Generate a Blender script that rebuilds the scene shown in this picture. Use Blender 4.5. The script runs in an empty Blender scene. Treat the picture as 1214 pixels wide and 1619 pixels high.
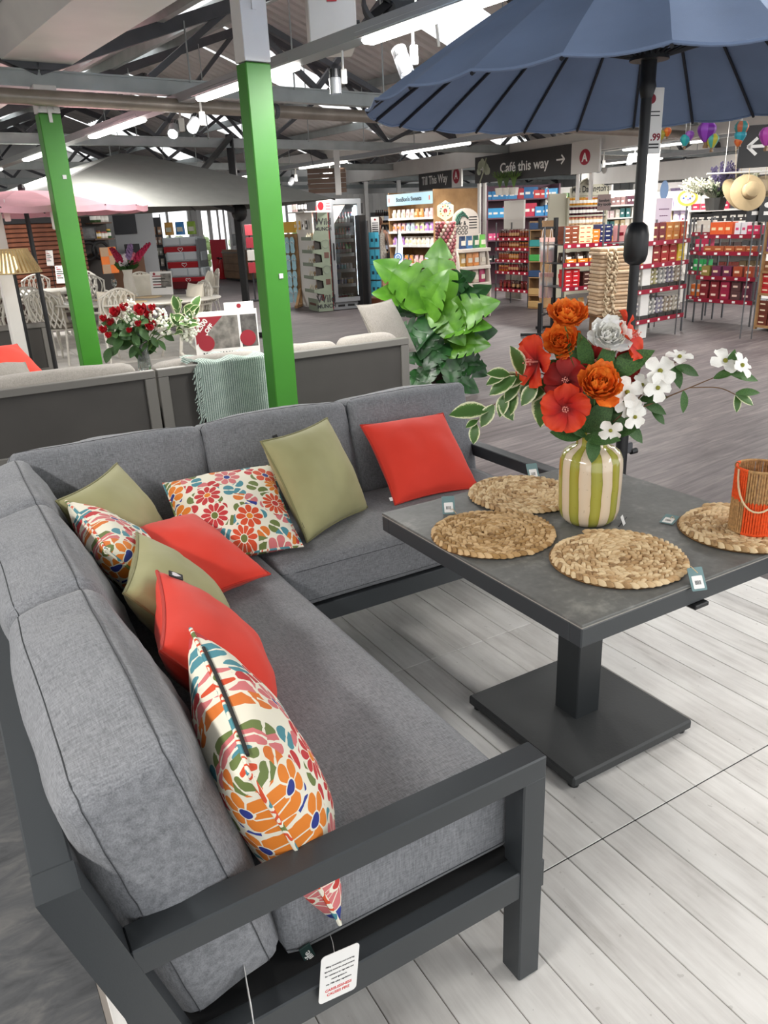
import bpy, math, random
from mathutils import Vector, Matrix, noise as mnoise
from math import sin, cos, pi, radians, sqrt, atan2, hypot
random.seed(11)
sc = bpy.context.scene
COL = sc.collection
V = Vector

# ---------------------------------------------------------------- camera
CAM = V((0.0, 0.0, 1.55))
F_PX, CX, CY = 1216.0, 607.0, 809.5
_p, _r, _y = radians(20.73), radians(-2.52), radians(-29.8)
_f = V((0, cos(_p), -sin(_p))); _u = V((0, sin(_p), cos(_p))); _rt = V((1, 0, 0))
_R = _rt*cos(_r) + _u*sin(_r); _U = -_rt*sin(_r) + _u*cos(_r)
_rz = Matrix.Rotation(_y, 3, 'Z')          # world axes follow the sofa and the table
CR, CU, CF = _rz @ _R, _rz @ _U, _rz @ _f
cam_d = bpy.data.cameras.new('camera'); cam = bpy.data.objects.new('camera', cam_d); COL.objects.link(cam)
cam_d.sensor_fit = 'HORIZONTAL'; cam_d.sensor_width = 36.0; cam_d.lens = F_PX/1214*36.0
cam_d.clip_start = 0.05; cam_d.clip_end = 200
m3 = Matrix((CR, CU, -CF)).transposed()
cam.matrix_world = Matrix.Translation(CAM) @ m3.to_4x4()
sc.camera = cam

# ---------------------------------------------------------------- daylight, exposure
sc.view_settings.view_transform = 'Standard'; sc.view_settings.look = 'None'
sc.view_settings.gamma = 1.0; sc.view_settings.use_curve_mapping = False
sc.view_settings.exposure = 0.40
sc.cycles.max_bounces = 7; sc.cycles.diffuse_bounces = 3; sc.cycles.glossy_bounces = 3; sc.cycles.transmission_bounces = 6; sc.cycles.caustics_reflective = False; sc.cycles.caustics_refractive = False
wd = bpy.data.worlds.new('daylight'); sc.world = wd; wd.use_nodes = True
wd.node_tree.nodes['Background'].inputs[0].default_value = (0.96, 0.98, 1.0, 1)
wd.node_tree.nodes['Background'].inputs[1].default_value = 1.35

# building axes: u across the bays, v along them (the building stands 6 degrees off the furniture)
_b = radians(6.2)
BU, BV = V((cos(_b), sin(_b), 0)), V((-sin(_b), cos(_b), 0))
def B(u, v, z=0.0):
    return V((BU.x*u + BV.x*v, BU.y*u + BV.y*v, z))

def area_light(name, loc, sx, sy, power, rz=0.0, col=(1, .97, .93), spread=180):
    l = bpy.data.lights.new(name, 'AREA'); l.shape = 'RECTANGLE'; l.size = sx; l.size_y = sy; l.energy = power; l.color = col
    l.spread = radians(spread)
    o = bpy.data.objects.new(name, l); COL.objects.link(o); o.location = loc; o.rotation_euler = (0, 0, rz)
    return o
# strip lights hang in rows along v, one long lamp for each lit stretch of a row
STRIPS = []
for u, z, vs in ((3.04, 2.512, (3.4, 5.7, 8.5, 11.4, 14.5)), (8.2, 2.512, (2.7, 5.9, 9.6, 12.7, 15.9)), (-1.5, 2.512, (1.0, 5.0, 9.0, 13.0)), (12.2, 2.512, (2.4, 5.4, 8.5, 11.7)), (15.2, 2.512, (4.0, 7.7, 11.3)), (17.8, 2.512, (4.6, 8.4, 12.2)), (3.3, 2.70, (-1.6, 1.2))):  # last row: unseen overhead lamps, added as key light for the foreground
    for v in vs:
        STRIPS.append((u, v, z))
        area_light('strip_lamp_light', B(u, v, z - .05), .16, 1.5, 46 if z > 2.6 else 70, _b)

# ---------------------------------------------------------------- pixel helper (used only to look up measured points)
def ray(x, y):
    return CF + CR*((x-CX)/F_PX) - CU*((y-CY)/F_PX)
def P(x, y, z=None, X=None, Y=None, D=None):
    d = ray(x, y)
    if z is not None: t = (z-CAM.z)/d.z
    elif X is not None: t = X/d.x
    elif Y is not None: t = Y/d.y
    else: t = D/hypot(d.x, d.y)
    return CAM + d*t
def hz(x, y, g):
    "height of the pixel (x, y) over the ground point g"
    d = ray(x, y); return CAM.z + d.z*hypot(g[0], g[1])/hypot(d.x, d.y)
def base(x0, y0, x1, y1, z=0.0):
    "front edge of a fixture from two floor points: location, rotation, width"
    a, b = P(x0, y0, z), P(x1, y1, z)
    return a, atan2(b.y-a.y, b.x-a.x), (b-a).length

# ---------------------------------------------------------------- mesh helpers
def lin(c):
    if isinstance(c, str):
        c = c.lstrip('#'); c = [int(c[i:i+2], 16)/255 for i in (0, 2, 4)]
    return tuple((x/12.92 if x <= .04045 else ((x+.055)/1.055)**2.4) for x in c) + (1.0,)
def T(loc=(0, 0, 0), rz=0.0, rx=0.0, ry=0.0, s=1.0):
    return Matrix.Translation(loc) @ Matrix.Rotation(rz, 4, 'Z') @ Matrix.Rotation(ry, 4, 'Y') @ Matrix.Rotation(rx, 4, 'X') @ Matrix.Scale(s, 4)
class MB:
    def __init__(s): s.v = []; s.f = []; s.m = []; s.mi = 0; s.M = None
    def add(s, vs, fs, M=None):
        n = len(s.v)
        A = s.M if M is None else (M if s.M is None else s.M @ M)
        if A is not None: vs = [A @ V(p) for p in vs]
        s.v += [tuple(p) for p in vs]; s.f += [tuple(i+n for i in f) for f in fs]; s.m += [s.mi]*len(fs)
        return s
    def box(s, c, d, M=None, rz=0.0):
        x, y, z = d[0]/2, d[1]/2, d[2]/2
        vs = [V((a*x, b*y, e*z)) for a in (-1, 1) for b in (-1, 1) for e in (-1, 1)]
        if rz: Rm = Matrix.Rotation(rz, 3, 'Z'); vs = [Rm @ p for p in vs]
        c = V(c)
        return s.add([p+c for p in vs], [(0, 1, 3, 2), (4, 6, 7, 5), (0, 4, 5, 1), (2, 3, 7, 6), (0, 2, 6, 4), (1, 5, 7, 3)], M)
    def b2(s, lo, hi, M=None):
        return s.box([(a+b)/2 for a, b in zip(lo, hi)], [abs(b-a) for a, b in zip(lo, hi)], M)
    def cbox(s, c, d, b=.004, M=None):
        "box with chamfered edges"
        h = [k/2 for k in d]; b = min(b, min(h)*.98); vs = []; idx = {}
        for a in (-1, 1):
            for e in (-1, 1):
                for g in (-1, 1):
                    for ax in range(3):
                        p = [a*(h[0]-b), e*(h[1]-b), g*(h[2]-b)]
                        p[ax] = (a, e, g)[ax]*h[ax]
                        idx[(a, e, g, ax)] = len(vs); vs.append(V(p)+V(c))
        fs = []
        for ax in range(3):
            o = [k for k in range(3) if k != ax]
            for sgn in (-1, 1):
                q = []
                for i, j in ((-1, -1), (1, -1), (1, 1), (-1, 1)):
                    k = [0, 0, 0]; k[ax] = sgn; k[o[0]] = i; k[o[1]] = j; q.append(idx[(*k, ax)])
                fs.append(tuple(q))
            for i in (-1, 1):
                for j in (-1, 1):
                    k0 = [0, 0, 0]; k0[o[0]] = i; k0[o[1]] = j; k1 = list(k0); k0[ax] = -1; k1[ax] = 1
                    fs.append((idx[(*k0, o[0])], idx[(*k1, o[0])], idx[(*k1, o[1])], idx[(*k0, o[1])]))
        for a in (-1, 1):
            for e in (-1, 1):
                for g in (-1, 1): fs.append((idx[(a, e, g, 0)], idx[(a, e, g, 1)], idx[(a, e, g, 2)]))
        return s.add(vs, fs, M)
    def cyl(s, a, b, r, r2=None, n=10, caps=True, M=None):
        a, b = V(a), V(b); r2 = r if r2 is None else r2
        d = (b-a).normalized(); t = V((1, 0, 0)) if abs(d.x) < .9 else V((0, 1, 0))
        x = d.cross(t).normalized(); y = d.cross(x)
        vs = []
        for k in range(n):
            q = x*cos(2*pi*k/n) + y*sin(2*pi*k/n); vs += [a+q*r, b+q*r2]
        fs = [(2*k, 2*((k+1) % n), 2*((k+1) % n)+1, 2*k+1) for k in range(n)]
        if caps: fs += [tuple(range(0, 2*n, 2))[::-1], tuple(range(1, 2*n, 2))]
        return s.add(vs, fs, M)
    def bar(s, a, b, w, h, M=None, up=(0, 0, 1)):
        "rectangular bar between two points"
        a, b = V(a), V(b); d = (b-a).normalized(); up = V(up)
        if abs(d.dot(up)) > .99: up = V((0, 1, 0))
        x = d.cross(up).normalized()*(w/2); y = x.cross(d).normalized()*(h/2)
        vs = [a-x-y, a+x-y, a+x+y, a-x+y, b-x-y, b+x-y, b+x+y, b-x+y]
        return s.add(vs, [(3, 2, 1, 0), (4, 5, 6, 7), (0, 1, 5, 4), (1, 2, 6, 5), (2, 3, 7, 6), (3, 0, 4, 7)], M)
    def tube(s, pts, r, n=6, closed=False, M=None, caps=True):
        pts = [V(p) for p in pts]; N = len(pts); vs = []; fs = []
        rr = r if callable(r) else (lambda t: r)
        def tan(i):
            if closed: return (pts[(i+1) % N]-pts[i-1]).normalized()
            return (pts[min(i+1, N-1)]-pts[max(i-1, 0)]).normalized()
        t0 = tan(0); x = t0.orthogonal().normalized()
        for i in range(N):
            t = tan(i); x = (x - t*x.dot(t)).normalized(); y = t.cross(x); q = rr(i/max(1, N-1))
            vs += [pts[i]+(x*cos(2*pi*k/n)+y*sin(2*pi*k/n))*q for k in range(n)]
        for i in range(N if closed else N-1):
            j = (i+1) % N
            fs += [(i*n+k, i*n+(k+1) % n, j*n+(k+1) % n, j*n+k) for k in range(n)]
        if caps and not closed: fs += [tuple(range(n))[::-1], tuple(range((N-1)*n, N*n))]
        return s.add(vs, fs, M)
    def lathe(s, prof, n=16, c=(0, 0, 0), M=None, cap=True):
        c = V(c); vs = []; fs = []
        for r, z in prof: vs += [c+V((r*cos(2*pi*k/n), r*sin(2*pi*k/n), z)) for k in range(n)]
        for i in range(len(prof)-1):
            fs += [(i*n+k, i*n+(k+1) % n, (i+1)*n+(k+1) % n, (i+1)*n+k) for k in range(n)]
        if cap:
            if prof[0][0] > 1e-5: fs.append(tuple(range(n))[::-1])
            if prof[-1][0] > 1e-5: fs.append(tuple(range((len(prof)-1)*n, len(prof)*n)))
        return s.add(vs, fs, M)
    def prism(s, poly, z0, z1, M=None):
        n = len(poly); vs = [(x, y, z0) for x, y in poly]+[(x, y, z1) for x, y in poly]
        fs = [tuple(range(n))[::-1], tuple(range(n, 2*n))]+[(k, (k+1) % n, n+(k+1) % n, n+k) for k in range(n)]
        return s.add(vs, fs, M)
    def grid(s, fn, nu, nv, M=None, cu=False):
        vs = [fn(i/(nu if cu else nu-1), j/(nv-1)) for i in range(nu) for j in range(nv)]
        fs = [(i*nv+j, ((i+1) % nu)*nv+j, ((i+1) % nu)*nv+j+1, i*nv+j+1) for i in range(nu if cu else nu-1) for j in range(nv-1)]
        return s.add(vs, fs, M)
    def ball(s, c, r, n=8, m=6, M=None):
        r = r if hasattr(r, '__len__') else (r, r, r); c = V(c)
        vs = [c-V((0, 0, r[2]))]
        for i in range(1, m):
            a = -pi/2+pi*i/m; vs += [c+V((r[0]*cos(a)*cos(2*pi*k/n), r[1]*cos(a)*sin(2*pi*k/n), r[2]*sin(a))) for k in range(n)]
        vs.append(c+V((0, 0, r[2]))); L = len(vs)-1
        fs = [(0, 1+(k+1) % n, 1+k) for k in range(n)]
        for i in range(m-2): fs += [(1+i*n+k, 1+i*n+(k+1) % n, 1+(i+1)*n+(k+1) % n, 1+(i+1)*n+k) for k in range(n)]
        fs += [(1+(m-2)*n+k, 1+(m-2)*n+(k+1) % n, L) for k in range(n)]
        return s.add(vs, fs, M)
    def mesh(s, name, mats, smooth=False, ang=40):
        me = bpy.data.meshes.new(name); me.from_pydata(s.v, [], s.f)
        if not isinstance(mats, (list, tuple)): mats = [mats]
        for m in mats: me.materials.append(m)
        if len(mats) > 1: me.polygons.foreach_set('material_index', s.m)
        if smooth:
            me.polygons.foreach_set('use_smooth', [True]*len(s.f))
            if ang < 180: me.set_sharp_from_angle(angle=radians(ang))
        me.update(); return me
    def build(s, name, mats, parent=None, smooth=False, ang=40, M=None):
        return link(name, s.mesh(name, mats, smooth, ang), parent, M)
def link(name, me, parent=None, M=None):
    o = bpy.data.objects.new(name, me); COL.objects.link(o)
    if parent is not None: o.parent = parent
    if M is not None: o.matrix_local = M
    return o
def tag(o, label, cat=None, group=None, kind=None):
    if label: o['label'] = label
    if cat: o['category'] = cat
    if group: o['group'] = group
    if kind: o['kind'] = kind
    return o
def thing(name, label, cat, loc=(0, 0, 0), rz=0.0, group=None):
    o = bpy.data.objects.new(name, None); COL.objects.link(o); o.empty_display_size = .1
    o.location = loc; o.rotation_euler = (0, 0, rz)
    return tag(o, label, cat, group)
def struct(o, label=None):
    o['kind'] = 'structure'
    if label: o['label'] = label
    return o
def dup(root, loc=None, rz=None, label=None, group=None):
    r = root.copy(); COL.objects.link(r)
    if loc is not None: r.location = loc
    if rz is not None: r.rotation_euler = (r.rotation_euler[0], r.rotation_euler[1], rz)
    if label: r['label'] = label
    if group: r['group'] = group
    for ch in list(root.children):
        c = ch.copy(); COL.objects.link(c); c.parent = r
        for g in list(ch.children):
            d = g.copy(); COL.objects.link(d); d.parent = c
    return r
def wm(loc, rz): return Matrix.Translation(loc) @ Matrix.Rotation(rz, 4, 'Z')
def text_mesh(txt, size, mat, bold=0.0, ext=.0006, align='CENTER', sx=1.0):
    c = bpy.data.curves.new('lettering', 'FONT'); c.body = txt; c.size = size; c.align_x = align; c.align_y = 'CENTER'
    c.extrude = ext; c.offset = bold; c.resolution_u = 3
    o = bpy.data.objects.new('lettering', c); COL.objects.link(o)
    bpy.context.view_layer.update()
    me = bpy.data.meshes.new_from_object(o.evaluated_get(bpy.context.evaluated_depsgraph_get()))
    bpy.data.objects.remove(o)
    if sx != 1.0: me.transform(Matrix.Diagonal((sx, 1, 1, 1)))
    me.materials.clear(); me.materials.append(mat)
    return me
def text(name, txt, size, mat, parent, M, **k):
    return link(name, text_mesh(txt, size, mat, **k), parent, M)
UP = Matrix.Rotation(pi/2, 4, 'X')       # stands a flat XY drawing upright, facing -Y

# ---------------------------------------------------------------- materials
MATS = {}
def mat(name, col, rough=.5, metal=0.0, var=0.0, vs=8.0, bump=0.0, bs=60.0, emit=0.0, alpha=1.0, trans=0.0, sheen=0.0, coat=0.0, col2=None, vdist=(.35, .65)):
    if name in MATS: return MATS[name]
    m = bpy.data.materials.new(name); m.use_nodes = True; MATS[name] = m
    nt = m.node_tree; b = nt.nodes['Principled BSDF']
    c = lin(col)
    b.inputs['Base Color'].default_value = c; b.inputs['Roughness'].default_value = rough; b.inputs['Metallic'].default_value = metal
    if alpha < 1: b.inputs['Alpha'].default_value = alpha
    if trans: b.inputs['Transmission Weight'].default_value = trans
    if sheen: b.inputs['Sheen Weight'].default_value = sheen
    if coat: b.inputs['Coat Weight'].default_value = coat; b.inputs['Coat Roughness'].default_value = .1
    if emit: b.inputs['Emission Color'].default_value = c; b.inputs['Emission Strength'].default_value = emit
    if var or bump or col2:
        tc = nt.nodes.new('ShaderNodeTexCoord')
    if var or col2:
        n = nt.nodes.new('ShaderNodeTexNoise'); n.inputs['Scale'].default_value = vs; n.inputs['Detail'].default_value = 5
        nt.links.new(tc.outputs['Object'], n.inputs['Vector'])
        r = nt.nodes.new('ShaderNodeValToRGB'); r.color_ramp.elements[0].position = vdist[0]; r.color_ramp.elements[1].position = vdist[1]
        k2 = lin(col2) if col2 else tuple(min(1, x*(1+var)) for x in c[:3])+(1,)
        r.color_ramp.elements[0].color = tuple(x*(1-var) for x in c[:3])+(1,); r.color_ramp.elements[1].color = k2
        nt.links.new(n.outputs['Fac'], r.inputs['Fac']); nt.links.new(r.outputs['Color'], b.inputs['Base Color'])
    if bump:
        n2 = nt.nodes.new('ShaderNodeTexNoise'); n2.inputs['Scale'].default_value = bs; n2.inputs['Detail'].default_value = 3
        nt.links.new(tc.outputs['Object'], n2.inputs['Vector'])
        bp = nt.nodes.new('ShaderNodeBump'); bp.inputs['Strength'].default_value = bump; bp.inputs['Distance'].default_value = .01
        nt.links.new(n2.outputs['Fac'], bp.inputs['Height']); nt.links.new(bp.outputs['Normal'], b.inputs['Normal'])
    return m
class NT:
    "small node-graph helper"
    def __init__(s, name, rough=.6, metal=0.0):
        s.m = bpy.data.materials.new(name); s.m.use_nodes = True; s.t = s.m.node_tree
        s.b = s.t.nodes['Principled BSDF']; s.b.inputs['Roughness'].default_value = rough; s.b.inputs['Metallic'].default_value = metal
        s.tc = s.t.nodes.new('ShaderNodeTexCoord'); MATS[name] = s.m
    def lk(s, a, b): s.t.links.new(a, b)
    def n(s, kind, **inp):
        x = s.t.nodes.new('ShaderNode'+kind)
        for k, v in inp.items():
            if k.startswith('_'): setattr(x, k[1:], v)
            else:
                i = x.inputs[int(k[1:])] if k[0] == 'i' and k[1:].isdigit() else x.inputs[k]
                if hasattr(v, 'is_output'): s.lk(v, i)
                else: i.default_value = v
        return x
    def math(s, op, a, b=0.0, c=0.0):
        x = s.t.nodes.new('ShaderNodeMath'); x.operation = op
        for i, v in enumerate((a, b, c)):
            if hasattr(v, 'is_output'): s.lk(v, x.inputs[i])
            else: x.inputs[i].default_value = v
        return x.outputs[0]
    def mix(s, f, a, b):
        x = s.t.nodes.new('ShaderNodeMix'); x.data_type = 'RGBA'
        for i, v in ((0, f), (6, a), (7, b)):
            if hasattr(v, 'is_output'): s.lk(v, x.inputs[i])
            else: x.inputs[i].default_value = v
        return x.outputs[2]
    def ramp(s, f, *stops, const=False):
        x = s.t.nodes.new('ShaderNodeValToRGB'); e = x.color_ramp.elements
        if const: x.color_ramp.interpolation = 'CONSTANT'
        while len(e) < len(stops): e.new(.5)
        for k, (p, c) in zip(e, stops): k.position = p; k.color = lin(c) if isinstance(c, str) else c
        s.lk(f, x.inputs[0]); return x.outputs[0]
    def map(s, src, scale=(1, 1, 1), rot=(0, 0, 0), loc=(0, 0, 0)):
        x = s.t.nodes.new('ShaderNodeMapping'); x.inputs['Scale'].default_value = scale; x.inputs['Rotation'].default_value = rot; x.inputs['Location'].default_value = loc
        s.lk(src, x.inputs['Vector']); return x.outputs[0]
    def col(s, c): s.lk(c, s.b.inputs['Base Color'])
    def bump(s, h, st=.3, d=.005):
        x = s.t.nodes.new('ShaderNodeBump'); x.inputs['Strength'].default_value = st; x.inputs['Distance'].default_value = d
        s.lk(h, x.inputs['Height']); s.lk(x.outputs[0], s.b.inputs['Normal'])
# ================================================================ materials of the shell
def m_wood_vinyl():
    g = NT('grey_wood_vinyl', .5); g.b.inputs['Specular IOR Level'].default_value = .22; pos = g.n('NewGeometry').outputs['Position']
    q = g.map(pos, rot=(0, 0, -_b))
    br = g.n('TexBrick', Vector=q, _offset=.37); br.inputs['Scale'].default_value = 1.0
    br.inputs['Mortar Size'].default_value = .0022; br.inputs['Brick Width'].default_value = 1.25; br.inputs['Row Height'].default_value = .19
    br.inputs['Color1'].default_value = (.25, .25, .25, 1); br.inputs['Color2'].default_value = (.75, .75, .75, 1); br.inputs['Mortar'].default_value = (.5, .5, .5, 1)
    n1 = g.n('TexNoise', Vector=g.map(q, (1.4, 16, 1)), Scale=1.6, Detail=8.0, Roughness=.62, Distortion=.6)
    n2 = g.n('TexNoise', Vector=g.map(q, (.8, 2.4, 1)), Scale=1.0, Detail=3.0)
    f = g.math('ADD', g.math('MULTIPLY', n1.outputs['Fac'], .75), g.math('MULTIPLY', n2.outputs['Fac'], .25))
    f = g.math('ADD', f, g.math('MULTIPLY', g.math('SUBTRACT', br.outputs['Color'], .5), .10))
    c = g.ramp(f, (.34, '453f40'), (.5, '5c5556'), (.62, '706967'), (.75, '837b78'))
    c = g.mix(g.math('MULTIPLY', br.outputs['Fac'], .45), c, lin('3c383a'))
    g.col(c); g.bump(n1.outputs['Fac'], .12, .002)
    return g.m
def m_pale_plank():
    g = NT('pale_plank', .45); pos = g.n('NewGeometry').outputs['Position']
    rnd = g.n('ObjectInfo').outputs['Random']
    off = g.n('CombineXYZ', X=g.math('MULTIPLY', rnd, 31.0), Y=g.math('MULTIPLY', rnd, 17.0))
    q = g.n('VectorMath', _operation='ADD', i0=pos, i1=off.outputs[0]).outputs[0]
    n1 = g.n('TexNoise', Vector=g.map(q, (26, 1.6, 1)), Scale=1.5, Detail=9.0, Roughness=.65)
    n2 = g.n('TexNoise', Vector=g.map(q, (5, 2.2, 1)), Scale=1.2, Detail=5.0, Roughness=.6)
    n3 = g.n('TexNoise', Vector=g.map(q, (1, 1, 1), rot=(0, 0, .5)), Scale=38.0, Detail=2.0)
    f = g.math('ADD', g.math('MULTIPLY', n1.outputs['Fac'], .42), g.math('MULTIPLY', n2.outputs['Fac'], .58))
    c = g.ramp(f, (.30, 'aba7a2'), (.44, 'cfccc8'), (.56, 'e0deda'), (.7, 'e9e7e4'))
    c = g.mix(g.math('MULTIPLY', g.math('GREATER_THAN', n3.outputs['Fac'], .72), .35), c, lin('9a958f'))
    g.col(c); g.bump(n1.outputs['Fac'], .08, .001)
    return g.m
def m_slate():
    g = NT('dark_slate', .6); pos = g.n('NewGeometry').outputs['Position']
    n1 = g.n('TexNoise', Vector=g.map(pos, (5, 14, 1), rot=(0, 0, .3)), Scale=1.3, Detail=8.0, Roughness=.6, Distortion=.8)
    g.col(g.ramp(n1.outputs['Fac'], (.3, '37383a'), (.5, '4d4e50'), (.72, '6a6866'))); g.bump(n1.outputs['Fac'], .25, .004)
    return g.m
M_FLOOR = m_wood_vinyl(); M_PLANK = m_pale_plank(); M_SLATE = m_slate()
M_JOINT = mat('plank_joint', '8a837c', .8); M_SEAM = mat('seam_black', '2b2b2b', .7)
M_TILE = mat('pale_stone_tile', 'c3bfb8', .5, var=.12, vs=3.0)
M_ROOF = mat('roof_sheet', 'd2cfcc', .6, var=.06, vs=1.2)
M_STEEL = mat('galvanised_steel', 'a4aaa9', .5, .25, var=.10, vs=5.0)
M_DSTEEL = mat('dark_steel', '55565a', .55, .3, var=.08)
M_WHITE = mat('white_paint', 'dcdad6', .5, var=.04, vs=3)
M_GREEN = mat('green_paint', '38801f', .45, var=.05, vs=4.0, bump=.05, bs=12)
M_WALL = mat('white_wall', 'c9c8c5', .7, var=.04, vs=2.0)
M_PIPE = mat('brown_pipe', '8d847a', .35, .4, var=.15, vs=6)
M_GLASS = mat('clear_glass', 'ffffff', .02, trans=1.0)
M_BLACK = mat('black_metal', '17181a', .42)
def m_sky_panel():
    g = NT('skylight_sheet', .5); t = g.t
    tr = t.nodes.new('ShaderNodeBsdfTranslucent'); tr.inputs[0].default_value = (1, 1, 1, 1)
    g.lk(tr.outputs[0], t.nodes['Material Output'].inputs['Surface']); return g.m
M_SKYL = m_sky_panel()
def m_lamp(name, col, s):
    g = NT(name); e = g.t.nodes.new('ShaderNodeEmission'); e.inputs[0].default_value = lin(col); e.inputs[1].default_value = s
    g.lk(e.outputs[0], g.t.nodes['Material Output'].inputs['Surface']); return g.m
M_TUBE = m_lamp('lit_tube', 'fffaf2', 5.0)

# ================================================================ floors
fl = MB(); c = [B(-9, -4), B(28, -4), B(28, 27), B(-9, 27)]
fl.add([(p.x, p.y, -.012) for p in c]+[(p.x, p.y, -.20) for p in c], [(0, 1, 2, 3), (7, 6, 5, 4), (0, 4, 5, 1), (1, 5, 6, 2), (2, 6, 7, 3), (3, 7, 4, 0)])
struct(fl.build('floor', M_FLOOR), 'dark grey wood-effect vinyl shop floor')
DX0, DX1, DY0, DY1 = .02, 2.97, -.87, 3.12
deck = struct(MB().b2((DX0, DY0, -.02), (DX1, DY1, -.0045)).build('floor', M_JOINT), 'pale whitewashed plank display floor under the corner sofa')
PW = .1225
seams = [-.87, .12, 1.11, 2.10, 3.12]; x0 = 1.134-9*PW
pm = {}
for k in range(-1, 24):
    a, b = max(DX0, x0+k*PW), min(DX1, x0+(k+1)*PW)
    if b-a < .02: continue
    for y0, y1 in zip(seams[:-1], seams[1:]):
        key = (round(b-a, 4), round(y1-y0, 3))
        if key not in pm: pm[key] = MB().cbox((0, 0, -.0045), (b-a-.0025, y1-y0-.003, .009), .0015).mesh('plank', M_PLANK)
        link('plank', pm[key], deck, Matrix.Translation(((a+b)/2, (y0+y1)/2, 0)))
MB().b2((DX0, 1.1085, -.006), (DX1, 1.1115, -.0012)).build('seam_strip', M_SEAM, deck)
struct(MB().b2((-4, -2.5, -.011), (DX0, 4.6, -.003)).build('floor', M_SLATE), 'dark slate-effect floor panel beside the corner sofa')
tl = struct(MB().b2((-6, 6.6, -.0115), (3.55, 14.2, -.007)).build('floor', mat('tile_grout', '8d8a85', .8)), 'pale stone-effect tiled floor under the dining sets')
tm = MB().cbox((0, 0, 0), (.594, .594, .008), .002).mesh('tile', M_TILE)
for i in range(-4, 6):
    for j in range(13):
        link('tile', tm, tl, Matrix.Translation((.25+i*.6, 6.9+j*.6, -.0055)))

# ================================================================ roof: gabled bays, valleys along v
VALLEY = [-6.25, 1.95, 10.2, 18.4, 26.6]
ZV, ZR, V0, V1 = 2.93, 4.35, -3.5, 25.6
FRAMES = [-1.23, 2.87, 6.97, 11.07, 15.17, 19.27, 23.37]
def corr(mb, u0, z0, u1, z1, va, vb, dz=.028, pitch=.19):
    n = max(2, int((vb-va)/(pitch/4)))
    vs = []; fs = []
    for i in range(n+1):
        v = va+(vb-va)*i/n; o = dz*(1 if (i//2) % 2 else 0)
        vs += [B(u0, v, z0+o), B(u1, v, z1+o)]
    fs = [(2*i, 2*i+1, 2*i+3, 2*i+2) for i in range(n)]
    mb.add(vs, fs)
sky_v = [(f+.9, f+2.0) for f in FRAMES[1:]]
for bi in range(4):
    ua, ub_ = VALLEY[bi], VALLEY[bi+1]; ur = (ua+ub_)/2
    for (p, zp, q, zq) in ((ua, ZV, ur, ZR), (ur, ZR, ub_, ZV)):
        mb = MB(); sk = []
        cuts = [V0]+[k for s_ in sky_v for k in s_]+[V1]
        for i in range(0, len(cuts), 2): corr(mb, p, zp, q, zq, cuts[i], cuts[i+1])
        L = lambda t: (p+(q-p)*t, zp+(zq-zp)*t)
        for a, b in sky_v:
            lo, hi = (.18, .80) if q == ur else (.20, .82)
            for t0, t1 in ((0, lo), (hi, 1)): corr(mb, *L(t0), *L(t1), a, b)
            sm = MB(); corr(sm, *L(lo), *L(hi), a, b); sk.append(sm)
        ro = struct(mb.build('ceiling', M_ROOF), 'grey corrugated roof sheeting over the shop')
        for s_ in sk: s_.build('skylight', M_SKYL, ro)
# purlins along v under each slope
for bi in range(4):
    ua, ub_ = VALLEY[bi], VALLEY[bi+1]; ur = (ua+ub_)/2
    for t in (.25, .5, .75, 1.25, 1.5, 1.75):
        u = ua+(ur-ua)*t; z = ZV+(ZR-ZV)*(t if t < 1 else 2-t)-.08
        struct(MB().bar(B(u, V0, z), B(u, V1, z), .06, .12).build('ceiling_purlin', M_STEEL), 'long steel purlin under the roof sheets')
# tie beams and trusses at each frame line
for fi, v in enumerate(FRAMES):
    if v > 2:
        mb = MB(); z = 2.68
        mb.bar(B(-6.25, v, z+.055), B(26, v, z+.055), .10, .014); mb.bar(B(-6.25, v, z-.055), B(26, v, z-.055), .10, .014); mb.bar(B(-6.25, v, z), B(26, v, z), .075, .10)
        tb = struct(mb.build('ceiling_tie_beam', M_STEEL), 'pale galvanised tie beam crossing the shop under the roof trusses')
    for bi in range(4):
        if bi == 3 and v < 6: continue
        ua, ub_ = VALLEY[bi], VALLEY[bi+1]; ur = (ua+ub_)/2
        tr = thing('roof_truss', 'dark steel roof truss', None, B(0, 0)); del tr['label']; struct(tr, 'dark grey steel roof truss above a tie beam')
        zt = lambda t: ZV+(ZR-ZV)*(t if t <= 1 else 2-t)-.18
        uu = lambda t: ua+(ur-ua)*t
        for t0, t1 in ((0, 1), (1, 2)): MB().bar(B(uu(t0), v, zt(t0)), B(uu(t1), v, zt(t1)), .10, .10).build('rafter', M_DSTEEL, tr)
        low = 2.75
        for t0, t1 in ((.22, .42), (.62, .42), (.62, .95), (1.05, 1.38), (1.58, 1.38), (1.58, 1.78), (.42, .8), (1.2, 1.58)):
            top = t0 in (.42, 1.2) and t1 in (.8, 1.58)
            a = B(uu(t0), v+.03, low if not top else zt(t0)); b = B(uu(t1), v+.03, zt(t1) if not top else low)
            MB().bar(a, b, .05, .05).build('web_member', M_DSTEEL, tr)
        for t in (.3, .55, .8, 1.2, 1.45, 1.7):
            MB().cyl(B(uu(t), v-.05, 2.72), B(uu(t), v-.05, zt(t)), .008, n=5).build('hanger_rod', M_STEEL, tr)
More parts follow.
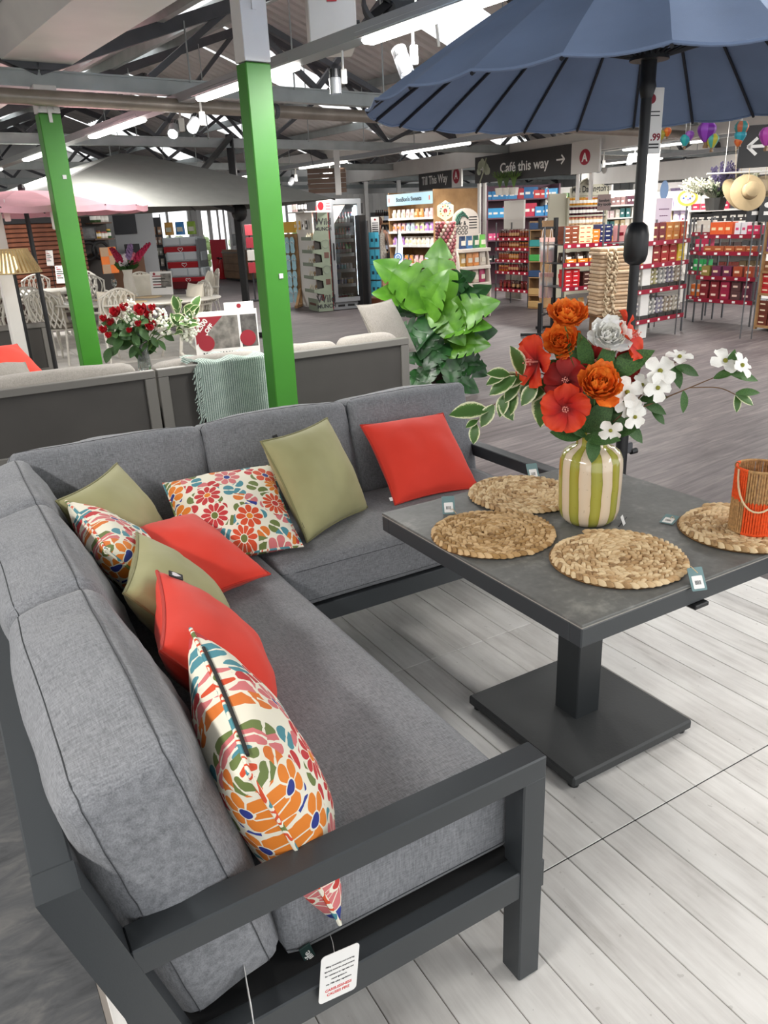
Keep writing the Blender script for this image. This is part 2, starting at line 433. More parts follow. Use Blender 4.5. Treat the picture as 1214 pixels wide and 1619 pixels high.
# valley gutters
for u in VALLEY[1:4]:
    mb = MB()
    pr = [(-.36, ZV+.06), (-.26, ZV-.14), (.26, ZV-.14), (.36, ZV+.06)]
    for (a, za), (b, zb) in zip(pr[:-1], pr[1:]):
        mb.add([B(u+a, V0, za), B(u+b, V0, zb), B(u+b, V1, zb), B(u+a, V1, za)], [(0, 1, 2, 3)])
        mb.add([B(u+a, V0, za+.012), B(u+b, V0, zb+.012), B(u+b, V1, zb+.012), B(u+a, V1, za+.012)], [(3, 2, 1, 0)])
    struct(mb.build('ceiling_gutter', M_WHITE), 'wide pale valley gutter between two roof bays')
# brown pipe crossing under the first tie beam
pa, pb = P(0, 151, z=2.52), P(610, 186, z=2.52); d = (pb-pa).normalized()
pp = thing('ceiling_pipe', 'x', None); struct(pp, 'brownish steel pipe running below the nearest tie beam')
MB().cyl(pa-d*3, pb+d*6, .055, n=14).build('pipe_run', M_PIPE, pp, True)
for t in (-.2, 2.35, 5.0):
    q = pa+d*t; MB().cyl(q-d*.02, q+d*.02, .064, n=14).build('pipe_clamp', M_DSTEEL, pp, True)

# ================================================================ walls
def wallbox(mb, u0, v0, u1, v1, z0, z1, th=.15):
    a, b = B(u0, v0), B(u1, v1); d = (b-a).normalized(); n = V((-d.y, d.x, 0))*th
    mb.add([(q.x, q.y, z) for z in (z0, z1) for q in (a, b, b+n, a+n)], [(3, 2, 1, 0), (4, 5, 6, 7), (0, 1, 5, 4), (1, 2, 6, 5), (2, 3, 7, 6), (3, 0, 4, 7)])
VW = 25.4
def PVu(x, y):
    d = ray(x, y); t = VW/(BV.x*d.x+BV.y*d.y); q = CAM+d*t
    return q.x*BU.x+q.y*BU.y, q.z
wb = MB()
uw = [PVu(236, 400)[0], PVu(309, 400)[0], PVu(318, 400)[0], PVu(374, 400)[0], PVu(426, 340)[0], PVu(484, 340)[0]]
zt = 2.62
wallbox(wb, -9, VW, uw[0], VW, 0, 4.5); wallbox(wb, uw[1], VW, uw[2], VW, 0, zt); wallbox(wb, uw[3], VW, uw[4], VW, 0, zt); wallbox(wb, uw[5], VW, 27, VW, 0, zt)
wallbox(wb, uw[0], VW, 27, VW, zt, 4.5); wallbox(wb, uw[0], VW, uw[1], VW, 0, .7); wallbox(wb, uw[4], VW, uw[5], VW, 0, .4)
struct(wb.build('wall_far', M_WALL), 'pale far end wall of the shop')
rw = MB(); wallbox(rw, 26.6, 27, 26.6, -2, 0, 4.5); rwo = struct(rw.build('wall_right', M_WALL), 'pale panelled wall behind the right-hand shop shelves')
for k in range(60): MB().b2((0, 0, 0), (.06, .02, 4.4)).build('panel_rib', M_WALL, rwo, M=Matrix.Translation(B(26.58, 1+k*.4, 0)) @ Matrix.Rotation(_b+pi/2, 4, 'Z'))
lw = MB(); wallbox(lw, -8.8, -3, -8.8, 27, 0, 4.5); struct(lw.build('wall_left', M_WALL), 'pale left-hand wall of the shop')
M_FRAMEW = mat('white_frame', 'e4e4e2', .4)
def window(name, u0, u1, z0, z1, label, bars=1):
    w = thing(name, 'x', None, B(u0, VW+.05), _b); struct(w, label); W = u1-u0
    fr = MB(); t = .09
    fr.b2((0, 0, z0), (t, .1, z1)).b2((W-t, 0, z0), (W, .1, z1)).b2((0, 0, z1-t), (W, .1, z1)).b2((0, 0, z0), (W, .1, z0+t))
    fr.build('window_frame', M_FRAMEW, w)
    for k in range(bars+1):
        a, b = t+(W-2*t)*k/(bars+1), t+(W-2*t)*(k+1)/(bars+1)
        MB().b2((a+.02, .045, z0+t), (b-.02, .055, z1-t)).build('pane', M_GLASS, w)
        if k: MB().b2((a-.03, 0, z0+t), (a+.03, .1, z1-t)).build('mullion', M_FRAMEW, w)
window('window_1', uw[0], uw[1], .7, zt, 'bright shop window behind the pet toys', 1)
window('window_2', uw[4], uw[5], .4, zt, 'bright window beside the flip-flop racks', 1)
dr = thing('door_1', 'x', None, B(uw[2], VW+.05), _b); struct(dr, 'white framed glass sliding entrance doors at the far end'); W = uw[3]-uw[2]
fr = MB(); fr.b2((0, -.05, 0), (.12, .1, zt)).b2((W-.1, -.05, 0), (W, .1, zt)).b2((0, -.05, 2.2), (W, .1, 2.34)); fr.build('door_frame', M_FRAMEW, dr)
MB().b2((.1, -.12, 2.2), (W-.1, -.05, 2.36)).build('door_sensor', mat('dark_grey_plastic', '3a3b3d', .5), dr)
for a, b in ((.12, W*.36), (W*.36, W*.62), (W*.74, W-.1)):
    lf = MB(); lf.b2((a, 0, 0), (a+.06, .05, 2.2)).b2((b-.06, 0, 0), (b, .05, 2.2)).b2((a, 0, 0), (b, .05, .1)).b2((a, 0, 2.1), (b, .05, 2.2)); lo = lf.build('door_leaf', M_FRAMEW, dr)
    MB().b2((a+.06, .02, .1), (b-.06, .03, 2.1)).build('pane', M_GLASS, lo)
# outside
struct(MB().add([B(-15, 25.6, -.02), B(40, 25.6, -.02), B(40, 60, -.02), B(-15, 60, -.02)], [(0, 1, 2, 3)]).build('ground', mat('outdoor_paving', 'c9c6c0', .9)), 'pale paving outside the windows')

# ================================================================ posts
def post(px, py, D, w, zpaint, ztop, label, rz=_b, white=False):
    g = P(px, py, D=D); t = thing('post', 'x', None, (g.x, g.y, 0), rz); struct(t, label)
    MB().cbox((0, 0, zpaint/2-.006), (w, w*.72, zpaint+.0), .006).build('shaft', M_WHITE if white else M_GREEN, t)
    if not white:
        MB().cbox((0, 0, (zpaint+ztop)/2), (w*1.02, w*.74, ztop-zpaint), .004).build('post_head', M_WHITE, t)
        for sx in (-1, 1): MB().cyl((sx*w*.28, -w*.37, ztop-.16), (sx*w*.28, -w*.37-.014, ztop-.16), .016, n=6).build('bolt', M_WHITE, t)
        MB().b2((-w*.08, -w*.42, ztop-.26), (w*.08, -w*.37, ztop-.03)).build('bracket_plate', M_WHITE, t)
        MB().cbox((w*.18, -w*.37, 1.98 if D > 6 else 1.25), (.03, .008, .03), .001).build('sensor_tag', mat('grey_tag', 'c8c8c8', .5), t)
    return t
pc = post(418, 300, 5.15, .165, hz(400, 100, P(400, 100, D=5.15)), 2.95, 'near green steel post with white head behind the corner sofa')
p1 = post(96, 300, 7.2, .165, hz(85, 180, P(85, 180, D=7.2)), 2.63, 'far left green steel post with white head under a tie beam')
MB().bar((0, -.2, 2.82), (0, -3.2, 2.82), .12, .17).build('beam_stub', M_WHITE, pc)
pr2_ = post(1026, 300, 10.6, .17, 2.66, 2.66, 'white steel post just right of the navy parasol pole', white=True)
pw = post(8, 430, 7.9, .12, 2.6, 2.6, 'white steel post at the left edge behind the floor lamp', white=True)
# ================================================================ corner sofa
def m_fabric(name, dark, light, sc_=900.0):
    g = NT(name, .9); o = g.tc.outputs['Object']
    g.b.inputs['Sheen Weight'].default_value = .15
    w1 = g.n('TexNoise', Vector=g.map(o, (60, 420, 420)), Scale=1.0, Detail=2.0, Roughness=.6)
    w2 = g.n('TexNoise', Vector=g.map(o, (420, 60, 60)), Scale=1.0, Detail=2.0, Roughness=.6)
    n3 = g.n('TexNoise', Vector=o, Scale=6.0, Detail=3.0)
    f = g.math('ADD', g.math('MULTIPLY', w1.outputs['Fac'], .5), g.math('MULTIPLY', w2.outputs['Fac'], .5))
    f = g.math('ADD', g.math('MULTIPLY', f, .85), g.math('MULTIPLY', n3.outputs['Fac'], .15))
    g.col(g.ramp(f, (.33, dark), (.66, light))); g.bump(f, .25, .002)
    return g.m
M_SOFA = m_fabric('grey_marl_fabric', '5f6165', '939599')
M_BEIGE = m_fabric('taupe_marl_fabric', '736e68', '9d9890')
M_SEAMT = mat('seam_thread', '3e4043', .9)
M_ANTH = mat('anthracite_powder_coat', '3c4043', .38, .2, bump=.03, bs=400)
M_TAGW = mat('white_card', 'f0efec', .6)
M_INK = mat('dark_ink', '2a2a2c', .7); M_INKR = mat('red_ink', 'd8413f', .6)

def rmap(q, h, r, puff, wr, seed, hard):
    q = [math.copysign(abs(t)**.85, t) for t in q]
    p = V([q[a]*h[a] for a in range(3)])
    inner = V([max(-h[a]+r, min(h[a]-r, p[a])) for a in range(3)])
    dv = p-inner
    if dv.length > 1e-9: p = inner+dv.normalized()*r
    for a in range(3):
        b, c = (a+1) % 3, (a+2) % 3
        p[a] += math.copysign(abs(q[a])**3, q[a])*puff[a]*(1-abs(q[b])**hard)*(1-abs(q[c])**hard)
    if wr:
        w = mnoise.noise(V((p.x*5+seed*3.1, p.y*5, p.z*5)))+.7*mnoise.noise(V((p.x*9+seed, p.y*9, p.z*26)))
        p += p.normalized()*w*wr
    return p
def rbox(mb, d, r=.05, puff=(.02, .02, .02), n=(10, 10, 6), wr=.0, seed=0, M=None, hard=2.2):
    "soft cushion: rounded box with bulging faces and a little wrinkling"
    h = [k/2 for k in d]; pts = {}; vs = []; fs = []
    def vid(k):
        if k not in pts:
            pts[k] = len(vs); vs.append(rmap([2*k[a]/n[a]-1 for a in range(3)], h, r, puff, wr, seed, hard))
        return pts[k]
    for a in range(3):
        b, c = (a+1) % 3, (a+2) % 3
        for e in (0, n[a]):
            for i in range(n[b]):
                for j in range(n[c]):
                    def K(ii, jj):
                        k = [0, 0, 0]; k[a] = e; k[b] = ii; k[c] = jj; return vid(tuple(k))
                    q = (K(i, j), K(i+1, j), K(i+1, j+1), K(i, j+1)); fs.append(q if e else q[::-1])
    mb.add(vs, fs, M); return mb
def seam_loop(d, r, puff, wr, seed, ax, t, hard=2.2, n=18):
    "path of a seam round the cushion at height t on axis ax"
    h = [k/2 for k in d]; b, c = (ax+1) % 3, (ax+2) % 3; pts = []
    ring = [(-1+2*i/n, -1) for i in range(n)]+[(1, -1+2*i/n) for i in range(n)]+[(1-2*i/n, 1) for i in range(n)]+[(-1, 1-2*i/n) for i in range(n)]
    for x, y in ring:
        q = [0, 0, 0]; q[ax] = t; q[b] = x; q[c] = y; pts.append(rmap(q, h, r, puff, wr, seed, hard)*1.0005)
    return pts

sofa = thing('corner_sofa', 'large grey fabric corner sofa with anthracite aluminium frame on pale plank floor', 'sofa', (0, 0, 0))
XF, YF = .861, .91            # front face of the left run, outer face of the arm
YB, XR = 2.20, 2.12           # front of the back run, outer face of the far arm
SH = .235                     # underside of the seat rail
LEAN = .28
def fpart(name, mb): return mb.build(name, M_ANTH, sofa)
# near arm: leg, top rail, lower rail, slanted back post
AW = .058
fpart('leg', MB().cbox((XF-.028, YF+AW/2, .2635), (.056, AW, .525), .003))
fpart('arm_rail', MB().cbox(((XF+.066)/2, YF+AW/2, .545), (XF-.066, AW-.001, .052), .003))
xb = lambda z: -.004+(.715-z)*LEAN            # centre line of the leaning back frame
def slant(y, w, lo=.0, hi=.722, hw=.029):
    "leaning post with level ends"
    mb = MB(); vs = [(xb(z)+s_*hw, y+t*w/2, z) for z in (lo, hi) for s_, t in ((-1, -1), (1, -1), (1, 1), (-1, 1))]
    return mb.add(vs, [(3, 2, 1, 0), (4, 5, 6, 7), (0, 1, 5, 4), (1, 2, 6, 5), (2, 3, 7, 6), (3, 0, 4, 7)])
fpart('back_post', slant(YF+AW/2, AW))
fpart('lower_rail', MB().cbox(((XF+.12)/2, YF+.030, .268), (XF-.10, .05, .07), .003))
fpart('back_rail', MB().cbox((xb(.722), (YF+AW+3.1)/2, .702), (.056, 3.1-YF-AW, .040), .003))
fpart('seat_rail', MB().cbox((XF-.038, (YF+.05+YB)/2, .268), (.05, YB-YF-.05, .07), .003))
fpart('seat_rail', MB().cbox((.12, (YF+3.0)/2, .268), (.05, 3.0-YF-.1, .07), .003))
# back run
yb = lambda z: 3.085-(.715-z)*LEAN
fpart('back_rail', MB().bar((-.03, yb(.715), .7), (XR, yb(.715), .7), .054, .04))
fpart('seat_rail', MB().cbox(((XF-.05+XR)/2, YB+.028, .268), (XR-XF+.04, .05, .07), .003))
fpart('seat_rail', MB().cbox((XR/2, 2.95, .268), (XR, .05, .07), .003))
fpart('leg', MB().cbox((XR-.029, YB+.028, .2635), (.058, .056, .525), .003))
fpart('arm_rail', MB().cbox((XR-.029, (YB+3.02)/2, .545), (.058, 3.02-YB, .052), .003))
fpart('lower_rail', MB().cbox((XR-.029, (YB+2.95)/2, .268), (.05, 2.95-YB, .07), .003))
for x in (XR-.029, .9, .02):
    fpart('back_post', MB().bar((x, yb(.012), .012), (x, yb(.70), .70), .058, .058, up=(0, 1, 0)))
for x, y in ((XF-.03, YB+.03), (.13, 2.93)): fpart('leg', MB().cbox((x, y, .12), (.05, .05, .238), .003))
for k in range(5):
    fpart('back_slat', MB().bar((xb(.45-.0*k), 1.0+k*.5, .25), (xb(.68), 1.0+k*.5, .68), .03, .02, up=(1, 0, 0)))
M_MESH = mat('black_webbing', '121314', .9)
MB().b2((.10, YF+.045, .27), (XF-.04, 2.95, .305)).build('seat_webbing', M_MESH, sofa)
MB().b2((XF-.04, YB+.045, .27), (XR-.045, 2.95, .305)).build('seat_webbing', M_MESH, sofa)

def cushion_part(name, c, d, r=.05, puff=(.01, .01, .02), n=(14, 14, 6), wr=.003, seed=1, rot=(0, 0, 0), loops=(), seam_axis='z'):
    M = Matrix.Translation(c) @ Matrix.Rotation(rot[2], 4, 'Z') @ Matrix.Rotation(rot[1], 4, 'Y') @ Matrix.Rotation(rot[0], 4, 'X')
    mb = MB(); rbox(mb, d, r, puff, n, wr, seed)
    o = mb.build(name, M_SOFA, sofa, True, 180, M=M)
    for t in loops:
        MB().tube(seam_loop(d, r, puff, wr, seed, 2, t), .0011, 4, True).build('seam', M_SEAMT, o)
    return o
ST = .478
sc_y0, sc_y1 = YF+.068, 2.86
cushion_part('seat_cushion', ((.315+XF-.012)/2, (sc_y0+sc_y1)/2, (.306+ST)/2), (XF-.327, sc_y1-sc_y0, ST-.306), .028, (.0, .0, .006), (14, 24, 6), .0015, 1, loops=(.62, -.66))
cushion_part('seat_cushion', ((XF-.008+XR-.066)/2, (YB+.004+2.74)/2, (.306+ST)/2), (XR-.062-XF, 2.74-YB-.004, ST-.306), .028, (.0, .0, .006), (22, 14, 6), .0015, 2, loops=(.62, -.66))
# back cushions lean on the frame; local x = width, y = thickness, z = height
BH, BT = .47, .20
def back_cushion(cx_, cy_, w, rz, tilt, seed, h=BH, wr=.007, z=.318, th=BT):
    d = (w, th, h)
    M = Matrix.Translation((cx_, cy_, z)) @ Matrix.Rotation(rz, 4, 'Z') @ Matrix.Rotation(tilt, 4, 'X') @ Matrix.Translation((0, 0, h/2-.01))
    R_, pf = (.030, (.010, .034, .014)) if rz == 0 else (.042, (.014, .040, .020))
    mb = MB(); rbox(mb, d, R_, pf, (26, 9, 18), wr, seed)
    o = mb.build('back_cushion', M_SOFA, sofa, True, 180, M=M)
    for t in (-.62, .62): MB().tube(seam_loop(d, R_, pf, wr, seed, 1, t), .0011, 4, True).build('seam', M_SEAMT, o)
    return o
T_B = -radians(13)
h_b = .36
for i, (xa, xb_) in enumerate(((.16, .835), (.840, 1.470), (1.475, 2.085))):
    back_cushion((xa+xb_)/2, 2.815, xb_-xa, 0.0, T_B, 10+i, h=.535)
for i, (ya, yb_, k) in enumerate(((.975, 1.64, 0), (1.645, 2.28, 0), (2.285, 2.80, 0))):
    back_cushion(.225, (ya+yb_)/2, yb_-ya, pi/2, T_B, 20+i, h=.535, wr=.013)

# tags on the near end of the seat cushion
tg = MB().cbox((0, 0, 0), (.022, .004, .05), .001).build('brand_tab', mat('dark_green_tab', '14302c', .7), sofa, M=Matrix.Translation(P(487, 1509, Y=YF+.062)) @ Matrix.Rotation(-.25, 4, 'Y'))
text('lettering', 'life', .02, M_TAGW, tg, Matrix.Translation((0, -.0026, 0)) @ UP @ Matrix.Rotation(pi/2+.15, 4, 'Z'))
def rcard(w, h, r=.008, n=4):
    pts = []
    for sx, sy, a0 in ((1, 1, 0), (-1, 1, pi/2), (-1, -1, pi), (1, -1, 1.5*pi)):
        for k in range(n+1): a = a0+pi/2*k/n; pts.append((sx*(w/2-r)+r*cos(a), sy*(h/2-r)+r*sin(a)))
    return pts
q = P(536, 1539, Y=YF-.004)
ct = MB().prism(rcard(.075, .105), -.0006, .0006).build('care_card', M_TAGW, sofa, M=Matrix.Translation(q) @ Matrix.Rotation(.13, 4, 'Y') @ UP)
for k, (s_, z) in enumerate((('Filling material(s) and covering', .026), ('fabric(s) meet the requirements', .016), ('for resistance to cigarette and', .006), ('match ignition in', -.004), ('the 1988 safety regulations', -.014))):
    text('printed_line', s_, .0046, M_INK, ct, Matrix.Translation((0, z, .0008)), ext=.0001, bold=.00012)
for s_, z in (('CARELESSNESS', -.028), ('CAUSES FIRE', -.038)): text('printed_line', s_, .008, M_INKR, ct, Matrix.Translation((0, z, .0008)), ext=.0001, bold=.0002)
MB().tube([P(529, 1509, Y=YF-.004), P(526, 1490, Y=YF+.03), P(522, 1478, Y=YF+.066)], .0006, 4).build('tag_string', M_TAGW, sofa)
q = P(395, 1585, Y=YF+.03)
MB().prism(rcard(.075, .105), -.0006, .0006).build('care_card', M_TAGW, sofa, M=Matrix.Translation(q) @ Matrix.Rotation(-1.78, 4, 'Z') @ Matrix.Rotation(.1, 4, 'Y') @ UP)
# ================================================================ table
def m_stone():
    g = NT('grey_ceramic_top', .5); o = g.tc.outputs['Object']
    n1 = g.n('TexNoise', Vector=o, Scale=5.0, Detail=8.0, Roughness=.65); n2 = g.n('TexNoise', Vector=o, Scale=60.0, Detail=3.0)
    f = g.math('ADD', g.math('MULTIPLY', n1.outputs['Fac'], .7), g.math('MULTIPLY', n2.outputs['Fac'], .3))
    g.col(g.ramp(f, (.35, '535452'), (.55, '686966'), (.72, '8f8f88'))); g.bump(n2.outputs['Fac'], .1, .001); return g.m
TZ = .690; tb = P(601.9, 810.8, z=TZ); tf = P(923.3, 988.5, z=TZ)
TX0, TX1, TY0, TY1 = 1.120, 1.995, 1.092, 1.970
tcx, tcy = (TX0+TX1)/2, (TY0+TY1)/2
table = thing('pedestal_table', 'square grey stone-topped pedestal table with charcoal base standing beside the corner sofa', 'table', (tcx, tcy, 0))
tw, td = TX1-TX0, TY1-TY0
MB().cbox((0, 0, TZ-.004), (tw, td, .008), .0015).build('tabletop', m_stone(), table)
MB().cbox((0, 0, TZ-.009), (tw-.001, td-.001, .003), .0005).build('top_edge', mat('pale_edge', '9c9890', .5), table)
fr = MB(); t = .04
fr.cbox((0, -td/2+t/2, TZ-.035), (tw, t, .05), .003).cbox((0, td/2-t/2, TZ-.035), (tw, t, .05), .003).cbox((-tw/2+t/2, 0, TZ-.035), (t, td-2*t, .05), .003).cbox((tw/2-t/2, 0, TZ-.035), (t, td-2*t, .05), .003)
fr.build('apron_frame', M_ANTH, table)
MB().b2((-.2, -.2, TZ-.055), (.2, .2, TZ-.012)).build('top_plate', M_BLACK, table)
pc_ = P(909.5, 1144, z=.045)
pcx, pcy = 1.565-tcx, 1.53-tcy
MB().cbox((pcx, pcy, .34), (.098, .098, .60), .003).build('pedestal', mat('charcoal_column', '2b2e30', .4, .2), table)
MB().cbox((pcx, pcy, .030), (.50, .50, .034), .006).build('base_plate', mat('charcoal_plate', '37393a', .55, .1, bump=.06, bs=120, var=.06), table)
for sx in (-1, 1):
    for sy in (-1, 1): MB().cyl((pcx+sx*.225, pcy+sy*.225, .0), (pcx+sx*.225, pcy+sy*.225, .014), .016, n=10).build('foot', M_BLACK, table)
lv = P(1106, 948, Y=TY0); MB().cbox((lv.x-tcx, -td/2+.05, TZ-.068), (.05, .12, .012), .002).build('lift_lever', M_BLACK, table)

# ---------------------------------------------------------------- woven placemats
def m_rush(name, a, b):
    g = NT(name, .75); o = g.tc.outputs['Object']; geo = g.n('NewGeometry')
    r = geo.outputs['Random Per Island']
    n = g.n('TexNoise', Vector=g.map(o, (40, 40, 40)), Scale=1.0, Detail=3.0)
    f = g.math('ADD', g.math('MULTIPLY', r, .6), g.math('MULTIPLY', n.outputs['Fac'], .4))
    g.col(g.ramp(f, (.10, '6e4f2c'), (.32, a), (.70, b))); return g.m
M_RUSH = m_rush('woven_rush', 'bd9a6c', 'e0c79d')
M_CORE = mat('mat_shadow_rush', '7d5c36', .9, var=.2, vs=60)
M_RUSH2 = m_rush('woven_rush_brown', 'a8834f', 'd3b283')
def leafbit(mb, c, ang, L, w, h, tilt, yaw):
    "one visible strand of the braid: a small pointed pad"
    A = Matrix.Translation(c) @ Matrix.Rotation(ang+yaw, 4, 'Z') @ Matrix.Rotation(tilt, 4, 'Y')
    vs = [(-L/2, 0, 0), (L/2, 0, 0)]; ring = 0
    for x, s_ in ((-L*.28, .8), (0, 1), (L*.3, .75)):
        vs += [(x, -w/2*s_, -h*.2), (x, -w*.25*s_, h*.75*s_), (x, w*.25*s_, h*.75*s_), (x, w/2*s_, -h*.2)]
    fs = []
    for k in range(2):
        a = 2+k*4
        fs += [(a+i, a+4+i, a+5+i, a+1+i) for i in range(3)]
    fs += [(0, 2+i, 3+i) for i in range(3)]+[(1, 11+i, 10+i) for i in range(3)]
    mb.add(vs, fs, A)
tagm = mat('teal_tag', '6f8d8f', .6)
def placemat(c, R, label, m, tag_at, tag_rz, seed, flat=False, dy=0.0):
    rnd = random.Random(seed)
    t = thing('placemat', label, 'placemat', c, rnd.random()*6, 'round woven placemats on the pedestal table')
    core = MB().lathe([(0, .0), (R*.925, .0), (R*.94, .004), (R*.925, .0065), (0, .007)], 40); core.build('mat_core', M_CORE, t, True, 60)
    mb = MB(); th = .6; step = R/6.6
    while True:
        r = step*.35+step*th/(2*pi)
        if r > R-step*.30: break
        da = .0185/max(r, .012); th += da
        for s_ in (-1, 1):
            rr = r+s_*step*.22
            leafbit(mb, (rr*cos(th+s_*da*.25), rr*sin(th+s_*da*.25), .0075+rnd.uniform(-.001, .002)), th+pi/2, .035*rnd.uniform(.9, 1.1), step*.56*rnd.uniform(.9, 1.1), .0125, rnd.uniform(-.10, .10), s_*-.50+rnd.uniform(-.10, .10))
    o = mb.build('braid', m, t, True, 180); o['kind'] = 'stuff'
    iv = Matrix.Rotation(-t.rotation_euler[2], 4, 'Z') @ Matrix.Translation(-V(c))
    e = V(tag_at)-V(c); ed = V(c)+e.normalized()*(R-.004)+V((0, 0, .006))
    tp = V(tag_at)
    MB().tube([iv @ ed, iv @ ((ed+tp)/2+V((0, 0, .012))), iv @ tp], .0011, 4).build('twine', M_RUSH, t)
    lb = MB().prism(rcard(.040, .058, .003), -.0005, .0005).build('price_tag', tagm, t, M=iv @ Matrix.Translation(tp+(V((0, 0, .020)) if not flat else V((0, 0, .004)))+V((0, 0, dy))) @ Matrix.Rotation(tag_rz, 4, 'Z') @ Matrix.Rotation(.95 if not flat else .12, 4, 'X'))
    MB().prism(rcard(.028, .032, .002), .0004, .0009).build('price_sticker', M_TAGW, lb, M=Matrix.Translation((0, -.008, 0)))
    bc = MB()
    for k in range(7): bc.b2((-.008+k*.0023, -.014, .0009), (-.0068+k*.0023+rnd.uniform(-.0003, .0004), -.004, .0011))
    bc.build('barcode', M_INK, lb)
    return t
mz = TZ+.0005
placemat(P(775.5, 846, z=mz), .183, 'round woven placemat nearest the red cushion, at the left corner of the table', M_RUSH2, P(709, 808, z=TZ+.004), -.5, 1)
placemat(P(826, 783, z=mz), .183, 'round woven placemat behind the striped vase, at the far corner', M_RUSH, P(842, 754, z=TZ+.004), -.3, 2)
placemat(P(973, 886.5, z=mz), .183, 'round woven placemat in front of the striped vase near the front corner', M_RUSH, P(1103, 906, Y=TY0-.004), -.35, 3, dy=-.036)
placemat(P(1172, 838, z=mz), .183, 'round woven placemat under the orange and jute lantern', M_RUSH, P(1058, 823, z=TZ+.002), -1.2, 4, True)

# ---------------------------------------------------------------- striped vase
def m_stripes():
    g = NT('striped_glaze', .16); o = g.tc.outputs['Object']
    g.b.inputs['Coat Weight'].default_value = .5; g.b.inputs['Coat Roughness'].default_value = .06
    s_ = g.n('SeparateXYZ', Vector=o)
    a = g.math('ARCTAN2', s_.outputs['Y'], s_.outputs['X'])
    n = g.n('TexNoise', Vector=g.map(o, (8, 8, 10)), Scale=1.0, Detail=2.0)
    a = g.math('ADD', a, g.math('MULTIPLY', g.math('SUBTRACT', n.outputs['Fac'], .5), .16))
    w = g.math('SINE', g.math('MULTIPLY', g.math('ADD', a, .25), 9.0))
    c = g.ramp(g.math('ADD', g.math('MULTIPLY', w, .5), .5), (.0, 'dccbb2'), (.50, 'd8c4a8'), (.53, '6f701f'), (.60, '969538'), (1.0, 'a5a349'))
    n2 = g.n('TexNoise', Vector=o, Scale=90.0, Detail=2.0)
    c = g.mix(g.math('MULTIPLY', g.math('GREATER_THAN', n2.outputs['Fac'], .70), .25), c, lin('7d6b45'))
    g.col(c); return g.m
vc = P(931, 826, z=TZ); vx, vy = vc.x+.01, vc.y+.015
prof = [(0, .0), (.050, .0), (.062, .004), (.073, .018), (.0785, .04), (.080, .10), (.080, .150), (.0785, .172), (.071, .190), (.056, .201), (.043, .207), (.040, .214), (.040, .242), (.043, .247), (.040, .2475), (.036, .243), (.035, .21), (.0, .19)]
VS = 1.13
vase = MB().lathe([(r*VS, z*VS) for r, z in prof], 48).build('vase', m_stripes(), None, True, 60); vase.location = (vx, vy, TZ+.0005)
tag(vase, 'glazed ceramic vase with green and cream stripes on the pedestal table', 'vase')
VT = V((vx, vy, TZ+.247*VS))
vt = P(985, 823, z=TZ+.012)
pt = thing('price_ticket', 'small white price ticket with black stick beside the striped vase', 'ticket', vt)
MB().prism(rcard(.022, .030, .002), -.0004, .0004).build('ticket_card', M_TAGW, pt, M=Matrix.Rotation(.5, 4, 'Z') @ Matrix.Rotation(1.2, 4, 'X'))
MB().cyl((-.03, -.012, -.008), (.035, .02, -.004), .0018, n=6).build('ticket_stick', M_BLACK, pt)

# ---------------------------------------------------------------- lantern of jute and orange cord
lc = P(1190, 836, z=TZ+.016); LR, LH = .062, .185
lan = thing('lantern', 'cylindrical lantern wrapped in orange and jute cord with rope handle on a placemat', 'lantern', lc)
M_JUTE = mat('jute_cord', 'b28b5c', .9, var=.25, vs=120); M_ORC = mat('orange_cord', 'e8551c', .8, var=.15, vs=150)
for nm, z in (('rim', 0.004), ('rim', LH-.004)):
    for k in range(4):
        a0 = k*pi/2+.1
        MB().tube([(LR*cos(a0+pi/2*j/8), LR*sin(a0+pi/2*j/8), z) for j in range(9)], .0042, 6).build(nm, M_ORC if (k % 2 == 0) == (z < .05) else M_JUTE, lan, True)
import functools
for half, z0, z1 in ((0, .004, LH*.52), (1, LH*.50, LH-.004)):
    for k in range(4):
        mb = MB(); ncord = 15
        for j in range(ncord):
            a = .1+k*pi/2+pi/2*(j+.5)/ncord
            mb.cyl((LR*cos(a), LR*sin(a), z0), (LR*cos(a+.01*((j*7) % 3-1)), LR*sin(a+.01*((j*5) % 3-1)), z1), .0033, n=5, caps=False)
        o = mb.build('cord_panel', M_ORC if (k+half) % 2 == 0 else M_JUTE, lan, True, 180)
MB().lathe([(0, .002), (LR-.006, .002), (LR-.006, .005), (0, .005)], 20).build('floor_disc', M_JUTE, lan)
d1 = (CR.xy).normalized(); d1 = V((d1.x, d1.y, 0)); fw = V((-CF.x, -CF.y, 0)).normalized()
hp = []
for j in range(17):
    a = pi*j/16; hp.append(-d1*(LR+.004)*cos(a) + V((0, 0, LH-.004-.105*sin(a)**.9)) + fw*(.012+.060*sin(a)) - d1*.028*sin(a))
MB().tube(hp, .0027, 6).build('handle', mat('rope', 'd6c09a', .9), lan, True)
for s_ in (-1, 1): MB().tube([d1*(s_*(LR+.003))+V((0, .007*cos(2*pi*j/10), LH+.002+.009*sin(2*pi*j/10))) for j in range(10)], .0014, 5, True).build('handle_ring', mat('brass_wire', 'a98f5d', .3, .8), lan, True)
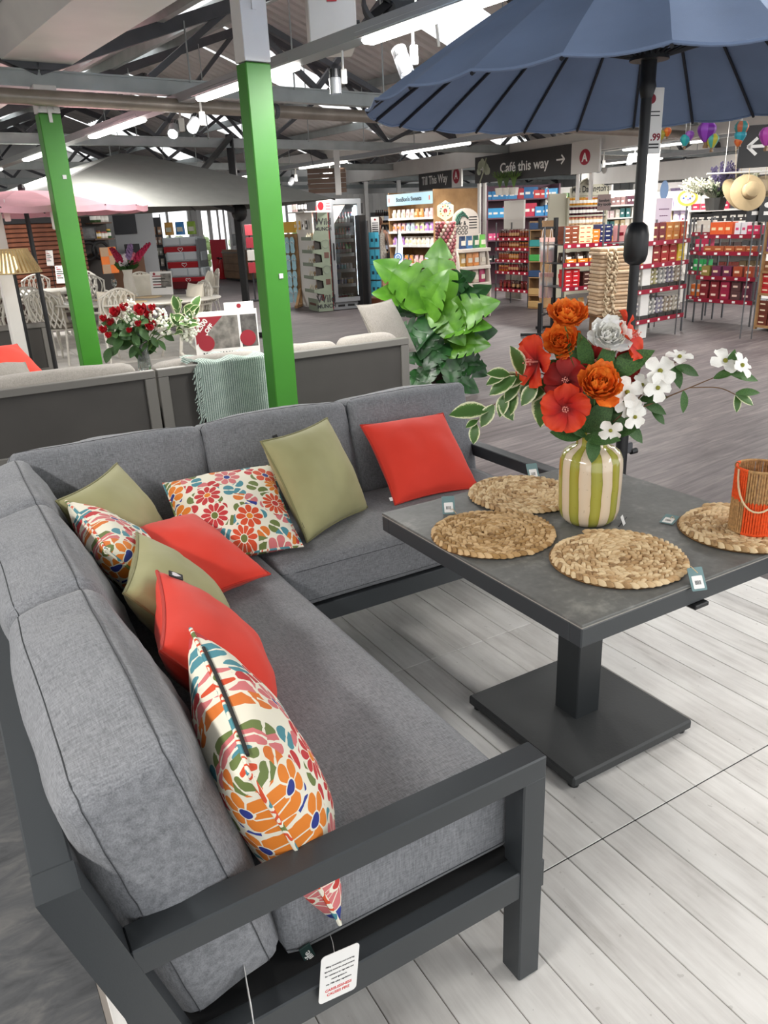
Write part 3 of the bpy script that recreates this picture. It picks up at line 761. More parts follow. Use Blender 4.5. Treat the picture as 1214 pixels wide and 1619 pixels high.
# ================================================================ scatter cushions
def m_plain(name, col, col2):
    g = NT(name, .8); o = g.tc.outputs['Object']; g.b.inputs['Sheen Weight'].default_value = .1
    n = g.n('TexNoise', Vector=o, Scale=5.0, Detail=3.0); g.col(g.ramp(n.outputs['Fac'], (.3, col), (.7, col2)))
    w = g.n('TexNoise', Vector=o, Scale=500.0, Detail=1.0); g.bump(w.outputs['Fac'], .06, .001); return g.m
def m_floral():
    g = NT('floral_print', .75); o = g.tc.outputs['Object']
    s_ = g.n('SeparateXYZ', Vector=o); p = g.n('CombineXYZ', X=s_.outputs['X'], Y=s_.outputs['Z']).outputs[0]
    CREAM = lin('f1ecd9')
    def layer(scale, rnd, seed, n_lo, n_hi, rad, cols, centre, cut, keep):
        v = g.n('TexVoronoi', Vector=g.map(p, loc=(seed, seed*.7, 0)), Scale=scale, Randomness=rnd); v.voronoi_dimensions = '2D'
        d = g.n('VectorMath', _operation='SUBTRACT', i0=g.map(p, loc=(seed, seed*.7, 0)), i1=v.outputs['Position']).outputs[0]
        dd = g.n('SeparateXYZ', Vector=d)
        cs = g.n('SeparateColor', Color=v.outputs['Color'])
        r0, r1, r2 = cs.outputs[0], cs.outputs[1], cs.outputs[2]
        ang = g.math('ADD', g.math('ARCTAN2', dd.outputs['Y'], dd.outputs['X']), g.math('MULTIPLY', r2, 6.28))
        N = g.math('FLOOR', g.math('ADD', g.math('MULTIPLY', r1, n_hi-n_lo+.99), n_lo))
        cz = g.math('ABSOLUTE', g.math('SINE', g.math('MULTIPLY', g.math('MULTIPLY', ang, N), .5)))
        rr = g.math('MULTIPLY', v.outputs['Distance'], 1.0)
        lim = g.math('MULTIPLY', g.math('ADD', g.math('MULTIPLY', g.math('POWER', cz, .5), .55), .45), rad)
        inside = g.math('LESS_THAN', rr, lim)
        gap = g.math('GREATER_THAN', g.math('MULTIPLY', cz, g.math('ADD', rr, .06)), cut)
        pet = g.math('MULTIPLY', inside, gap)
        pet = g.math('MULTIPLY', pet, g.math('GREATER_THAN', rr, centre*1.25))
        cen = g.math('LESS_THAN', rr, centre)
        kp = g.math('LESS_THAN', r2, keep)
        c1 = g.ramp(r0, *[(i/len(cols), c) for i, c in enumerate(cols)], const=True)
        c2 = g.ramp(r1, *[(i/4, c) for i, c in enumerate(('2b3a8c', 'e8862a', '6c7a3a', 'c8403a'))], const=True)
        return g.math('MULTIPLY', pet, kp), c1, g.math('MULTIPLY', cen, kp), c2, rr, kp
    cols = ['d9512c', 'd8797a', 'e8852b', 'c63a3c', 'd9512c', 'd8797a', '2f3f92', 'e8852b']
    leaf = ['4f8f9b', '6f7f45', '4f8f9b', 'c63a3c', '2f3f92', 'd8797a', '6f7f45', 'e07a30']
    m2, c2, k2, kc2, r2_, _k = layer(21.0, .95, 3.3, 2, 2, .52, leaf, .0, .085, 2.0)
    c = g.mix(m2, CREAM, c2)
    m1, c1, k1, kc1, r1_, k1_keep = layer(9.6, .70, 0.0, 6, 13, .435, cols, .105, .055, .86)
    v = g.math('MULTIPLY', g.math('LESS_THAN', r1_, .46), k1_keep)
    c = g.mix(g.math('MULTIPLY', v, .98), c, CREAM)
    c = g.mix(m1, c, c1); c = g.mix(k1, c, kc1)
    g.col(c)
    w = g.n('TexNoise', Vector=o, Scale=400.0, Detail=1.0); g.bump(w.outputs['Fac'], .05, .001)
    return g.m
M_OLIVE = m_plain('olive_cotton', '9b986b', 'aeab7d'); M_RED = m_plain('coral_red_cotton', 'd8331f', 'e63c28'); M_FLORAL = m_floral()
M_PO = m_plain('olive_piping', '7d7a52', '8a875e'); M_PR = m_plain('red_piping', 'b82a1a', 'c53222')
def m_pipef():
    g = NT('floral_piping', .8); o = g.tc.outputs['Object']
    n = g.n('TexNoise', Vector=o, Scale=28.0, Detail=0.0)
    g.col(g.ramp(n.outputs['Fac'], (.0, '4f8f9b'), (.42, 'f1ecd9'), (.52, 'd9512c'), (.6, 'f1ecd9'), (.68, '6f7f45'), const=True)); return g.m
M_PF = m_pipef()
M_TABB = mat('black_tab', '161616', .7)
def cushion(TL, TR, BL, m, mp, label, seed, th=.085, sag=.06, zipper=False):
    TL, TR, BL = V(TL), V(TR), V(BL)
    ex = (TR-TL); w = ex.length; ex.normalize(); ez = (TL-BL); h = ez.length; ez = (ez-ex*ez.dot(ex)).normalized(); ey = ez.cross(ex)
    c = (TR+BL)/2
    root = bpy.data.objects.new('cushion', None); COL.objects.link(root)
    root.matrix_world = Matrix.Translation(c) @ Matrix((ex, ey, ez)).transposed().to_4x4()
    tag(root, label, 'cushion', 'scatter cushions on the corner sofa')
    rnd = random.Random(seed); ph = [rnd.uniform(0, 6) for _ in range(4)]
    def pos(u, v, s_):
        e = 1-.075*(1-v*v)**1.0*abs(u)**3; f = 1-.075*(1-u*u)*abs(v)**3
        x, z = u*w/2*e, v*h/2*f
        g_ = max(0.0, (1-u*u)*(1-v*v))
        t = th*g_**.40*(1-.25*(u*u+v*v)*.5)
        pk = mnoise.noise(V((u*2.3+seed*1.7, v*2.3, s_*1.3)))*.012*g_**.5 + mnoise.noise(V((u*7+seed, v*7, s_)))*.005*g_**.4*(1-g_)
        y = s_*t + s_*pk + sag*(u*u*.22+.0)*(1 if rnd else 1)*.3
        return V((x, y, z))
    n = 22; mb = MB(); k = {}
    def cs(i): return math.sin(pi/2*(2*i/n-1))*.5+.5*(2*i/n-1)
    for s_ in (-1, 1):
        mb.grid(lambda a, b: pos(cs(a*n), cs(b*n), s_) if s_ < 0 else pos(-cs(a*n), cs(b*n), s_), n+1, n+1)
    mb.build('cover', m, root, True, 180)
    ring = [(-1+2*i/18, -1) for i in range(18)]+[(1, -1+2*i/18) for i in range(18)]+[(1-2*i/18, 1) for i in range(18)]+[(-1, 1-2*i/18) for i in range(18)]
    MB().tube([pos(a, b, 0)*1.004 for a, b in ring], .0042, 6, True).build('piping', mp, root, True)
    if zipper: MB().tube([pos(-.8+1.5*i/10, .985, 0)+V((0, -.006, .002)) for i in range(11)], .004, 6).build('zip', M_TABB, root, True)
    return root, pos
M_HEART = mat('pale_print', 'e8e2e6', .7)
def logo_tab(root, pos, u, v, rot=0.0, s_=-1):
    p = pos(u, v, s_)
    t = MB().cbox((0, 0, 0), (.030, .003, .036), .001).build('brand_tab', M_TABB, root, M=Matrix.Translation(p+V((0, -.006, .0))) @ Matrix.Rotation(rot, 4, 'Y') @ Matrix.Rotation(-.4, 4, 'X'))
    hp = [(.0, -.012), (.009, .0), (.0095, .006), (.005, .011), (.0, .008), (-.005, .011), (-.0095, .006), (-.009, .0)]
    MB().prism(hp, 0, .0008).build('printed_mark', M_HEART, t, M=Matrix.Translation((0, -.0017, 0)) @ UP)
c_, ps = cushion((1.492, 2.76, .757), (1.898, 2.745, .747), (1.468, 2.475, .492), M_RED, M_PR, 'red scatter cushion alone against the right end of the sofa back', 1)
MB().cbox((0, 0, 0), (.02, .003, .016), .001).build('brand_tab', M_TAGW, c_, M=Matrix.Translation(ps(-1, -.86, 0)+V((-.008, 0, 0))))
c_, ps = cushion((.944, 2.50, .838), (1.295, 2.68, .833), (1.026, 2.345, .487), M_OLIVE, M_PO, 'olive scatter cushion leaning beside the large flowered cushion in the sofa middle', 2, zipper=False)
MB().cbox((0, 0, 0), (.026, .003, .018), .001).build('brand_tab', M_TABB, c_, M=Matrix.Translation(ps(-.62, 1, 0)+V((0, 0, .006))))
MB().tube([ps(-.992, -.75+1.4*i/8, 0)+V((.004, -.006, 0)) for i in range(9)], .003, 5).build('zip', M_TABB, c_)
c_, ps = cushion((.635, 2.665, .705), (1.03, 2.60, .715), (.560, 2.33, .505), M_FLORAL, M_PF, 'flowered scatter cushion against the sofa back beside an olive cushion', 3)
MB().cbox((0, 0, 0), (.028, .003, .018), .001).build('brand_tab', M_TABB, c_, M=Matrix.Translation(ps(.68, 1, 0)+V((0, 0, .006))))
cushion((.30, 2.33, .665), (.665, 2.465, .645), (.42, 1.985, .535), M_RED, M_PR, 'red scatter cushion lying almost flat in the sofa corner', 4, th=.075)
cushion((.235, 2.38, .805), (.48, 2.69, .80), (.385, 2.27, .475), M_OLIVE, M_PO, 'olive scatter cushion standing in the far back corner of the sofa', 5)
cushion((.29, 1.97, .78), (.265, 2.385, .80), (.50, 1.99, .50), M_FLORAL, M_PF, 'flowered scatter cushion seen edge-on in the corner between two olive cushions', 6)
cushion((.27, 1.70, .755), (.39, 2.06, .76), (.49, 1.69, .475), M_OLIVE, M_PO, 'olive scatter cushion standing between a flowered and a red one on the left side', 7)
c_, ps = cushion((.27, 1.375, .765), (.365, 1.75, .77), (.49, 1.37, .48), M_RED, M_PR, 'red scatter cushion with black heart tab standing next to the nearest flowered cushion', 8)
logo_tab(c_, ps, .82, .86)
cushion((.285, .935, .775), (.335, 1.37, .805), (.42, .955, .375), M_FLORAL, M_PF, 'flowered scatter cushion nearest the camera poking under the arm rail', 9, th=.095, zipper=True)
# ================================================================ flowers in the striped vase
def m_petal(name, a, b, tr=.25):
    g = NT(name, .6); o = g.tc.outputs['Object']
    n = g.n('TexNoise', Vector=o, Scale=40.0, Detail=3.0); g.col(g.ramp(n.outputs['Fac'], (.35, a), (.65, b)))
    g.b.inputs['Subsurface Weight'].default_value = 0.0; return g.m
M_PETO = m_petal('orange_petal', 'ee6414', 'ff9a34'); M_PETR = m_petal('red_petal', 'd32113', 'ea4520'); M_PETD = m_petal('deep_red_petal', '7e0f10', 'a81a14')
M_PETW = m_petal('white_petal', 'ecebe2', 'fbfaf5'); M_PETI = m_petal('ivory_petal', 'fbf9ee', 'ffffff')
M_LEAF = m_petal('green_leaf', '33552a', '4f7a38'); M_LEAFD = m_petal('dark_leaf', '29491f', '446b34'); M_STEM = mat('green_stem', '5b7a3a', .6, var=.15); M_TWIG = mat('brown_twig', '6b5138', .7, var=.2)
M_YEL = mat('flower_heart', '8a8a2c', .7, var=.2, vs=90); M_STAM = mat('pink_stamen', 'e79a8c', .6)
def m_hib(name, a, b, c):
    g = NT(name, .65); s_ = g.n('SeparateXYZ', Vector=g.tc.outputs['Object'])
    n = g.n('TexNoise', Vector=g.map(g.tc.outputs['Object'], (3, 14, 3)), Scale=1.0, Detail=3.0)
    g.col(g.ramp(g.math('ADD', s_.outputs['X'], g.math('MULTIPLY', g.math('SUBTRACT', n.outputs['Fac'], .5), .35)), (.05, a), (.4, b), (.95, c))); return g.m
M_PETR = m_hib('red_petal_dark_throat', '6e0a0c', 'c01a0e', 'dd4214'); M_PETD = m_hib('deep_red_petal_dark_throat', '4e080a', '8e1210', 'a81c12')  # petal colour runs from a dark throat to a more orange edge
def m_varleaf():
    g = NT('variegated_leaf', .45); s_ = g.n('SeparateXYZ', Vector=g.tc.outputs['UV']); 
    n = g.n('TexNoise', Vector=g.map(g.tc.outputs['Object'], (30, 30, 30)), Scale=1.0, Detail=2.0)
    e = g.math('ADD', g.math('ABSOLUTE', g.math('SUBTRACT', s_.outputs['X'], .5)), g.math('MULTIPLY', g.math('SUBTRACT', n.outputs['Fac'], .5), .25))
    g.col(g.ramp(e, (.26, '44692f'), (.36, '5d8240'), (.40, 'd8dcae'), (.5, 'e6e8c8'))); return g.m
M_VAR = m_varleaf()
def petal(L, W, cup=.25, tip=.0, ruff=.0, n=5, k=5, base_w=.25, seed=0):
    "petal along +x, cupped towards +z, with its own uv"
    mb = MB()
    def fn(a, b):
        s_ = b*2-1; w = W/2*(base_w+(1-base_w)*math.sin(min(1, a*1.15)*pi/2))*(1 if a < .8 else sqrt(max(0, 1-((a-.8)/.2)**2*.75)))
        x = L*a; y = s_*w
        z = cup*L*a*a*.6 + cup*W*s_*s_*.5*a + tip*L*a**3 + ruff*sin(b*13+seed+a*3)*a*a
        return V((x, y, z))
    mb.grid(fn, n, k); return mb
def with_uv(me, n, k):
    uv = me.uv_layers.new(name='UVMap'); co = [(j/(k-1), i/(n-1)) for i in range(n) for j in range(k)]
    for l in me.loops: uv.data[l.index].uv = co[l.vertex_index]
    return me
def leaf_mesh(L, W, mat_, bend=-.25, uvm=False):
    mb = MB(); n, k = 7, 5
    def fn(a, b):
        s_ = b*2-1; w = W/2*sin(pi*min(1, a*.96+.04))**.8
        return V((L*a, s_*w, bend*L*a*a + .18*abs(s_)*w))
    mb.grid(fn, n, k); me = mb.mesh('leaf', mat_, True, 180)
    return with_uv(me, n, k) if uvm else me
def aim(d, up=(0, 0, 1), roll=0.0):
    "rotation whose local +z looks along d"
    z = V(d).normalized(); x = V(up).cross(z)
    if x.length < 1e-4: x = V((1, 0, 0))
    x.normalize(); y = z.cross(x)
    return Matrix((x, y, z)).transposed().to_4x4() @ Matrix.Rotation(roll, 4, 'Z')
def aimx(d, up=(0, 0, 1), roll=0.0):
    "rotation whose local +x looks along d"
    x = V(d).normalized(); y = V(up).cross(x)
    if y.length < 1e-4: y = V((0, 1, 0))
    y.normalize(); z = x.cross(y)
    return Matrix((x, y, z)).transposed().to_4x4() @ Matrix.Rotation(roll, 4, 'X')
TOCAM = V((-CF.x, -CF.y, 0)).normalized(); TORIGHT = V((CR.x, CR.y, 0)).normalized()
DV = hypot(vx, vy)
def bq(x, y, off=0.0): return P(x, y, D=DV-off)
def stem_to(root, p, r=.0022, m=M_STEM, bow=.0):
    a = VT+V((random.uniform(-.02, .02), random.uniform(-.02, .02), -.12)); mid = VT+(p-VT)*.25+V((0, 0, .02))
    pts = []
    for i in range(9):
        t = i/8; pts.append((a*(1-t)**2+mid*2*t*(1-t)+p*t*t))
    MB().tube(pts, r, 6).build('stem', m, root, True)
    return pts
PETM = {}
def flower_root(label, cat='flower', group='flowers in the striped vase'): return thing('flower_stem', label, cat, (0, 0, 0), 0, group)
def hibiscus(p, d, size, label, m=M_PETR):
    r = flower_root(label); stem_to(r, p-V(d).normalized()*.012)
    key = ('hib', m.name)
    if key not in PETM: PETM[key] = petal(1, 1.02, .34, -.34, .05, 9, 11, .2).mesh('petal', m, True, 180)
    A = Matrix.Translation(p) @ aim(d)
    for k in range(5): link('petal', PETM[key], r, A @ Matrix.Rotation(2*pi*k/5+.3, 4, 'Z') @ Matrix.Rotation(-.35, 4, 'Y') @ Matrix.Scale(size, 4) @ Matrix.Rotation(.18, 4, 'X'))
    st = MB().cyl((0, 0, 0), (0, 0, size*.55), size*.035, n=6)
    for k in range(14):
        a = k*2.4; z = size*(.3+.025*k); st.ball((size*.10*cos(a), size*.10*sin(a), z), size*.030, 5, 4)
    st.build('stamen', M_STAM, r, M=A)
    MB().lathe([(0, -size*.28), (size*.10, -size*.2), (size*.16, 0), (0, 0)], 8).build('calyx', M_STEM, r, M=A)
    return r
def ranunculus(p, d, size, label, m=M_PETO, n=46, fr=.02):
    r = flower_root(label); stem_to(r, p-V(d).normalized()*.02)
    A = Matrix.Translation(p) @ aim(d); mb = MB(); rnd = random.Random(label)
    pt = petal(1, .85, .35, .10, .05, 5, 6, .3)
    for i in range(n):
        t = i/(n-1); a = i*2.39996; tilt = -(.15+1.15*(1-t)); L = size*(.55+.5*t)*rnd.uniform(.88, 1.1)
        M = Matrix.Rotation(a, 4, 'Z') @ Matrix.Translation((size*.10*t, 0, size*.10*(1-t))) @ Matrix.Rotation(tilt+rnd.uniform(-.15, .15), 4, 'Y') @ Matrix.Scale(L, 4)
        mb.add(pt.v, pt.f, M)
    o = mb.build('petals', m, r, True, 180, M=A)
    MB().lathe([(0, -size*.25), (size*.2, -size*.12), (size*.3, 0), (0, 0.0)], 8).build('calyx', M_STEM, r, M=A)
    return r
up = V((0, 0, 1))
ranunculus(bq(895, 507, .02), TOCAM*.5+up*.8, .056, 'orange double flower at the very top of the bouquet')
ranunculus(bq(888, 545, -.01), TOCAM*.7+up*.5-TORIGHT*.3, .054, 'orange double flower just below the topmost one')
ranunculus(bq(943, 616, .075), TOCAM*.75+up*.7, .066, 'orange double flower low in the bouquet centre above the vase')
ranunculus(bq(960, 537, .05), TOCAM*.75+up*.6, .055, 'ivory white carnation near the top of the bouquet', M_PETI, 40)
hibiscus(bq(850, 572, .03), -TORIGHT*.85+TOCAM*.45+up*.1, .075, 'red hibiscus flower facing left on the left of the bouquet')
hibiscus(bq(893, 645, .07), TOCAM*.95+up*.1-TORIGHT*.2, .070, 'red hibiscus flower facing forward just above the vase neck')
hibiscus(bq(897, 603, .04), TOCAM*.8+up*.3-TORIGHT*.4, .066, 'dark red hibiscus flower behind the forward-facing one', M_PETD)
hibiscus(bq(985, 535, .0), TORIGHT*.75+TOCAM*.4+up*.35, .075, 'red hibiscus flower facing right at the top right of the bouquet')
hibiscus(bq(977, 583, -.02), TORIGHT*.3+TOCAM*.9, .062, 'dark red hibiscus flower half hidden under the ivory carnation', M_PETD)
hibiscus(bq(940, 572, .0), TOCAM*.9+up*.3, .046, 'small dark red bloom in the middle of the bouquet', M_PETD)
# white dogwood branches
def branch_path(pts, n=6):
    out = []
    P_ = [pts[0]]+pts+[pts[-1]]
    for i in range(1, len(P_)-2):
        for j in range(n):
            t = j/n; a, b, c, d = P_[i-1], P_[i], P_[i+1], P_[i+2]
            out.append(.5*((2*b)+(c-a)*t+(2*a-5*b+4*c-d)*t*t+(3*b-a-3*c+d)*t**3))
    out.append(pts[-1]); return out
dogp = petal(1, .95, .30, -.35, .015, 6, 7, .35).mesh('petal', M_PETW, True, 180)
def blossom(root, p, d, size):
    A = Matrix.Translation(p) @ aim(d, roll=random.uniform(0, 1.5))
    h = MB().ball((0, 0, size*.08), size*.16, 8, 5).build('blossom', M_YEL, root, M=A)
    for k in range(4): link('petal', dogp, h, Matrix.Rotation(pi/2*k, 4, 'Z') @ Matrix.Rotation(-.15, 4, 'Y') @ Matrix.Scale(size, 4))
LFG = leaf_mesh(1, .42, M_LEAF, -.2); LFD = leaf_mesh(1, .55, M_LEAFD, -.25); LFV = leaf_mesh(1, .58, M_VAR, -.22, True)
def leaf(root, p, d, size, me=None, roll=0.0): return link('leaf', me or LFG, root, Matrix.Translation(p) @ aimx(d, up=TOCAM*.75+up*.55, roll=roll*.6-.2) @ Matrix.Scale(size, 4))
b1 = thing('blossom_branch', 'long branch of white blossoms reaching far right from the striped vase', 'branch', (0, 0, 0), 0, 'flowers in the striped vase')
pa = branch_path([VT-V((0, 0, .1)), bq(965, 668, .02), bq(1035, 636, .02), bq(1090, 613, .0), bq(1150, 588, -.02)]); MB().tube(pa, lambda t: .0028*(1-.6*t), 6).build('stem', M_TWIG, b1, True)
pb_ = branch_path([bq(1090, 613, .0), bq(1135, 613, 0), bq(1163, 624, 0)], 5); MB().tube(pb_, .0014, 6).build('twig', M_TWIG, b1, True)
for x, y, d, s_ in ((1146, 571, TOCAM*.6+up*.7, .040), (1172, 578, TOCAM*.6+up*.5+TORIGHT*.5, .036)): blossom(b1, bq(x, y, .01), d, s_)
for x, y, dx, dz, s_ in ((1150, 588, .1, .9, .05), (1155, 592, .9, -.1, .06), (1080, 618, .1, -.9, .05), (1163, 622, .9, .15, .05), (1163, 624, .7, -.3, .045), (1163, 624, .2, -.9, .04), (1128, 598, .5, .3, .05)): leaf(b1, bq(x, y, .0), TORIGHT*dx+up*dz+TOCAM*.25, s_*1.2, LFG if s_ > .045 else LFV)
b2 = thing('blossom_branch', 'short branch of clustered white blossoms leaning right over the vase', 'branch', (0, 0, 0), 0, 'flowers in the striped vase')
pa = branch_path([VT-V((0, 0, .1)), bq(958, 680, .03), bq(1000, 640, .04), bq(1035, 600, .02), bq(1068, 572, .0)]); MB().tube(pa, .0022, 6).build('stem', M_TWIG, b2, True)
for x, y, d, s_, o in ((1043, 587, TOCAM*.8+up*.5, .044, .03), (1039, 613, TOCAM*.9+up*.1+TORIGHT*.2, .040, .05), (1015, 609, TOCAM*.8+up*.6, .032, .03), (991, 620, TOCAM*.9+up*.2, .043, .07), (993, 641, TOCAM*.8-up*.2, .036, .07), (1003, 659, TOCAM*.9+TORIGHT*.3, .036, .06), (965, 680, TOCAM*.9-up*.3-TORIGHT*.2, .034, .08), (1074, 565, TOCAM*.3+up*.9, .036, .0)): blossom(b2, bq(x, y, o), d, s_)
for x, y, dx, dz, s_ in ((1062, 578, .3, -.6, .05), (1068, 580, .9, -.2, .05), (1018, 640, .8, -.2, .05), (1012, 632, .6, .2, .055), (1030, 650, .8, -.6, .04), (985, 668, .5, -.4, .06)): leaf(b2, bq(x, y, .01), TORIGHT*dx+up*dz+TOCAM*.3, s_*1.3, LFD)
# trailing variegated stems
def trail(label, pix, leaves, off=0.0):
    b = thing('trailing_stem', label, 'foliage', (0, 0, 0), 0, 'flowers in the striped vase')
    pa = branch_path([VT-V((0, 0, .1))]+[bq(x, y, off) for x, y in pix]); MB().tube(pa, lambda t: .0022*(1-.5*t), 6).build('stem', M_TWIG, b, True)
    for x, y, x1, y1, ro in leaves:
        a, e = bq(x, y, off), bq(x1, y1, off+.02); leaf(b, a, e-a, (e-a).length*1.22, LFV, ro)
trail('long trailing stem of cream-edged leaves hanging left of the vase', [(905, 668), (872, 600), (838, 592), (812, 612), (790, 633), (768, 650), (752, 668)],
      ((868, 598, 838, 628, .5), (850, 592, 826, 622, .6), (812, 612, 803, 650, 1.0), (790, 633, 808, 658, .7), (800, 622, 790, 652, .9), (780, 640, 763, 668, .5), (772, 648, 722, 648, .9), (755, 664, 740, 672, .7), (752, 670, 748, 696, .8), (866, 610, 852, 664, 1.1), (830, 596, 790, 604, .4), (822, 602, 800, 628, .9)))
trail('short stem of cream-edged leaves reaching up left beneath the hibiscus', [(900, 672), (862, 620), (830, 594), (800, 592)],
      ((826, 592, 816, 556, .8), (806, 592, 778, 588, .5), (800, 592, 774, 602, .9), (815, 596, 780, 616, .6), (848, 606, 828, 634, .5)), .03)
fo = thing('leafy_stem', 'dark green leafy sprig filling the vase mouth', 'foliage', (0, 0, 0), 0, 'flowers in the striped vase'); stem_to(fo, bq(935, 600))
for x, y, x1, y1, ro, me, o in ((925, 690, 950, 655, .3, LFD, .06), (930, 690, 905, 660, .5, LFD, .06), (925, 692, 958, 690, .2, LFD, .08), (935, 690, 972, 668, .4, LFD, .05), (920, 690, 890, 683, .3, LFD, .06), (930, 685, 935, 640, .9, LFD, .05), (915, 670, 925, 630, .6, LFD, .04), (955, 685, 988, 676, .3, LFD, .05), (915, 600, 893, 570, .4, LFG, .03), (925, 600, 912, 560, .9, LFG, .03), (930, 595, 925, 550, .6, LFG, .03), (945, 600, 962, 560, .8, LFG, .04), (950, 600, 1003, 568, .4, LFG, .03), (938, 690, 938, 715, .3, LFD, .09), (900, 620, 880, 640, .4, LFD, .03), (960, 660, 985, 640, .3, LFD, .03), (905, 590, 880, 575, .2, LFG, .02)):
    a, e = bq(x, y, o*.6), bq(x1, y1, o); leaf(fo, a, e-a, (e-a).length*1.5, me, ro)
# ================================================================ navy parasol
M_NAVY = mat('navy_canvas', '778bac', .85, var=.08, vs=3.0, bump=.05, bs=300); M_NAVYD = mat('navy_rib', '161c26', .6)
px_, py_ = 2.655, 2.405
par = thing('parasol', 'large navy round parasol with black pole behind the pedestal table', 'parasol', (px_, py_, 0))
ZR_, RR, ZA, NP = 1.962, 1.11, 2.53, 24
def canopy_pt(a, t, sagk=.0):
    "t = 0 at the hub, 1 at the rim"
    r = RR*t; z = ZR_+(ZA-ZR_)*(1-t**1.25)
    return V((r*cos(a), r*sin(a), z-sagk))
for k in range(NP):
    a0, a1 = 2*pi*k/NP, 2*pi*(k+1)/NP
    def fn(s_, t, e=0.0):
        a = a0+(a1-a0)*s_; q = sin(pi*s_)
        p = canopy_pt(a, .02+.98*t); sh = 1-(.010*q*t*t)
        return V((p.x*sh, p.y*sh, p.z-.014*q*t-e))
    mb = MB(); mb.grid(lambda s_, t: fn(s_, t), 7, 13)
    mb.build('canopy_panel', M_NAVY, par, True, 180)
    am = a0
    MB().tube([canopy_pt(am, .03+.97*j/10)-V((0, 0, .010)) for j in range(11)], .0065, 6).build('rib', M_NAVYD, par)
    MB().tube([canopy_pt(am, .55)-V((0, 0, .02)), V((.05*cos(am), .05*sin(am), 2.10))], .005, 5).build('strut', M_NAVYD, par)
hem = []
for k in range(NP*6):
    a = 2*pi*k/(NP*6); q = sin(pi*((k % 6)/6)); p = canopy_pt(a, 1.0); sh = 1-.010*q; hem.append(V((p.x*sh, p.y*sh, p.z-.014*q)))
MB().tube(hem, .006, 5, True).build('hem', M_NAVY, par)
MB().lathe([(.075, 2.09), (.075, 2.12), (.03, 2.125), (.03, 2.02), (.034, 2.0), (.022, 1.96)], 16).build('runner', M_BLACK, par, True)
MB().cyl((0, 0, .06), (0, 0, ZA), .021, n=16).build('pole', M_BLACK, par, True)
MB().cyl((0, 0, .03), (0, 0, .62), .027, n=16).build('base_tube', M_BLACK, par, True)
MB().lathe([(.02, 1.33), (.042, 1.345), (.050, 1.37), (.050, 1.45), (.042, 1.485), (.024, 1.50)], 18).build('tilt_joint', M_BLACK, par, True)
MB().cbox((.035, 0, .52), (.05, .03, .05), .006).build('clamp', M_DSTEEL, par); MB().cyl((.05, -.01, .50), (.085, -.01, .50), .014, n=8).build('clamp_knob', M_BLACK, par)
MB().lathe([(0, 0), (.26, 0), (.26, .045), (.22, .06), (.03, .07), (0, .07)], 32).build('base_weight', M_BLACK, par, True)
tg = MB().prism(rcard(.085, .24, .004), -.0006, .0006).build('price_card', M_TAGW, par, M=Matrix.Translation(TORIGHT*.040-TOCAM*.03+V((0, 0, 1.88))) @ Matrix.Rotation(_y+.2, 4, 'Z') @ UP)
MB().lathe([(0, 0), (.018, 0), (.018, .001), (0, .001)], 16).build('printed_logo', mat('burgundy_ink', '8c1c30', .6), tg, M=Matrix.Translation((-.01, .08, .0006)))
text('printed_price', '.99', .036, mat('burgundy_ink', '8c1c30', .6), tg, Matrix.Translation((.018, -.06, .001)), bold=.001)
for k in range(4): MB().b2((-.04, -.10+k*.012+.0, .0006), (.035, -.094+k*.012, .0009)).build('printed_line', M_INK, tg) if k < 2 else MB().b2((-.04, -.01+k*.014, .0006), (.03, -.006+k*.014, .0009)).build('printed_line', M_INK, tg)
# ================================================================ taupe sofa group behind the corner sofa
M_TAUPE = mat('taupe_powder_coat', '716f6a', .45, .15); M_TEXT = mat('dark_textilene', '413f3c', .7, var=.08, vs=3.0, bump=.08, bs=500)
YS = 5.06
def module(x0, x1, label, y=YS, zt=.705, seatd=.8, cushions=(), rz=0.0, gy=1):
    w = x1-x0; t = thing('sofa_module', label, 'sofa', (x0, y, 0), rz, None)
    f = .07
    MB().cbox((w/2, .03, zt-.025), (w, .06, .05), .004).build('top_rail', M_TAUPE, t)
    for x in (f/2, w-f/2): MB().cbox((x, .03, (zt-.05)/2), (f, .055, zt-.05), .004).build('back_stile', M_TAUPE, t)
    MB().cbox((w/2, .03, .17), (w-2*f, .05, .07), .004).build('bottom_rail', M_TAUPE, t)
    MB().b2((f, .02, .205), (w-f, .035, zt-.05)).build('back_panel', M_TEXT, t)
    MB().cbox((w/2, seatd/2, .26), (w, seatd, .06), .004).build('seat_frame', M_TAUPE, t)
    for x in (f/2, w-f/2): MB().cbox((x, seatd-.03, .12), (.05, .05, .24), .003).build('leg', M_TAUPE, t)
    mb = MB(); rbox(mb, (w-.02, seatd-.08, .15), .04, (.01, .01, .02), (10, 8, 4), .002, 3); mb.build('seat_cushion', M_BEIGE, t, True, 180, M=Matrix.Translation((w/2, seatd/2+.06, .37)))
    for i, (a, b, h) in enumerate(cushions):
        mb = MB(); rbox(mb, (b-a, .17, h), .05, (.01, .03, .02), (12, 6, 8), .008, i+x0); mb.build('back_cushion', M_BEIGE, t, True, 180, M=Matrix.Translation(((a+b)/2, .19, .44+h/2)) @ Matrix.Rotation(.10, 4, 'X'))
    return t
module(-1.35, 1.235, 'taupe framed sofa section at far left seen from its dark panelled back', cushions=((.40, 1.45, .25), (1.47, 2.5, .30)))
module(1.25, 2.06, 'taupe framed sofa section under the folded grey-green throw', cushions=((.02, .78, .275),))
module(2.075, 3.185, 'taupe framed sofa section right of the near green post', cushions=((.03, .58, .275), (.60, 1.09, .285)))
q = P(76, 512, z=.72)
module(q.x-2.1, q.x, 'taupe framed sofa section facing away behind the red cushion at left', y=q.y, zt=.74, cushions=((.2, 1.0, .3),))
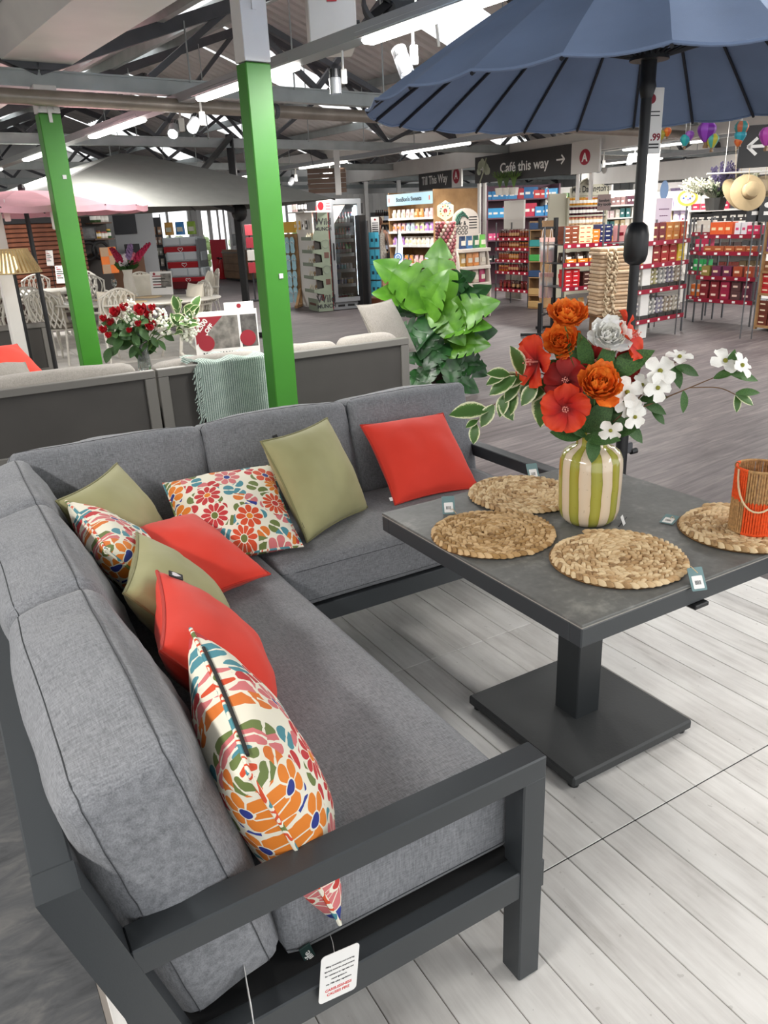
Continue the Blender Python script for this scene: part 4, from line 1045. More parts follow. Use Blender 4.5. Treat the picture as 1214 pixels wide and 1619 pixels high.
def loose_cushion(name, label, c, w, h, m, rz, tilt, seed, mp=None):
    e = Matrix.Rotation(rz, 3, 'Z') @ Matrix.Rotation(tilt, 3, 'X'); ex = e @ V((w/2, 0, 0)); ez = e @ V((0, 0, h/2)); c = V(c)
    r, _ = cushion(c-ex+ez, c+ex+ez, c-ex-ez, m, mp or m, label, seed, th=.08); r.name = name; del r['group']; return r
loose_cushion('cushion', 'coral red cushion lying on the left taupe sofa section', P(12, 582, Y=5.75), .42, .40, M_RED, .5, -.9, 31, M_PR)
loose_cushion('cushion', 'beige cushion propped on the taupe sofa beside the monstera plant', P(613, 520, Y=5.72), .52, .50, M_BEIGE, .45, -.5, 33)
loose_cushion('cushion', 'grey marl cushion at the left edge below the coral red cushion', P(4, 602, Y=5.55), .40, .3, M_BEIGE, .2, -1.0, 34)
# throw over the back rail
def m_throw():
    g = NT('ribbed_throw', .95); o = g.tc.outputs['Object']
    w = g.n('TexWave', Vector=o, Scale=22.0, Distortion=1.5, Detail=2.0); w.bands_direction = 'X'
    n = g.n('TexNoise', Vector=o, Scale=120.0, Detail=2.0)
    f = g.math('ADD', g.math('MULTIPLY', w.outputs['Fac'], .5), g.math('MULTIPLY', n.outputs['Fac'], .5))
    g.col(g.ramp(f, (.3, '6e8079'), (.55, '98a8a0'), (.75, 'b8c4bc'))); g.bump(f, .6, .006); return g.m
M_THROW = m_throw()
th = thing('throw_blanket', 'pale green woven throw with fringe draped over the taupe sofa back', 'blanket', (0, 0, 0))
xa, xb2 = 1.53, 2.0
def drape(a, b):
    x = xa+(xb2-xa)*a; L = b*1.02-.55
    ww = .012*sin(a*17+b*3)
    if L < 0: return V((x-.0, YS-.012-.012*abs(sin(a*9))+ww*.4, .712+L*.92*.95 if L < -.03 else .712+L*.3))
    return V((x, YS-.012+L, .716+.01*sin(a*14)-.10*max(0, L-.1)+.05*max(0, L-.06)))
mb = MB(); mb.grid(drape, 26, 40); mb.grid(lambda a, b: drape(1-a, b)+V((0, -.006, -.004)), 26, 40); mb.build('cloth', M_THROW, th, True, 180)
rnd = random.Random(5)
fr = MB()
for k in range(46):
    z = .725-.37*k/46; y0 = YS-.02; fr.tube([(xa+.004, y0, z), (xa-.03+rnd.uniform(-.01, .01), y0-.012, z-.02), (xa-.045+rnd.uniform(-.02, .015), y0-.01, z-.055+rnd.uniform(-.02, .01))], .0035, 4)
for k in range(10): fr.tube([(xa, YS+.02*k, .722), (xa-.05, YS+.02*k, .735), (xa-.08, YS+.02*k, .72)], .0035, 4)
o = fr.build('fringe', M_THROW, th); o['kind'] = 'stuff'
# low table with roses and offer sign
lt = thing('coffee_table', 'low taupe table almost hidden behind the taupe sofa backs', 'table', (1.62, 6.35, 0))
MB().cbox((0, 0, .50), (1.5, .7, .04), .004).build('tabletop', M_TAUPE, lt)
for sx in (-1, 1):
    for sy in (-1, 1): MB().cbox((sx*.7, sy*.3, .24), (.06, .06, .48), .003).build('leg', M_TAUPE, lt)
q = P(362, 560, Y=6.2); q.z = .521
sg = thing('offer_sign', 'landscape offer sign with red corner standing behind the draped throw', 'sign', q, -.25)
hs = .40; M_PRINT = mat('sign_white', 'eceae6', .5); M_BURG = mat('burgundy_print', '97202f', .6)
MB().cbox((0, 0, hs/2), (.52, .006, hs), .001).build('board', M_PRINT, sg)
MB().b2((-.15, -.0035, .10), (.10, -.003, .36)).build('printed_photo', mat('grey_photo', '7a7670', .6, var=.5, vs=14), sg)
MB().b2((.12, -.0035, .10), (.25, -.003, .36)).build('printed_photo', mat('grey_photo2', '5d5a57', .6, var=.5, vs=14), sg)
MB().prism([(-.25, .14), (-.25, .36), (-.02, .36)], .003, .0045).build('printed_corner', M_BURG, sg, M=UP)
MB().lathe([(0, 0), (.065, 0), (.065, .001), (0, .001)], 24).build('printed_roundel', M_BURG, sg, M=Matrix.Translation((-.17, -.0045, .15)) @ UP)
MB().lathe([(0, 0), (.065, 0), (.065, .001), (0, .001)], 24).build('printed_roundel', M_BURG, sg, M=Matrix.Translation((.17, -.0045, .17)) @ UP)
text('lettering', '£500', .056, M_PRINT, sg, Matrix.Translation((-.19, -.006, .295)) @ UP @ Matrix.Rotation(.85, 4, 'Z'), bold=.002)
text('lettering', 'OFF', .046, M_PRINT, sg, Matrix.Translation((-.138, -.006, .268)) @ UP @ Matrix.Rotation(.85, 4, 'Z'), bold=.002)
text('lettering', 'MONTANA', .05, M_INK, sg, Matrix.Translation((-.08, -.005, .055)) @ UP, bold=.001)
for xx, zz in ((.12, .40),): MB().cbox((xx, 0, zz+.03), (.24, .006, .06), .001).build('header_card', M_PRINT, sg)
MB().lathe([(0, 0), (.018, 0), (.018, .001), (0, .001)], 16).build('printed_logo', M_BURG, sg, M=Matrix.Translation((.12, -.0035, .43)) @ UP)
# roses
q = P(230, 585, Y=6.25); q.z = .521
M_CLEAR = mat('vase_glass', 'dfe8e6', .05, trans=.9)
gv = MB().lathe([(0, 0), (.05, 0), (.055, .01), (.045, .15), (.06, .26), (.062, .262), (.056, .26), (.041, .15), (.045, .02), (0, .018)], 20).build('glass_vase', M_CLEAR, None, True, 60); gv.location = q; gv.scale = (1, 1, 1.1)
tag(gv, 'clear glass vase holding the red roses behind the taupe sofa', 'vase')
VQ = V(q)+V((0, 0, .27)); DQ = hypot(q.x, q.y)
M_ROSE = m_petal('rose_petal', 'a0101c', 'cc2030'); M_BLOSS = m_petal('small_white_bloom', 'dfe3cf', 'f4f4ea')
rosep = petal(1, 1.05, .5, .15, .02, 4, 5, .35)
def rose_mesh():
    mb = MB(); rnd = random.Random(3)
    for i in range(17):
        t = i/16; a = i*2.4; mb.add(rosep.v, rosep.f, Matrix.Rotation(a, 4, 'Z') @ Matrix.Translation((.10*t, 0, -.05*t)) @ Matrix.Rotation(-(.35+1.05*(1-t)), 4, 'Y') @ Matrix.Scale(.6+.5*t, 4))
    return mb.mesh('petals', M_ROSE, True, 180)
RM = rose_mesh()
def stem_q(root, p, m=M_STEM):
    a = VQ+V((rnd.uniform(-.02, .02), rnd.uniform(-.02, .02), -.2)); mid = VQ+(p-VQ)*.35+V((0, 0, .06))
    MB().tube([(a*(1-t)**2+mid*2*t*(1-t)+p*t*t) for t in [i/6 for i in range(7)]], .004, 5).build('stem', m, root)
def qq(x, y, off=0.0): return P(x, y, D=DQ-off)
for i, (x, y, s_) in enumerate(((183, 499, .075), (197, 490, .06), (223, 496, .085), (236, 502, .06), (239, 520, .075), (219, 515, .045), (164, 507, .05), (164, 525, .055), (172, 533, .045), (175, 513, .055), (241, 490, .05), (205, 525, .04), (258, 497, .04))):
    r = thing('rose_stem', ('upper left', 'upper middle left', 'large top middle', 'top right of middle', 'large right of middle', 'small central', 'far left', 'lower far left', 'lowest left', 'inner left', 'small top right', 'small low central', 'small far right')[i]+' red rose in the glass vase behind the taupe sofas', 'flower', (0, 0, 0), 0, 'red roses in the glass vase'); p = qq(x, y, .05*(i % 3)); stem_q(r, p)
    link('petals', RM, r, Matrix.Translation(p) @ aim(TOCAM*.6+up*.7) @ Matrix.Scale(s_*.75, 4))
    for k in range(3): a = VQ+(p-VQ)*(.45+.15*k); leaf(r, a, V((rnd.uniform(-1, 1), rnd.uniform(-1, 1), rnd.uniform(-.6, .3))), rnd.uniform(.09, .13), LFD, rnd.uniform(-.5, .5))
for i, (x, y, w, h) in enumerate(((206, 494, .055, .10), (250, 503, .065, .085), (261, 515, .06, .07), (300, 512, .07, .10), (296, 530, .05, .06))):
    r = thing('blossom_spray', ('tallest left', 'middle', 'lower middle', 'far right', 'lowest right')[i]+' spray of tiny white blooms among the red roses', 'flower', (0, 0, 0), 0, 'white sprays in the glass vase'); p = qq(x, y, .04); stem_q(r, p)
    mb = MB()
    for k in range(60):
        d = V((rnd.gauss(0, 1), rnd.gauss(0, 1), rnd.gauss(0, 1))).normalized(); c = p+V((d.x*w, d.y*w, d.z*h)); mb.ball(c, .012*rnd.uniform(.7, 1.2), 5, 4)
    o = mb.build('florets', M_BLOSS, r); o['kind'] = 'stuff'
r = thing('leafy_stem', 'arching stem of cream-edged leaves right of the red roses', 'foliage', (0, 0, 0), 0, 'white sprays in the glass vase'); stem_q(r, qq(290, 495))
for k in range(22):
    x, y = rnd.uniform(270, 310), rnd.uniform(484, 528); leaf(r, qq(x, y, rnd.uniform(0, .08)), V((rnd.uniform(-.3, 1), rnd.uniform(-.6, .3), rnd.uniform(-.4, .9))), rnd.uniform(.09, .14), LFV, rnd.uniform(-.8, .8))
for k in range(26):
    x, y = rnd.uniform(170, 275), rnd.uniform(515, 552); leaf(r, qq(x, y, rnd.uniform(-.05, .06)), V((rnd.uniform(-1, 1), rnd.uniform(-.6, .3), rnd.uniform(-.8, .4))), rnd.uniform(.09, .13), LFD, rnd.uniform(-.8, .8))

# ================================================================ monstera
mq = P(695, 640, z=0); mq = P(690, 600, D=7.35); mq.z = 0
mon = thing('potted_monstera', 'tall potted monstera plant with split leaves right of the taupe sofa', 'plant', mq)
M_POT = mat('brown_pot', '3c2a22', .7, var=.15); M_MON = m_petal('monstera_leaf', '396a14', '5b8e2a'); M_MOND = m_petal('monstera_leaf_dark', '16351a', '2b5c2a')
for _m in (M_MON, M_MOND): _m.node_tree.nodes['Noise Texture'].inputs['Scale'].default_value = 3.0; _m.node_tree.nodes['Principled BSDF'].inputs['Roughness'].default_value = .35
MB().lathe([(0, 0), (.13, 0), (.15, .02), (.17, .26), (.18, .28), (.165, .28), (.15, .24), (0, .24)], 20).build('pot', M_POT, mon, True)
MB().tube([(0, 0, .24), (.02, .01, .6), (-.01, .02, .95), (.0, 0, 1.2)], .032, 8).build('trunk', mat('moss_pole', '4a3320', .95, var=.3, vs=40, bump=.4, bs=60), mon)
def monstera_leaf(m):
    # heart-shaped blade, its edge cut between the side veins
    n = 64; cuts = (.42, .58, .72); vs = []; fs = []
    def half(t):
        w = .40*sin(pi*min(1, .06+.94*t)**.78)**.75 if t < .97 else .40*.16*(1-t)/.03
        for c in cuts: w *= 1-.50*math.exp(-((t-c)/.012)**2)
        return max(w, .003)
    for sgn in (1, -1):
        b0 = len(vs)
        for i in range(n):
            t = i/(n-1); w = half(t); x = -.16+1.16*t
            for k in range(4):
                y = w*k/3; xx = x-.30*y if k else max(-.02, x)
                vs.append((xx+.22*y, sgn*y, .20*y*(1-.5*y)-.30*max(0, x)**2+.015*sin(y*26+x*9)))
        for i in range(n-1):
            for k in range(3):
                q = (b0+i*4+k, b0+i*4+k+1, b0+i*4+k+5, b0+i*4+k+4); fs.append(q if sgn < 0 else q[::-1])
    return MB().add(vs, fs).mesh('leaf', m, True, 180)
ML, MLD = monstera_leaf(M_MON), monstera_leaf(M_MOND)
DM = hypot(mq.x, mq.y)
rm = random.Random(12)
def mleaf(x0, y0, x1, y1, me, off=.0, roll=0.0, k=1.0):
    a = P(x0, y0, D=DM-off*.5)-V(mq); e = P(x1, y1, D=DM-off)-V(mq); L = (e-a).length*k
    d = (e-a); st = V((0, 0, a.z-.18 if a.z > .4 else .25))
    root = V((random.uniform(-.02, .02), random.uniform(-.02, .02), max(.25, a.z-.22)))
    MB().tube([root, root*.4+a*.6+V((0, 0, .03)), a], .008, 5).build('leaf_stalk', M_STEM, mon)
    n_ = TOCAM*.6+up*.6+V((rm.uniform(-.5, .5), rm.uniform(-.5, .5), rm.uniform(-.3, .3)))
    link('leaf', me, mon, Matrix.Translation(a) @ aimx(d, up=n_, roll=roll) @ Matrix.Scale(L, 4))
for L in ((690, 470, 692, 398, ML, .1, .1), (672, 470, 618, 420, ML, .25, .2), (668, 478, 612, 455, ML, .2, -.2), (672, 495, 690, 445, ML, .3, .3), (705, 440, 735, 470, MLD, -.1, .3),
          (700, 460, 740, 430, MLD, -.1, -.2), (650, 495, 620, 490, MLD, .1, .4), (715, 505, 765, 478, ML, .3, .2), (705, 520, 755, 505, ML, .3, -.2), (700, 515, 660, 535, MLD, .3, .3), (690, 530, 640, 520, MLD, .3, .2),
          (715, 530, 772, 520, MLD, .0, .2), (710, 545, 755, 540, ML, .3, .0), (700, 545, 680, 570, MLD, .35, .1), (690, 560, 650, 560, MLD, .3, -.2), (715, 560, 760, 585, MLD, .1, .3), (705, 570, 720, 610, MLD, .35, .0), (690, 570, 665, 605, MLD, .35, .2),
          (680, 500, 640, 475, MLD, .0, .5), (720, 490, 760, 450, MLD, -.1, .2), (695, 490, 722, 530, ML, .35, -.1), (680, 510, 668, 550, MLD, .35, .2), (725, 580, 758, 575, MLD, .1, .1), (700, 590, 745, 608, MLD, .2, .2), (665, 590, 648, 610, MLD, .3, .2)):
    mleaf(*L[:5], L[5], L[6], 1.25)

# ================================================================ parasols at left
def parasol(name, label, c, R, zr, za, N, m, rot=0.0, sag=.03, tp=1.2, pole=True, val=.0):
    t = thing(name, label, 'parasol', c, rot)
    for k in range(N):
        a0, a1 = 2*pi*k/N, 2*pi*(k+1)/N
        def fn(s_, q):
            p0 = V((cos(a0), sin(a0), 0))*R*q; p1 = V((cos(a1), sin(a1), 0))*R*q; p = p0*(1-s_)+p1*s_; w = sin(pi*s_)
            return V((p.x, p.y, zr+(za-zr)*(1-q**tp)-sag*w*q))
        mb = MB(); mb.grid(lambda s_, q: fn(s_, .02+.98*q), 7, 10); o = mb.build('canopy_panel', m, t, True, 180)
        if val:
            mv = MB(); mv.grid(lambda s_, q: fn(s_, 1.0)-V((0, 0, val*q))*1.0, 7, 2); mv.build('valance', m, o, True, 180)
        MB().tube([V((cos(a0), sin(a0), 0))*(R*q)+V((0, 0, zr+(za-zr)*(1-q**tp)-.012)) for q in [.03+.97*j/8 for j in range(9)]], .009, 5).build('rib', M_BLACK, t)
    if pole: MB().cyl((0, 0, .05), (0, 0, za), .022, n=12).build('pole', M_BLACK, t, True); MB().lathe([(0, 0), (.28, 0), (.28, .06), (.03, .08), (0, .08)], 24).build('base', M_BLACK, t, True)
    MB().ball((0, 0, za+.02), .035, 8, 6).build('finial', M_BLACK, t)
    return t
M_PINK = mat('pink_canvas', 'e0a9b4', .85, var=.05); M_GREYC = mat('grey_canvas', '686965', .85, var=.05)
c = P(40, 330, D=8.4); c.z = 0
pk = parasol('parasol', 'round pink parasol over the dining set at the far left', c, 1.10, hz(120, 325, P(120, 325, D=7.8)), hz(40, 301, P(40, 301, D=8.4)), 16, M_PINK, .1, .012, 1.6, val=.05)
for px2, py2, lab in ((11, 340, 'hang_tag'), (86, 348, 'price_card')):
    e = P(px2, py2, D=7.45); iv = wm(c, .1).inverted()
    tgo = MB().prism(rcard(.062, .10 if lab == 'hang_tag' else .15, .012), -.001, .001).build(lab, mat('pink_card', 'e9c9c6', .6) if lab == 'hang_tag' else M_TAGW, pk, M=iv @ Matrix.Translation(e) @ Matrix.Rotation(_y-.3, 4, 'Z') @ UP)
    MB().tube([(0, .05, 0), (0, .12, 0)], .002, 4).build('string', M_TAGW, tgo)
# grey cantilever parasol
DG = 11.5
cg = P(205, 320, D=DG); cg.z = 0
zr = hz(205, 318, P(205, 318, D=DG-1.6)); 
gp = parasol('cantilever_parasol', 'large grey square cantilever parasol with black side mast', cg, 2.75, hz(205, 318, P(205, 318, D=8.9)), hz(215, 241, P(215, 241, D=11.5)), 4, M_GREYC, -.62+.0, .05, 1.12, pole=False)
iv = wm(cg, -.62).inverted()
mast = P(392, 505, D=12.4); mast.z = 0
mt_ = hz(367, 212, mast)
mp = iv @ V((mast.x, mast.y, 0)); mp.z = 0
MB().cbox((mp.x, mp.y, mt_/2), (.105, .08, mt_), .008).build('mast', M_BLACK, gp)
kn = iv @ P(378, 335, D=12.35); MB().ball(kn, (.12, .10, .14), 10, 8).build('crank_housing', M_BLACK, gp, True)
e0 = iv @ P(366, 214, D=12.4); e1 = iv @ P(309, 283, D=11.3); MB().bar(e0, e1, .05, .06).build('brace_arm', M_BLACK, gp)
zap = hz(215, 241, P(215, 241, D=11.5)); MB().bar(kn, (0, 0, zap-.3), .05, .07).build('support_arm', M_BLACK, gp); MB().cyl((0, 0, zap-.35), (0, 0, zap+.03), .05, n=10).build('hub', M_BLACK, gp)
MB().cbox((mp.x, mp.y, .03), (.9, .9, .06), .01).build('base', M_BLACK, gp)

# ================================================================ dining sets of white cast chairs
M_CAST = mat('white_cast_aluminium', 'c6c2b8', .5, .1, var=.05); M_PAD = mat('taupe_pad', '8f877c', .9, var=.1); M_CREAM = mat('cream_cushion', 'ddd6c6', .9, var=.05)
def cast_chair():
    t = thing('dining_chair', 'x', 'chair', (0, 0, 0), 0, 'white cast lattice dining chairs')
    # sitter faces +y; the back is at y = -.25
    for sx in (-1, 1):
        MB().tube([(sx*.23, .22, .43), (sx*.25, .25, .25), (sx*.24, .27, .08), (sx*.26, .29, 0)], .014, 6).build('leg', M_CAST, t, True)
        MB().tube([(sx*.21, -.22, .43), (sx*.22, -.26, .22), (sx*.23, -.31, 0)], .014, 6).build('leg', M_CAST, t, True)
        MB().tube([(sx*.24, -.26, .66), (sx*.29, -.1, .655), (sx*.295, .12, .64), (sx*.28, .2, .60), (sx*.25, .2, .43)], .014, 6).build('armrest', M_CAST, t, True)
    MB().lathe([(0, .425), (.25, .425), (.255, .44), (.24, .445), (0, .445)], 20).build('seat', M_CAST, t, True, M=Matrix.Diagonal((1, .95, 1, 1)))
    mb = MB(); rbox(mb, (.46, .44, .06), .028, (.0, .0, .012), (8, 8, 4)); mb.build('seat_pad', M_PAD, t, True, 180, M=Matrix.Translation((0, .01, .477)))
    def bk(x, z): return V((x, -.235-.10*(z-.44)-.14*(z-.44)**2+.32*x*x, z))
    pts = [bk(-.20, .44)]+[bk(-.22-.02*j/6, .44+.38*j/6) for j in range(1, 7)]+[bk(-.24+.48*j/10, .82+.10*sin(pi*j/10)) for j in range(1, 10)]+[bk(.24-.02*j/6, .82-.38*j/6) for j in range(7)]
    MB().tube(pts, .014, 6).build('back_frame', M_CAST, t, True)
    lt_ = MB()
    for k in range(-3, 4):
        for s_ in (-1, 1):
            x0 = k*.075; pp_ = []
            for j in range(13):
                q = j/12; x = x0+s_*.17*sin(q*pi*.9)*(.4+.6*q); z = .46+q*.44
                lim = .235; zl = .82+.10*sqrt(max(0, 1-(x/.25)**2))
                if abs(x) <= lim and z <= zl: pp_.append(bk(x, z))
            if len(pp_) > 2: lt_.tube(pp_, .0125, 4)
    lt_.build('lattice', M_CAST, t, True)
    return t
chair0 = cast_chair()
CH = [(182, 575, 0.35, 'white cast lattice chair with its back to us, just right of the far green post'), (107, 572, -.75, 'white cast lattice chair turned sideways left of the far green post'), (66, 560, -.25, 'white cast lattice chair with green leaves seen through its back'),
      (303, 562, 1.75, 'white cast lattice chair with cream cushion at the right end of the dining table'), (152, 528, 2.9, 'white cast lattice chair across the table beside the wine glass'), (245, 522, 3.3, 'white cast lattice chair with cream cushion behind the delphinium vase'),
      (62, 517, .2, 'white cast lattice chair at the back table under the pink parasol, nearer one'), (40, 505, 2.8, 'white cast lattice chair at the back table with pink cloth'), (135, 512, 2.6, 'white cast lattice chair at the back table beside the far green post'), (325, 518, 1.4, 'white cast lattice chair furthest right, half hidden behind another'), (10, 545, -.2, 'white cast lattice chair cut by the left picture edge')]
for i, (x, y, rz, lab) in enumerate(CH):
    g_ = P(x, y, z=0)
    if i == 0: chair0.location = g_; chair0.rotation_euler = (0, 0, rz); chair0['label'] = lab; cc = chair0
    else: cc = dup(chair0, g_, rz, lab)
    if i in (0, 1, 3, 5, 9):
        e = Matrix.Rotation(rz, 3, 'Z'); loose_cushion('cushion', ['cream cushion on the chair right of the far green post', 'cream cushion on the sideways chair left of the far green post', '', 'cream cushion on the chair at the right table end', '', 'cream cushion with red motif behind the delphinium vase', '', '', '', 'cream cushion on the half hidden chair furthest right'][i], V(g_)+e @ V((0, -.15, .70)), .40, .40, M_CREAM, rz, .18, 60+i)
def oval_table(px, py, rx, ry, label, zt=.74, rz=0.0):
    g_ = P(px, py, z=zt); t = thing('dining_table', label, 'table', (g_.x, g_.y, 0), rz)
    MB().lathe([(0, zt-.03), (.97, zt-.03), (1.0, zt-.015), (.99, zt), (0, zt)], 40).build('tabletop', M_CAST, t, True, 60, M=Matrix.Diagonal((rx, ry, 1, 1)))
    for sx in (-1, 1):
        for sy in (-1, 1): MB().tube([(sx*rx*.45, sy*ry*.45, zt-.03), (sx*rx*.55, sy*ry*.55, .4), (sx*rx*.5, sy*ry*.5, .1), (sx*rx*.58, sy*ry*.58, 0)], .022, 7).build('leg', M_CAST, t, True)
    return t, V((g_.x, g_.y, zt))
dt, dc = oval_table(218, 474, 1.05, .62, 'oval white cast dining table laid near the far green post', rz=-.5)
dt2, dc2 = oval_table(48, 462, .9, .7, 'white cast dining table further back under the pink parasol')
# delphiniums in a cream vase
q = P(207, 466, z=.742)
dv = MB().lathe([(0, 0), (.06, 0), (.075, .02), (.07, .2), (.055, .27), (.07, .33), (.065, .33), (.05, .27), (0, .25)], 20).build('vase', mat('cream_ceramic', 'd8d2c6', .35), None, True, 60); dv.location = q; tag(dv, 'cream ceramic vase with delphiniums on the oval dining table', 'vase')
DD = hypot(q.x, q.y); VD = V(q)+V((0, 0, .33)); cols = (('8f1035', 'b5204a'), ('dccfd4', 'efe8ea'), ('8d6f9b', 'a88bb5'), ('d96f86', 'e68c9c'), ('a3123f', 'c42655'), ('a3123f', 'c42655'), ('8f1035', 'b5204a'), ('dccfd4', 'efe8ea'))
for i, (x, y) in enumerate(((176, 392), (196, 402), (206, 386), (211, 400), (228, 392), (236, 384), (222, 400), (190, 408))):
    nm = ['magenta flower spike leaning far left', 'white flower spike on the left', 'lilac flower spike in the middle', 'pink flower spike in the middle', 'crimson flower spike on the right', 'crimson flower spike furthest right', 'magenta flower spike right of the middle', 'short white flower spike on the left'][i]
    r = thing('delphinium_stem', nm+' of the cream vase', 'flower', (0, 0, 0), 0, 'flower spikes in the cream vase'); tip = P(x, y, D=DD); mb = MB()
    MB().tube([VD-V((0, 0, .1)), VD*.5+tip*.5, tip], .005, 5).build('stem', M_STEM, r)
    for k in range(46):
        t = .38+.62*k/46; a = k*2.4; c2 = VD+(tip-VD)*t; rr_ = .055*(1.15-t*.75)
        mb.ball(c2+V((cos(a)*rr_, sin(a)*rr_, 0)), .026*(1.2-t*.6), 5, 4)
    o = mb.build('florets', m_petal('spike_%d' % i, *cols[i]), r); o['kind'] = 'stuff'
    for k in range(4): leaf(r, VD+V((0, 0, .02*k)), V((rnd.uniform(-1, 1), rnd.uniform(-1, 1), .4)), .17, LFD, rnd.uniform(-.6, .6))
def card(name, label, px, py, z, w, h, rz, lines=5, group=None, head=True, cat='sign', D=None):
    g_ = P(px, py, z=z) if D is None else P(px, py, D=D)
    t = thing(name, label, cat, g_, rz, group); MB().cbox((0, 0, h/2), (w, .006, h), .001).build('board', M_PRINT, t, M=Matrix.Rotation(-.12, 4, 'X'))
    for k in range(lines):
        MB().b2((-w*.38, -.012, h*(.78-.12*k)), (w*(.05+.3*((k*7) % 3)/2), -.009, h*(.82-.12*k))).build('printed_line', M_INK if k % 3 else M_BURG, t, M=Matrix.Rotation(-.12, 4, 'X'))
    if head: MB().lathe([(0, 0), (w*.06, 0), (w*.06, .001), (0, .001)], 12).build('printed_logo', M_BURG, t, M=Matrix.Rotation(-.12, 4, 'X') @ Matrix.Translation((-w*.3, -.005, h*.9)) @ UP)
    return t
cd = card('price_sign', 'landscape price sign standing on the oval dining table', 257, 466, .742, .30, .30, _y-.1)
MB().b2((.0, -.012, .10), (.14, -.009, .27)).build('printed_photo', MATS['grey_photo'], cd, M=Matrix.Rotation(-.12, 4, 'X'))
mc = card('price_sign', 'white menu card on a thin stand in front of the wooden slat wall', 80, 420, 1.0, .16, .28, _y-.3); MB().cyl((0, .02, -1.0), (0, .02, .05), .008, n=6).build('stand_rod', M_BLACK, mc)
card('price_sign', 'white price card leaning on the back dining table', 98, 448, .742, .20, .30, _y-.2)
wg = MB().lathe([(0, 0), (.035, 0), (.033, .004), (.005, .01), (.005, .08), (.03, .10), (.04, .14), (.033, .19), (.031, .19), (.036, .14), (.0, .10)], 14).build('wine_glass', M_CLEAR, None, True); wg.location = P(183, 463, z=.742); tag(wg, 'clear wine glass standing on the oval dining table', 'glass')
sw = [(235, 470, 'round rush placemat under the price sign on the oval table'), (170, 474, 'round rush placemat near the wine glass'), (210, 478, 'round rush placemat under the delphinium vase')]
for x, y, lab in sw:
    o = MB().lathe([(0, 0), (.17, 0), (.175, .004), (.17, .008), (0, .008)], 24).build('placemat', M_RUSH, None, True); o.location = P(x, y, z=.7405); tag(o, lab, 'placemat', 'rush placemats on the oval dining table')
# floor lamp with woven shade
lq = P(22, 440, D=7.5); lq.z = 0
fl_ = thing('floor_lamp', 'floor lamp with woven rattan shade in front of the white post at left', 'lamp', lq)
zs0, zs1 = hz(22, 431, lq), hz(10, 395, lq)
M_RAT = mat('rattan_slat', 'b59d72', .8, var=.2)
for k in range(40):
    a = 2*pi*k/40; MB().bar((.23*cos(a), .23*sin(a), zs0), (.15*cos(a), .15*sin(a), zs1), .018, .004, up=(cos(a), sin(a), 0)).build('shade_slat', M_RAT, fl_)
for r_, z in ((.23, zs0), (.15, zs1)): MB().tube([(r_*cos(2*pi*k/30), r_*sin(2*pi*k/30), z) for k in range(30)], .006, 5, True).build('shade_ring', M_RAT, fl_)
MB().ball((-.03, 0, (zs0+zs1)/2-.02), .085, 14, 10).build('bulb', m_lamp('warm_bulb', 'ffe2a0', 2.2), fl_, True)
MB().cyl((.01, 0, 0.02), (.01, 0, zs0+.05), .014, n=10).build('pole', M_BLACK, fl_); MB().lathe([(0, 0), (.15, 0), (.15, .02), (0, .025)], 24).build('base', M_BLACK, fl_, True)
# ================================================================ shop goods: small shared meshes
def pc_(hexc, rough=.45): return mat('goods_'+hexc, hexc, rough)
GM = {}
def jar(body, lid, lab='f2efe8', r=.032, h=.10):
    k = ('jar', body, lid, lab, r, h)
    if k not in GM:
        mb = MB(); mb.lathe([(r*.9, 0), (r, h*.06), (r, h*.25)], 8); mb.mi = 1; mb.lathe([(r*1.01, h*.25), (r*1.01, h*.62)], 8, cap=False); mb.mi = 0; mb.lathe([(r, h*.62), (r, h*.74), (r*.8, h*.82)], 8); mb.mi = 2; mb.lathe([(r*.86, h*.82), (r*.86, h)], 8)
        GM[k] = mb.mesh('jar', [pc_(body, .2), pc_(lab), pc_(lid, .35)], True, 50)
    return GM[k]
def bottle(body, lab='f2efe8', cap='d8b048', r=.034, h=.24):
    k = ('bottle', body, lab, cap, r, h)
    if k not in GM:
        mb = MB(); mb.lathe([(r*.9, 0), (r, h*.04), (r, h*.18)], 8); mb.mi = 1; mb.lathe([(r*1.01, h*.18), (r*1.01, h*.5)], 8, cap=False); mb.mi = 0; mb.lathe([(r, h*.5), (r*.95, h*.6), (r*.4, h*.78), (r*.36, h*.92)], 8); mb.mi = 2; mb.lathe([(r*.42, h*.92), (r*.42, h)], 8)
        GM[k] = mb.mesh('bottle', [pc_(body, .15), pc_(lab), pc_(cap, .35)], True, 50)
    return GM[k]
def carton(col, lab='f4efe2', w=.12, d=.08, h=.08, band=None):
    k = ('carton', col, lab, w, d, h, band)
    if k not in GM:
        mb = MB(); mb.b2((-w/2, 0, 0), (w/2, d, h)); mb.mi = 1; mb.b2((-w*.33, -.0015, h*.36), (w*.20, 0, h*.58)); 
        if band: mb.mi = 2; mb.b2((-w*.5, -.001, h*.8), (w*.5, 0, h*.95))
        GM[k] = mb.mesh('carton', [pc_(col), pc_(lab)]+([pc_(band)] if band else []))
    return GM[k]
